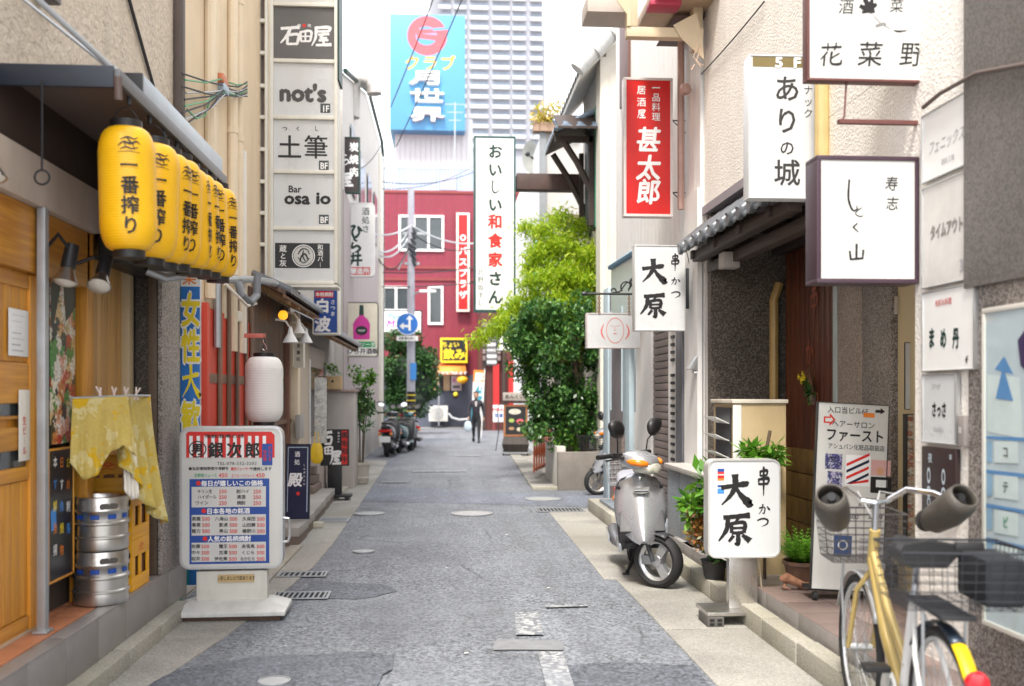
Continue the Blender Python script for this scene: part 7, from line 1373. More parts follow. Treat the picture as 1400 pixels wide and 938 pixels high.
# ============================================================ hair salon menu board on castors
bd = Board('salon_board', 'tall white salon board with black writing and a striped barber panel on castors', 'sign board', 'C', 6.05, 1110, 1206, 551, 808, .045, dkmetal, M('salon_white', (.62,.62,.59), .4, var=.04, dirt=.2), .004, zbase=.30)
bd.o.rotation_euler = (R(-3), R(3.2), R(-4)); hh = bd.h
for x in (-bd.w/2+.03, bd.w/2-.03): MB().lathe([(.001,-.012),(.03,-.012),(.03,.012),(.001,.012)], 12, c=(x,.02,bd.zoff-.045), axis='x').build('castor', rubber, bd.o)
MB().box(-bd.w/2,bd.w/2,.046,.20,bd.zoff-.012,bd.zoff+.01).build('base', dkmetal, bd.o)
bd.t('入口当ビル6F', 1150, 561, 10, ink, bold=.005, sx=.95); bd.r(1171,563,1186,569, orgink, 2); bd.poly([(1187,558),(1194,558),(1194,555),(1200,560),(1194,564),(1194,562),(1187,562)], ink)
bd.poly([(1118,571),(1126,571),(1126,566),(1134,575),(1126,584),(1126,580),(1118,580)], redink); bd.poly([(1120,573),(1127,573),(1127,571),(1131,575),(1127,579),(1127,578),(1120,578)], bd and M('salon_white', (.62,.62,.59), .4), 2)
bd.t('ヘアーサロン', 1158, 580, 10.5, ink, bold=.004, sx=.95); bd.t('ファースト', 1161, 595, 19, ink, bold=.03, sx=.86); bd.t('アシュパン化粧品取扱店', 1163, 611, 8.4, ink, bold=.005, sx=.85)
ph = cells('salon_photo', [(.05,.06,.18),(.02,.02,.05),(.35,.30,.55),(.5,.5,.6),(.10,.10,.3)], 40, .4)
bd.r(1122,622,1145,643,ph); bd.r(1126,646,1146,672,ph); bd.r(1150,622,1183,664,whiteink)
for i in range(5):
    y = 626+i*9; bd.poly([(1151,y+12),(1151,y+8),(1181,y-8),(1181,y-4)] if y+12 < 664 else [(1151,662),(1158,662),(1181,y-4),(1181,y-8)], [redink, navy][i%2], 2)
bd.r(1184,627,1210,648,M('pink_flyer', (.62,.36,.34), .5),1); bd.disc(1196,642,5,M('peach_face', (.60,.33,.18), .5),2); bd.r(1184,650,1212,672,blackpanel,1); bd.r(1191,654,1206,664,cw,2)
bd.t('年中無休日', 1180, 682, 7, ink, sx=.9); bd.t('月・火曜連休', 1184, 690, 6, ink, sx=.9); bd.t('3,500', 1160, 706, 9, ink); bd.t('2,500', 1192, 704, 9, ink); bd.r(1138,733,1162,762,M('navy_flyer', (.04,.08,.2), .5)); bd.disc(1150,746,7,M('card_white', (.52,.55,.56), .5),2,2)
for i in range(6): bd.r(1172,735+i*5,1196-(i*7)%9,737+i*5,gi)
bd.done()
# poster and leaflets in the entrance
bd = Board('third_floor_poster', 'white 3F poster with red writing propped in the cream entrance', 'poster', 'C', 6.3, 1237, 1270, 468, 560, .01, dkmetal, acryl, .004); bd.t('3F', 1251, 477, 12, ink, bold=.03); [bd.r(1243, 505+i*6, 1258, 508+i*6, redink if i < 3 else gi) for i in range(5)]; bd.done()
bd = Board('leaflet_rack', 'tall rack of colourful leaflets beside the wall signs', 'leaflet rack', 'C', 6.25, 1240, 1270, 566, 760, .06, dkmetal, cells('leaflets', [(.5,.45,.38),(.35,.12,.08),(.55,.5,.42),(.2,.18,.15),(.5,.3,.2),(.6,.58,.5)], 26, .4, (1,1,2.2)), .005); bd.done()
# ============================================================ scooter
def ring(c, rx, rz, y, n=16, p=2.6):
    out = []
    for i in range(n):
        a = 2*math.pi*i/n; ca, sa = math.cos(a), math.sin(a); out.append((c[0]+rx*math.copysign(abs(ca)**(2/p), ca), y, c[1]+rz*math.copysign(abs(sa)**(2/p), sa)))
    return out
def wheel(parent, c, R0, wt, axis_m, tyre_m=rubber, rim_m=None, spokes=5, name='wheel', fork=None):
    h = bpy.data.objects.new(name, None); COL.objects.link(h); h.parent = parent; h.location = c
    if axis_m: h.rotation_euler = axis_m
    T_ = wt/2; MB().lathe([(R0-.055,-T_*.8),(R0-.03,-T_),(R0-.012,-T_*.8),(R0,-T_*.3),(R0,T_*.3),(R0-.012,T_*.8),(R0-.03,T_),(R0-.055,T_*.8)], 36, axis='x', caps=False).build('tyre', tyre_m, h)
    rm_ = rim_m or steel; r_ = R0-.055
    MB().lathe([(r_+.004,-T_*.75),(r_+.002,-T_*.5),(r_-.02,-T_*.25),(r_-.02,T_*.25),(r_+.002,T_*.5),(r_+.004,T_*.75)], 36, axis='x', caps=False).build('rim', rm_, h)
    hub = MB(); hub.lathe([(.001,-T_*.7),(.04,-T_*.7),(.045,0),(.04,T_*.7),(.001,T_*.7)], 20, axis='x')
    for i in range(spokes):
        a = 2*math.pi*i/spokes; c1, s1 = math.cos(a), math.sin(a); t1, t2 = -s1*.028, c1*.028
        for sg in (-1, 1): hub.add([(sg*T_*.55, c1*.035+t1, s1*.035+t2),(sg*T_*.55, c1*.035-t1, s1*.035-t2),(sg*T_*.4, c1*(r_-.01)-t1*1.3, s1*(r_-.01)-t2*1.3),(sg*T_*.4, c1*(r_-.01)+t1*1.3, s1*(r_-.01)+t2*1.3),
            (sg*T_*.2, c1*.035+t1, s1*.035+t2),(sg*T_*.2, c1*.035-t1, s1*.035-t2),(sg*T_*.15, c1*(r_-.01)-t1*1.3, s1*(r_-.01)-t2*1.3),(sg*T_*.15, c1*(r_-.01)+t1*1.3, s1*(r_-.01)+t2*1.3)], [(0,1,2,3),(4,7,6,5),(0,3,7,4),(1,5,6,2)])
    hub.build('hub', rm_, h); return h
def scooter(lab, loc, rz, body, seatm, steer=0, basket=True, plate=False, lean=0, group=None, rimm=None, box_=False, name='scooter', cat='scooter'):
    t = thing(name, lab, cat, loc, rz, group); t.rotation_euler = (0, R(lean), rz)
    dk = M('dark_grey_plastic', (.035,.036,.04), .5, var=.1)
    # steering assembly turns about its own head
    S_ = Matrix.Translation((0,-.46,0)) @ Matrix.Rotation(R(steer), 4, 'Z') @ Matrix.Translation((0,.46,0))
    def sm(): b = MB(); b.m = S_; return b
    wc = S_ @ Vector((0,-.60,.195)); wheel(t, wc, .2, .11, (0,0,R(steer)), rim_m=rimm, spokes=3, name='front_wheel')
    for x in (-.07,.07): sm().tube([(x,-.60,.195),(x,-.55,.34),(x*.8,-.50,.50)], .018, 8).build('fork_leg', dk, t)
    sm().box(-.08,.08,-.515,-.47,.44,.49).build('fork_yoke', dk, t, .01)
    b = sm(); pr = []
    for i in range(9):
        a = R(62+i*11); pr.append([(x,-.60-math.cos(a)*.225,.195+math.sin(a)*.225-abs(x)*.35) for x in (-.065,-.03,0,.03,.065)])
    b.add([q for r_ in pr for q in r_], [(i*5+j,i*5+j+1,(i+1)*5+j+1,(i+1)*5+j) for i in range(8) for j in range(4)]); fo = b.build('front_fender', dk, t); md = fo.modifiers.new('t','SOLIDIFY'); md.thickness = .006
    # leg shield
    def sec(z, w_, yf, d_, v_):
        pts = []
        for i in range(11):
            u = -1+2*i/10; pts.append((u*w_, yf+v_*abs(u)**1.6*.9, z-.03*abs(u)**2))
        for i in range(7):
            u = 1-2*i/6; pts.append((u*w_*.93, yf+v_*abs(u)**1.6*.9+d_, z-.03*abs(u)**2))
        return pts
    secs = [sec(.84,.095,-.43,.05,.05), sec(.80,.15,-.475,.06,.09), sec(.72,.185,-.53,.07,.13), sec(.60,.20,-.585,.08,.17), sec(.50,.185,-.63,.08,.19), sec(.42,.13,-.665,.07,.15), sec(.375,.07,-.685,.05,.08), sec(.36,.03,-.69,.03,.02)]
    MB().loft(secs).build('leg_shield', body, t, ang=50)
    MB().loft([ring((0,.66),.17,.16,-.40,14,3), ring((0,.62),.19,.20,-.34,14,3), ring((0,.50),.18,.24,-.28,14,3), ring((0,.42),.14,.16,-.24,14,3)]).build('inner_shield', dk, t)
    MB().loft([[(-.17,-.60,.42),(.17,-.60,.42),(.15,-.34,.30),(-.15,-.34,.30)],[(-.16,-.50,.56),(.16,-.50,.56),(.15,-.30,.56),(-.15,-.30,.56)]]).build('wheel_arch', dk, t, .01)
    for s_ in (-1,1): MB().loft([[(s_*.15,-.44,.74),(s_*.178,-.40,.74),(s_*.170,-.30,.74),(s_*.13,-.34,.74)],[(s_*.14,-.44,.55),(s_*.178,-.38,.55),(s_*.172,-.27,.55),(s_*.13,-.34,.55)],[(s_*.13,-.42,.38),(s_*.172,-.36,.38),(s_*.168,-.23,.38),(s_*.12,-.30,.38)],[(s_*.12,-.36,.27),(s_*.165,-.30,.27),(s_*.160,-.16,.27),(s_*.11,-.20,.27)]]).build('side_cowl', dk, t, .008)
    # vent and badge on the shield
    MB().add([(-.065,-.543,.74),(.065,-.543,.74),(.05,-.562,.70),(0,-.573,.69),(-.05,-.562,.70)], [(0,1,2,3,4)]).build('vent', black, t); MB().box(-.05,.05,-.566,-.552,.714,.721).build('vent_bar', body, t); MB().lathe([(.001,-.014),(.013,-.01),(.013,.0)], 12, axis='y', c=(0,-.487,.80), caps=False).build('badge', chrome, t)
    # floor, tail, seat
    MB().loft([[(-.14,-.32,.25),(.14,-.32,.25),(.14,-.32,.30),(-.14,-.32,.30)],[(-.15,.02,.24),(.15,.02,.24),(.15,.02,.30),(-.15,.02,.30)]]).build('floorboard', dk, t, .01)
    for s_ in (-1,1): MB().box(s_*.155-.012,s_*.155+.012,-.33,.10,.23,.30).build('floor_trim', body, t, .008)
    MB().loft([ring((0,.45),.10,.16,-.02), ring((0,.50),.13,.18,.06), ring((0,.53),.155,.18,.20), ring((0,.56),.16,.15,.40), ring((0,.61),.14,.12,.60), ring((0,.65),.10,.08,.76), ring((0,.67),.05,.05,.83)]).build('tail_body', body, t, ang=60)
    MB().loft([ring((0,.66),.10,.04,-.04,16,3), ring((0,.70),.135,.06,.04,16,3), ring((0,.715),.14,.065,.25,16,3), ring((0,.735),.13,.06,.45,16,3), ring((0,.745),.10,.045,.60,16,3), ring((0,.74),.05,.03,.66,16,3)]).build('seat', seatm, t, ang=60)
    MB().loft([ring((0,.30),.08,.10,.02,12), ring((0,.28),.11,.10,.25,12), ring((0,.27),.09,.09,.60,12)]).build('engine_cover', dk, t)
    wheel(t, (0,.57,.195), .195, .10, None, rim_m=rimm, spokes=3, name='rear_wheel')
    MB().tube([(-.12,.05,.20),(-.14,.25,.20),(-.15,.40,.22),(-.155,.72,.26),(-.155,.78,.265)], [.02,.025,.055,.06,.03], 12).build('exhaust', M('muffler_grey', (.20,.20,.22), .4, .6), t); MB().loft([ring((-.215,.24),.008,.04,.38,10), ring((-.218,.25),.01,.045,.70,10)]).build('heat_guard', chrome, t)
    MB().tube([(.0,.10,.2),(-.05,.0,.10),(-.10,-.04,.015)], .014, 8).build('kickstand', dkmetal, t); MB().box(-.13,-.08,-.07,-.01,.0,.015).build('stand_foot', dkmetal, t)
    MB().box(-.14,.14,.80,.86,.56,.62).build('tail_light', M('tail_red', (.5,.01,.01), .2), t, .015)
    for s_ in (-1,1): MB().ball((s_*.12,.84,.52), .035, 10).build('rear_indicator', orgink, t)
    MB().loft([[(-.06,.74,.50),(.06,.74,.50),(.05,.86,.30),(-.05,.86,.30)],[(-.06,.76,.50),(.06,.76,.50),(.05,.88,.30),(-.05,.88,.30)]]).build('rear_fender', dk, t)
    if plate: 
        pl_ = MB().box(-.115,.115,.895,.90,.34,.47).build('number_plate', white, t); pl_['label'] = 'white number plate'
    # headset
    MBo_ = sm().loft([ring((0,.91),.06,.035,-.60,16,2.4), ring((0,.92),.115,.055,-.56,16,2.4), ring((0,.935),.15,.07,-.48,16,2.4), ring((0,.945),.13,.065,-.40,16,2.4), ring((0,.94),.09,.04,-.34,16,2.4)]); MBo_.build('headset_cowl', body, t, ang=60)
    sm().loft([ring((0,.875),.055,.03,-.62,14), ring((0,.875),.085,.04,-.595,14), ring((0,.88),.10,.045,-.55,14), ring((0,.88),.08,.04,-.45,14)]).build('headlight', M('headlight_lens', (.60,.58,.50), .08, .3, spec=1), t, ang=60)
    for s_ in (-1,1):
        sm().loft([ring((s_*.095,.915),.012,.012,-.60,10), ring((s_*.12,.92),.032,.026,-.565,10), ring((s_*.145,.93),.030,.024,-.50,10), ring((s_*.15,.935),.012,.012,-.46,10)]).build('indicator', M('amber_lens', (.75,.20,.015), .12), t, ang=60)
        sm().tube([(s_*.10,-.42,.95),(s_*.20,-.38,.975),(s_*.24,-.36,.98)], .013, 8).build('handlebar', dk, t); sm().tube([(s_*.23,-.365,.98),(s_*.34,-.33,.975),(s_*.345,-.33,.975)], .018, 10).build('grip', black, t)
        sm().box(s_*.19-.03,s_*.19+.03,-.43,-.36,.955,1.0).build('switch_box', black, t, .01); sm().tube([(s_*.20,-.43,.965),(s_*.28,-.42,.955),(s_*.34,-.40,.95)], .007, 6).build('brake_lever', dkmetal, t)
        sm().tube([(s_*.19,-.40,1.0),(s_*.20,-.41,1.08),(s_*.235,-.43,1.12)], .006, 6).build('mirror_stalk', black, t)
        b = sm(); cx_ = s_*.25; b.loft([[(cx_+(.082*math.cos(a)*(1+.25*math.sin(a)))*k1+.02*s_*math.sin(a), yy, 1.175+.070*math.sin(a)*k1) for a in [2*math.pi*j/16 for j in range(16)]] for yy, k1 in ((-.475,.5),(-.46,.95),(-.43,1.0),(-.425,.95))]); b.build('mirror', black, t, ang=60)
        b = sm(); b.add([(cx_+(.068*math.cos(a))+.012*s_*math.sin(a), -.4235, 1.165+.052*math.sin(a)) for a in [2*math.pi*j/16 for j in range(16)]], [tuple(range(16))]); b.build('mirror_glass', chrome, t)
    if basket:
        wire_basket(t, 0, .90, .64, .175, .16, .25, galv)
        MB().box(-.06,.06,.55,.95,.775,.79).build('carrier', dkmetal, t)
    if box_: MB().box(-.19,.19,.55,.90,.80,1.10).build('top_box', black, t, .03)
    return t
def wire_basket(t, cx, cy, z0, wx, wy, h, m_, flare=1.18, nx=9, nz=6, name='basket'):
    b = MB()
    def rect(z, k_): return [(cx-wx*k_,cy-wy*k_,z),(cx+wx*k_,cy-wy*k_,z),(cx+wx*k_,cy+wy*k_,z),(cx-wx*k_,cy+wy*k_,z)]
    for i in range(nz+1): k_ = 1+(flare-1)*i/nz; b.tube(rect(z0+h*i/nz, k_), .0018 if i < nz else .005, 5, closed=True)
    r0, r1 = rect(z0,1), rect(z0+h,flare)
    for s_ in range(4):
        for i in range(nx):
            u = i/nx; a = Vector(r0[s_]).lerp(Vector(r0[(s_+1)%4]),u); c_ = Vector(r1[s_]).lerp(Vector(r1[(s_+1)%4]),u); b.tube([a,c_], .0016, 4, caps=False)
    for i in range(1,nx): u = i/nx; b.tube([Vector(r0[0]).lerp(Vector(r0[1]),u), Vector(r0[3]).lerp(Vector(r0[2]),u)], .0016, 4, caps=False); b.tube([Vector(r0[0]).lerp(Vector(r0[3]),u), Vector(r0[1]).lerp(Vector(r0[2]),u)], .0016, 4, caps=False)
    o = b.build(name, m_, t); o['kind'] = 'stuff'; return o
silver = M('silver_scooter_paint', (.46,.47,.50), .27, .55, var=.03, coat=.6); silver2 = M('dull_silver_paint', (.36,.38,.42), .35, .4, coat=.3)
seatg = M('grey_vinyl_seat', (.33,.33,.38), .5, var=.06)
scooter('silver scooter with a rear wire basket parked at the kerb, wheel turned to the wall', (1.63, 8.22, .006), R(-7), silver, seatg, steer=52, lean=-2, rimm=alu).scale = (1.05,1.05,1.05)
scooter('silver scooter half hidden behind the white shop at the planter', (2.86, 15.0, .006), R(-68), silver2, black, steer=-10, basket=False)
wb2 = [o for o in COL.objects if o.name.startswith('scooter')][-1]
# front basket of the second scooter
for o in [o for o in COL.objects if o.type == 'EMPTY' and o.name == 'scooter.001']: wire_basket(o, 0, -.72, .68, .15, .12, .2, dkmetal, name='front_basket')
blk = M('black_gloss_paint', (.015,.016,.02), .2, coat=.6); tl = M('teal_gloss_paint', (.03,.12,.13), .25, coat=.5); rdm = M('dark_red_gloss', (.22,.02,.02), .25, coat=.5)
gm = 'motor scooters parked in a row before the crossing'
scooter('nearest black motor scooter of the far row showing a white number plate', (-1.32, 24.9, 0), R(176), blk, black, steer=8, basket=False, plate=True, group=gm, rimm=dkmetal, name='motor_scooter', cat='motor scooter', box_=False).scale = (1.15,1.1,1.08)
scooter('teal black motor scooter second in the far row', (-1.02, 26.4, 0), R(168), tl, black, steer=-12, basket=False, plate=True, group=gm, rimm=dkmetal, name='motor_scooter', cat='motor scooter').scale = (1.05,1.05,1.02)
scooter('dark red motor scooter third in the far row', (-1.25, 27.9, 0), R(170), rdm, black, steer=5, basket=False, group=gm, name='motor_scooter', cat='motor scooter')
scooter('silver motor scooter last in the far row by the pole', (-.90, 28.9, 0), R(188), silver2, black, steer=-20, basket=False, group=gm, name='motor_scooter', cat='motor scooter')
# ============================================================ bicycle
def bicycle(lab, loc, rz):
    t = thing('bicycle', lab, 'bicycle', loc, rz); RW = .33; F_ = Vector((0,.55,RW)); B_ = Vector((0,-.50,RW)); yf = M('champagne_frame_paint', (.50,.37,.13), .35, .2, coat=.4, dirt=.15)
    for nm, c in (('front_wheel',F_),('rear_wheel',B_)):
        h = bpy.data.objects.new(nm, None); COL.objects.link(h); h.parent = t; h.location = c
        MB().tube([(0,(RW-.016)*math.cos(a),(RW-.016)*math.sin(a)) for a in [2*math.pi*i/48 for i in range(48)]], .019, 8, closed=True).build('tyre', rubber, h)
        MB().tube([(0,(RW-.04)*math.cos(a),(RW-.04)*math.sin(a)) for a in [2*math.pi*i/48 for i in range(48)]], .011, 6, closed=True).build('rim', alu, h)
        MB().tube([(-.05,0,0),(.05,0,0)], .02, 10).build('hub', alu, h); b = MB()
        for i in range(32): a = 2*math.pi*i/32; s_ = .022 if i%2 else -.022; b.tube([(s_,.02*math.cos(a+.8),.02*math.sin(a+.8)),(0,(RW-.045)*math.cos(a),(RW-.045)*math.sin(a))], .0014, 4, caps=False)
        b.build('spokes', galv, h)['kind'] = 'stuff'
    bb = Vector((0,-.06,.29)); hd = Vector((0,.36,.74)); ht_ = Vector((0,.32,.90)); st = Vector((0,-.20,.72))
    MB().tube([hd,ht_], .024, 12).build('head_tube', yf, t); MB().tube([hd+Vector((0,-.01,.03)),Vector((0,.16,.48)),bb], .026, 12).build('down_tube', yf, t); MB().tube([hd+Vector((0,-.01,.07)),Vector((0,.14,.60)),Vector((0,-.11,.42))], .018, 10).build('top_tube', yf, t); MB().tube([bb,st], .018, 10).build('seat_tube', white, t); MB().tube([st,st+Vector((0,-.03,.12))], .013, 8).build('seat_post', chrome, t)
    for s_ in (-1,1):
        MB().tube([hd+Vector((0,.005,-.02)),Vector((s_*.05,.42,.62)),Vector((s_*.055,.55,RW))], .012, 8).build('fork_blade', yf, t); MB().tube([bb,Vector((s_*.05,-.25,.31)),B_+Vector((s_*.06,0,0))], .010, 8).build('chain_stay', white, t); MB().tube([st,Vector((s_*.05,-.36,.52)),B_+Vector((s_*.06,0,0))], .009, 8).build('seat_stay', white, t)
        MB().tube([B_+Vector((s_*.065,0,0)),Vector((s_*.075,-.52,.72))], .006, 6).build('carrier_stay', galv, t)
        MB().tube([F_+Vector((s_*.07,0,0)),Vector((s_*.09,.53,.62)),Vector((s_*.09,.50,.72))], .006, 6).build('basket_stay', galv, t)
    for nm, c, a0, a1, cut in (('front_mudguard',F_,20,150,None),('rear_mudguard',B_,35,215,190)):
        def guard(x0, x1, name, mat):
            b = MB(); n_ = 14; r_ = RW+.025; A = [R(x0+(x1-x0)*i/n_) for i in range(n_+1)]
            b.add([(x,c.y+(r_-abs(x)*.3)*math.cos(a),c.z+(r_-abs(x)*.3)*math.sin(a)) for a in A for x in (-.026,-.012,0,.012,.026)], [(i*5+j,i*5+j+1,(i+1)*5+j+1,(i+1)*5+j) for i in range(n_) for j in range(4)]); o = b.build(name, mat, t); md = o.modifiers.new('t','SOLIDIFY'); md.thickness = .002
        if cut: guard(a0, 116, nm, M('dark_blue_guard', (.03,.045,.07), .3, .3)); guard(116.5, 142, nm, M('yellow_guard', (.72,.50,.01), .35)); guard(146, 200, nm, M('dark_blue_guard', (.03,.045,.07), .3))
        else: guard(a0, a1, nm, alu)
    a = R(144); r_ = RW+.05; rp = Vector((0,B_.y+r_*math.cos(a),B_.z+r_*math.sin(a))); MB().lathe([(.001,-.028),(.034,-.022),(.04,-.005),(.036,.012),(.001,.012)], 20, axis='y', c=tuple(rp)).build('red_reflector', M('reflector_red', (.60,.01,.02), .15, spec=1), t)
    MB().lathe([(.001,-.03),(.095,-.03),(.10,-.02),(.095,-.015),(.001,-.015)], 28, axis='x', c=(-.03,bb.y,bb.z)).build('chain_case', M('silver_case', (.5,.5,.5), .3, .4), t)
    for s_ in (-1,1): MB().tube([(s_*.06,bb.y,bb.z),(s_*.08,bb.y+s_*.08,bb.z-s_*.13)], .009, 6).build('crank', alu, t); MB().box(s_*.08,s_*.18,bb.y+s_*.08-.04,bb.y+s_*.08+.04,bb.z-s_*.13-.012,bb.z-s_*.13+.012).build('pedal', black, t, .004)
    MB().loft([[(x*w_, y_, .88+dz+zz) for x,zz in ((-1,0),(-.8,.035),(0,.05),(.8,.035),(1,0),(.6,-.05),(-.6,-.05))] for w_,y_,dz in ((.02,.03,-.01),(.035,-.04,.0),(.07,-.14,.0),(.12,-.22,.005),(.135,-.30,.02),(.11,-.36,.02))]).build('saddle', black, t, ang=60)
    MB().box(-.06,.06,-.66,-.28,.72,.735).build('carrier', dkmetal, t, .004)
    wire_basket(t, .05, -.45, .745, .205, .155, .20, M('black_wire', (.02,.022,.028), .4), 1.1, 9, 6, 'rear_basket')
    for x0, x1 in ((.11,.25),): MB().box(x0,x1,-.60,-.33,.755,.92).build('basket_lining', M('black_lining_cloth', (.009,.011,.016), .7, var=.3), t, .015)
    MB().box(.0,.10,-.625,-.60,.955,.985).build('basket_handle', black, t, .008)
    wire_basket(t, 0, .56, .735, .15, .12, .22, M('brown_black_wire', (.04,.035,.035), .4), 1.15, 9, 7, 'front_basket')
    MB().tube([ht_,ht_+Vector((0,-.02,.12))], .014, 10).build('stem', chrome, t)
    for s_ in (-1,1):
        MB().tube([(0,.30,1.02),(s_*.06,.33,1.03),(s_*.13,.30,1.08),(s_*.21,.20,1.075),(s_*.25,.06,1.05)], .012, 10).build('handlebar', chrome, t)
        mf = MB(); ax = [(s_*.185,.24,.945),(s_*.205,.18,.965),(s_*.235,.10,1.01),(s_*.258,.04,1.055)]
        mf.tube(ax+[(s_*.268,.01,1.085)], [.032,.060,.070,.068,.058], 20, caps=False); o = mf.build('grip_muff', M('brown_grey_muff_fabric', (.06,.052,.043), .5, var=.3, bump=.4, bs=90), t, ang=80); md = o.modifiers.new('t','SOLIDIFY'); md.thickness = .008
        MB().lathe([(.001,0),(.048,.0)], 18, axis='y', c=(s_*.187,.225,.955), caps=False).build('muff_end', M('muff_lining', (.02,.018,.018), .9), t); MB().ball((s_*.242,.08,1.03), .058, 14).build('muff_inside', M('muff_lining', (.02,.018,.018), .9), t); MB().tube([(s_*.235,.10,1.06),(s_*.26,.02,1.075)], .018, 10).build('grip', black, t)
        MB().tube([(s_*.12,.33,1.05),(s_*.05,.42,1.06),(0,.36,.95)], .004, 6).build('brake_cable', M('grey_cable', (.35,.35,.36), .4), t)
    return t
bicycle('yellow framed bicycle with brown grip muffs and wire baskets at the right front', (1.845, 3.93, .008), R(-8))
# ============================================================ planter, fence and trees at the side street corner
PLN = thing('concrete_planter', 'weathered concrete planter wall below the tree at the side street corner', 'planter', (2.3, 16.3, 0)); pm = M('weathered_concrete', (.20,.18,.16), .85, var=.2, vs=3, bump=.3, bs=60, dirt=.5, dirtcol=(.14,.12,.10), world=True)
box('front_wall', pm, PLN, -.50, 1.3, -.75, -.60, 0, .60, .012); box('side_wall', M('pale_render_wall', (.52,.50,.47), .8, world=True, dirt=.3), PLN, -.50, -.36, -.598, 1.2, 0, .68, .012); box('soil_bed', soil, PLN, -.358, 1.3, -.598, 1.2, .0, .52)
OG = thing('orange_gate', 'orange folding metal gate beyond the planter', 'gate', (1.88, 18.7, .0), R(-14)); og_ = M('orange_gate_paint', (.62,.13,.04), .5)
for i in range(8): MB().box(-.015,.015,-1.1+.3*i-.015,-1.1+.3*i+.015,.12,1.25).build('bar', og_, OG, .003)
for i in range(7): MB().tube([(.0,-1.1+.3*i,.25),(0,-.8+.3*i,.70)], .01, 6).build('brace', og_, OG); MB().tube([(.0,-1.1+.3*i,.70),(0,-.8+.3*i,1.15)], .01, 6).build('brace', og_, OG)
for z in (.16,1.2): MB().box(-.02,.02,-1.12,1.02,z,z+.03).build('rail', og_, OG, .003)
tr = thing('evergreen_tree', 'dense glossy dark green evergreen tree rising from the planter', 'tree', (2.25, 16.25, .5))
MB().tube([(0.1,0,0),(.05,.05,.5),(-.05,0,1.2),(-.15,.1,2.1)], [.07,.06,.045,.02], 8).build('trunk', bark, tr)
for i in range(9):
    a = i*.75; z = .5+.2*i; MB().tube([(0,0,z),(.3*math.cos(a)-.05,.3*math.sin(a),z+.25),(.62*math.cos(a)-.1,.55*math.sin(a),z+.4)], [.025,.016,.006], 6).build('limb', bark, tr)
pts = blob(12500, (-.30,0,1.70), (1.36,1.0,1.50), 31, 60, .5, .19)+blob(3500, (.05,-.1,.75), (.8,.6,.55), 32, 18, .5, .36)+blob(1600, (-.85,-.05,2.0), (.42,.4,.55), 33, 10, .5, .4)+blob(2600, (-.35,-.1,.55), (.85,.6,.5), 34, 20, .5, .3)
leaves('crown', leaf_dark, pts, .085, tr, .7, 6, droop=.35, asp=2.0)['kind'] = 'stuff'
leaves('fresh_tips', leaf_mid, blob(260, (-.1,-.1,.35), (.5,.4,.35), 35, 10, .5, .4), .09, tr, .5, 8)['kind'] = 'stuff'
bt = thing('bamboo_clump', 'airy yellow green bamboo arching over the evergreen towards the tall sign', 'bamboo', (2.3, 17.2, .5)); rn = random.Random(12); pts = []; cm_ = M('bamboo_culm', (.22,.30,.05), .4)
ends = [(-1.75,-.3,1.95,2.75),(-.9,.3,4.0,4.3),(-.3,.0,4.15,4.5),(.05,.2,4.0,4.4),(-.6,-.1,3.9,4.3),(-1.45,-.2,2.1,2.9),(-1.2,.1,2.5,3.2),(-.95,-.5,2.9,3.5),(-.8,.2,3.3,3.8),(.2,-.5,3.4,3.9),(.1,-.6,2.9,3.5),(-.75,-.2,3.5,3.9),(-.55,.2,3.6,4.0),(-.35,-.3,3.65,4.0),(-.1,.1,3.7,4.05),(.12,-.2,3.5,3.9),(.25,.1,3.2,3.7),(-.6,-.5,3.0,3.5),(-.2,-.75,2.1,3.2),(-.75,-.7,1.9,3.0),(.15,-.7,2.2,3.2),(-1.1,-.5,1.85,2.8),(-.9,-.8,1.6,2.7),(-.35,-.9,1.75,2.9),(-.5,-.75,2.4,3.2),(-.2,-.5,3.1,3.6),(-.95,.0,2.6,3.2),(-1.3,.2,2.3,3.0),(.2,-.4,2.7,3.2),(-.15,-.4,2.6,3.1)]
for ex, ey, ez, pk_ in ends:
    P0 = Vector((rn.uniform(-.2,.2), rn.uniform(-.2,.2), 0)); P1 = Vector((ex*.25, ey*.4, pk_*.62)); P2 = Vector((ex*.65, ey*.8, pk_)); P3 = Vector((ex, ey, ez)); cur = []
    for i in range(15):
        u = i/14; cur.append(P0*(1-u)**3+P1*3*u*(1-u)**2+P2*3*u*u*(1-u)+P3*u**3)
    MB().tube(cur, [.014*(1-i/17) for i in range(15)], 6).build('culm', cm_, bt)
    for i in range(900):
        u = 1-rn.random()**1.5*.62; j = min(int(u*14), 13); q = cur[j].lerp(cur[j+1], u*14-j); s_ = .30*(1.15-u)+.07; pts.append(q+Vector((rn.gauss(0,s_*.75), rn.gauss(0,s_*.7), rn.gauss(-.05,s_*.55))))
pts = [p_ for p_ in pts if p_.x < .34 or p_.y < -9]
leaves('leafage', leaf_bam, pts, .105, bt, .2, 9, droop=1.0, asp=4.2)['kind'] = 'stuff'
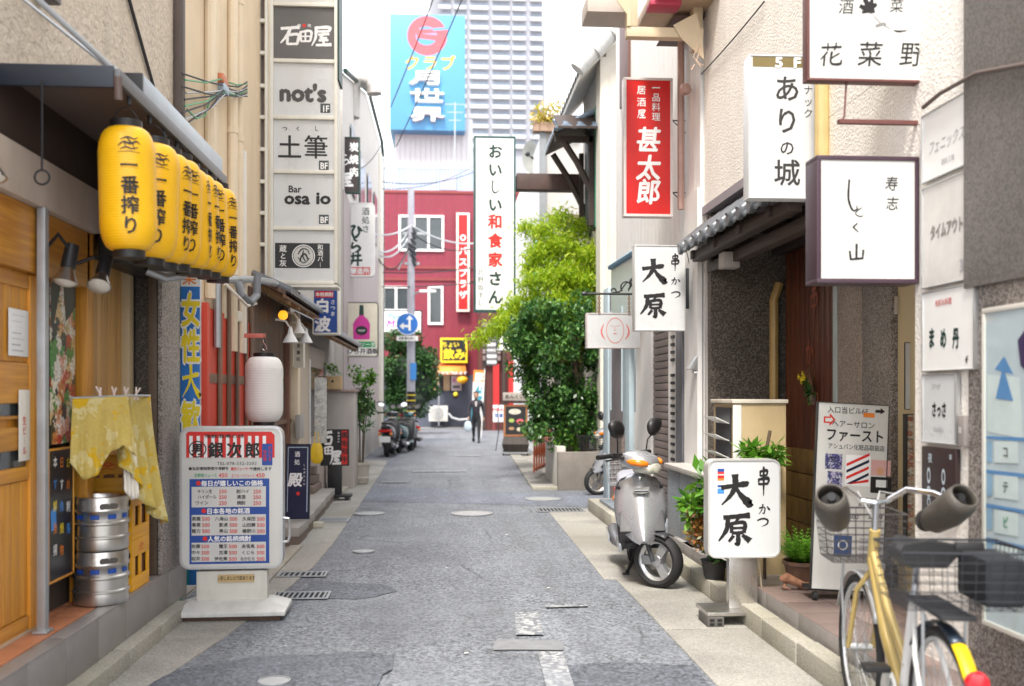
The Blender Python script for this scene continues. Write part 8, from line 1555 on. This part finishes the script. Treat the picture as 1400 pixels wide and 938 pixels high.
# ============================================================ the walker
def skin_mesh(name, chains, mat, parent, sub=2):
    """chains: list of [(x,y,z,r)...]; first chain is the trunk, later ones start at the index of an existing joint"""
    vs = []; es = []; rs = []
    for ch in chains:
        st = ch[0]; prev = st if isinstance(st, int) else None
        for q in (ch[1:] if prev is not None else ch):
            vs.append(q[:3]); rs.append(q[3]); i = len(vs)-1
            if prev is not None: es.append((prev, i))
            prev = i
    me = bpy.data.meshes.new(name); me.from_pydata(vs, es, []); o = bpy.data.objects.new(name, me); COL.objects.link(o)
    md = o.modifiers.new('skin', 'SKIN'); md.use_smooth_shade = True
    me.skin_vertices[0].data[0].use_root = True
    for i, r_ in enumerate(rs): me.skin_vertices[0].data[i].radius = (r_, r_)
    s_ = o.modifiers.new('sub', 'SUBSURF'); s_.levels = s_.render_levels = sub
    dg = bpy.context.evaluated_depsgraph_get(); dg.update(); ev = bpy.data.meshes.new_from_object(o.evaluated_get(dg)); bpy.data.objects.remove(o)
    ev.materials.clear(); ev.materials.append(mat); ev.polygons.foreach_set('use_smooth', [True]*len(ev.polygons)); n = bpy.data.objects.new(name, ev); COL.objects.link(n); n.parent = parent; return n
pp = onZ(651,605,0); W = thing('person', 'person in a dark jacket and black trousers walking towards us with a pale bag', 'person', pp, R(-3)); sk = M('skin', (.42,.24,.17), .5, var=.05)
# one continuous body: hips 0, trunk, neck, arms, legs mid stride (-y is forward)
body_ch = [[(0,0,.84,.115),(0,-.01,.98,.115),(0,-.02,1.14,.125),(0,-.02,1.26,.12),(0,-.03,1.335,.055),(0,-.04,1.38,.048)],
 [3,(.15,-.02,1.27,.055),(.20,.03,1.10,.043),(.225,.04,.97,.038),(.235,-.03,.84,.032),(.237,-.05,.78,.025)],
 [3,(-.15,-.02,1.27,.055),(-.20,-.04,1.10,.043),(-.225,-.06,.97,.038),(-.235,-.14,.86,.032),(-.24,-.17,.80,.025)],
 [0,(.085,-.03,.74,.085),(.09,-.12,.46,.062),(.09,-.20,.26,.048),(.09,-.235,.09,.036)],
 [0,(-.085,.03,.74,.085),(-.085,.06,.46,.062),(-.085,.20,.27,.048),(-.085,.27,.13,.036)]]
skin_mesh('body', body_ch, M('black_trousers', (.012,.013,.016), .8), W)
jk = [[(0,-.01,.86,.135),(0,-.015,1.0,.135),(0,-.02,1.14,.145),(0,-.02,1.27,.135),(0,-.03,1.33,.065)],[3,(.155,-.02,1.27,.068),(.205,.03,1.10,.056),(.23,.04,.97,.05),(.24,-.03,.85,.042)],[3,(-.155,-.02,1.27,.068),(-.205,-.04,1.10,.056),(-.23,-.06,.97,.05),(-.24,-.14,.87,.042)]]
skin_mesh('jacket', jk, M('dark_plum_jacket', (.022,.018,.028), .8, var=.2), W)
MB().loft([ring((0,1.385),.04,.035,-.03,10,2), ring((0,1.40),.045,.04,-.04,10,2)]).build('neck', sk, W)
hd = MB(); hd.loft([[(rx*math.cos(a), -.045+ry*math.sin(a)-oy, z) for a in [2*math.pi*i/16 for i in range(16)]] for z, rx, ry, oy in ((1.375,.03,.035,.02),(1.395,.05,.062,.025),(1.43,.065,.085,.015),(1.48,.075,.097,.0),(1.53,.077,.10,-.005),(1.57,.066,.088,-.005),(1.595,.04,.055,0))]); hd.build('head', sk, W, ang=80)
MB().add([(-.012,-.14,1.475),(.012,-.14,1.475),(0,-.165,1.462),(0,-.138,1.51),(0,-.142,1.455)], [(0,2,3),(2,1,3),(0,4,2),(2,4,1)]).build('nose', sk, W)
for s_ in (-1,1): MB().ball((s_*.03,-.137,1.50), .009, 8).build('eye', ink, W); MB().ball((s_*.078,-.04,1.49), .02, 8, (.4,.8,1.2)).build('ear', sk, W); MB().box(s_*.03-.015,s_*.03+.015,-.146,-.138,1.518,1.523).build('eyebrow', ink, W)
MB().box(-.02,.02,-.142,-.134,1.433,1.439).build('mouth', M('lips', (.30,.10,.09), .5), W)
MB().loft([[(rx*math.cos(a), -.03+ry*math.sin(a), z+(.03 if math.sin(a) < -.5 and z < 1.5 else 0)) for a in [2*math.pi*i/16 for i in range(16)]] for z, rx, ry in ((1.50,.082,.085),(1.55,.088,.10),(1.59,.078,.10),(1.615,.05,.065),(1.625,.01,.01))]).build('hair', M('dark_brown_hair', (.03,.018,.012), .6), W, ang=80)
MB().loft([[(rx*math.cos(a), .0+ry*math.sin(a), z) for a in [2*math.pi*i/12 for i in range(12)]] for z, rx, ry in ((1.40,.06,.04),(1.46,.078,.06),(1.52,.082,.075))]).build('hair', M('dark_brown_hair', (.03,.018,.012), .6), W, ang=80)
for s_, hx, hy, hz in ((1,.237,-.055,.77),(-1,-.24,-.18,.79)):
    ch = [[(hx,hy+.01,hz+.03,.022),(hx,hy,hz,.026),(hx,hy-.005,hz-.03,.026)]]
    hand = skin_mesh('hand', ch+[[2,(hx+s_*.004,hy-.022+.014*f,hz-.065+.004*abs(f-1.5),.009),(hx-s_*.006,hy-.024+.014*f,hz-.09+.006*abs(f-1.5),.0085),(hx-s_*.018,hy-.022+.014*f,hz-.10+.006*abs(f-1.5),.008)] for f in range(4)]+[[1,(hx-s_*.01,hy-.035,hz-.02,.010),(hx-s_*.014,hy-.042,hz-.045,.009)]], sk, W)
for s_, y_, z_, rt_ in ((1,-.26,.0,0),(-1,.27,.05,.5)):
    sh = MB(); sh.m = Matrix.Translation((s_*.088,y_,z_)) @ Matrix.Rotation(-rt_,4,'X'); sh.loft([[(x*w_, yy, zz*h_) for x,zz in ((-1,0),(1,0),(1,.6),(.5,1),(-.5,1),(-1,.6))] for w_, yy, h_ in ((.03,.09,.07),(.042,.05,.10),(.044,-.03,.085),(.046,-.10,.055),(.030,-.16,.035))]); sh.build('shoe', black, W, .006)
MB().add([(-.04,-.158,1.30),(.04,-.158,1.30),(.02,-.168,1.14),(-.02,-.168,1.14)], [(0,1,2,3)]).build('shirt', M('pale_shirt', (.45,.42,.42), .7), W)
bgp = thing('carrier_bag', 'pale blue plastic carrier bag held by the walking person', 'bag', Vector(pp)+Vector((-.262,-.20,.36))); b = MB(); b.loft([[(x*.11*k1,y*.05*k1,z) for x,y in ((-1,-.8),(-.4,-1),(.4,-1),(1,-.8),(1,.8),(.4,1),(-.4,1),(-1,.8))] for k1, z in ((.55,.0),(1,.04),(1.1,.15),(.9,.25),(.6,.31))]); b.build('bag_body', M('pale_blue_bag', (.45,.53,.60), .4, var=.1), bgp, ang=80); MB().tube([(-.05,0,.30),(-.02,0,.355),(.02,0,.355),(.05,0,.30)], .006, 6).build('bag_handle', M('pale_blue_bag', (.45,.53,.60), .4), bgp)
bpy.data.objects.remove(_fo); bpy.data.curves.remove(_fc)
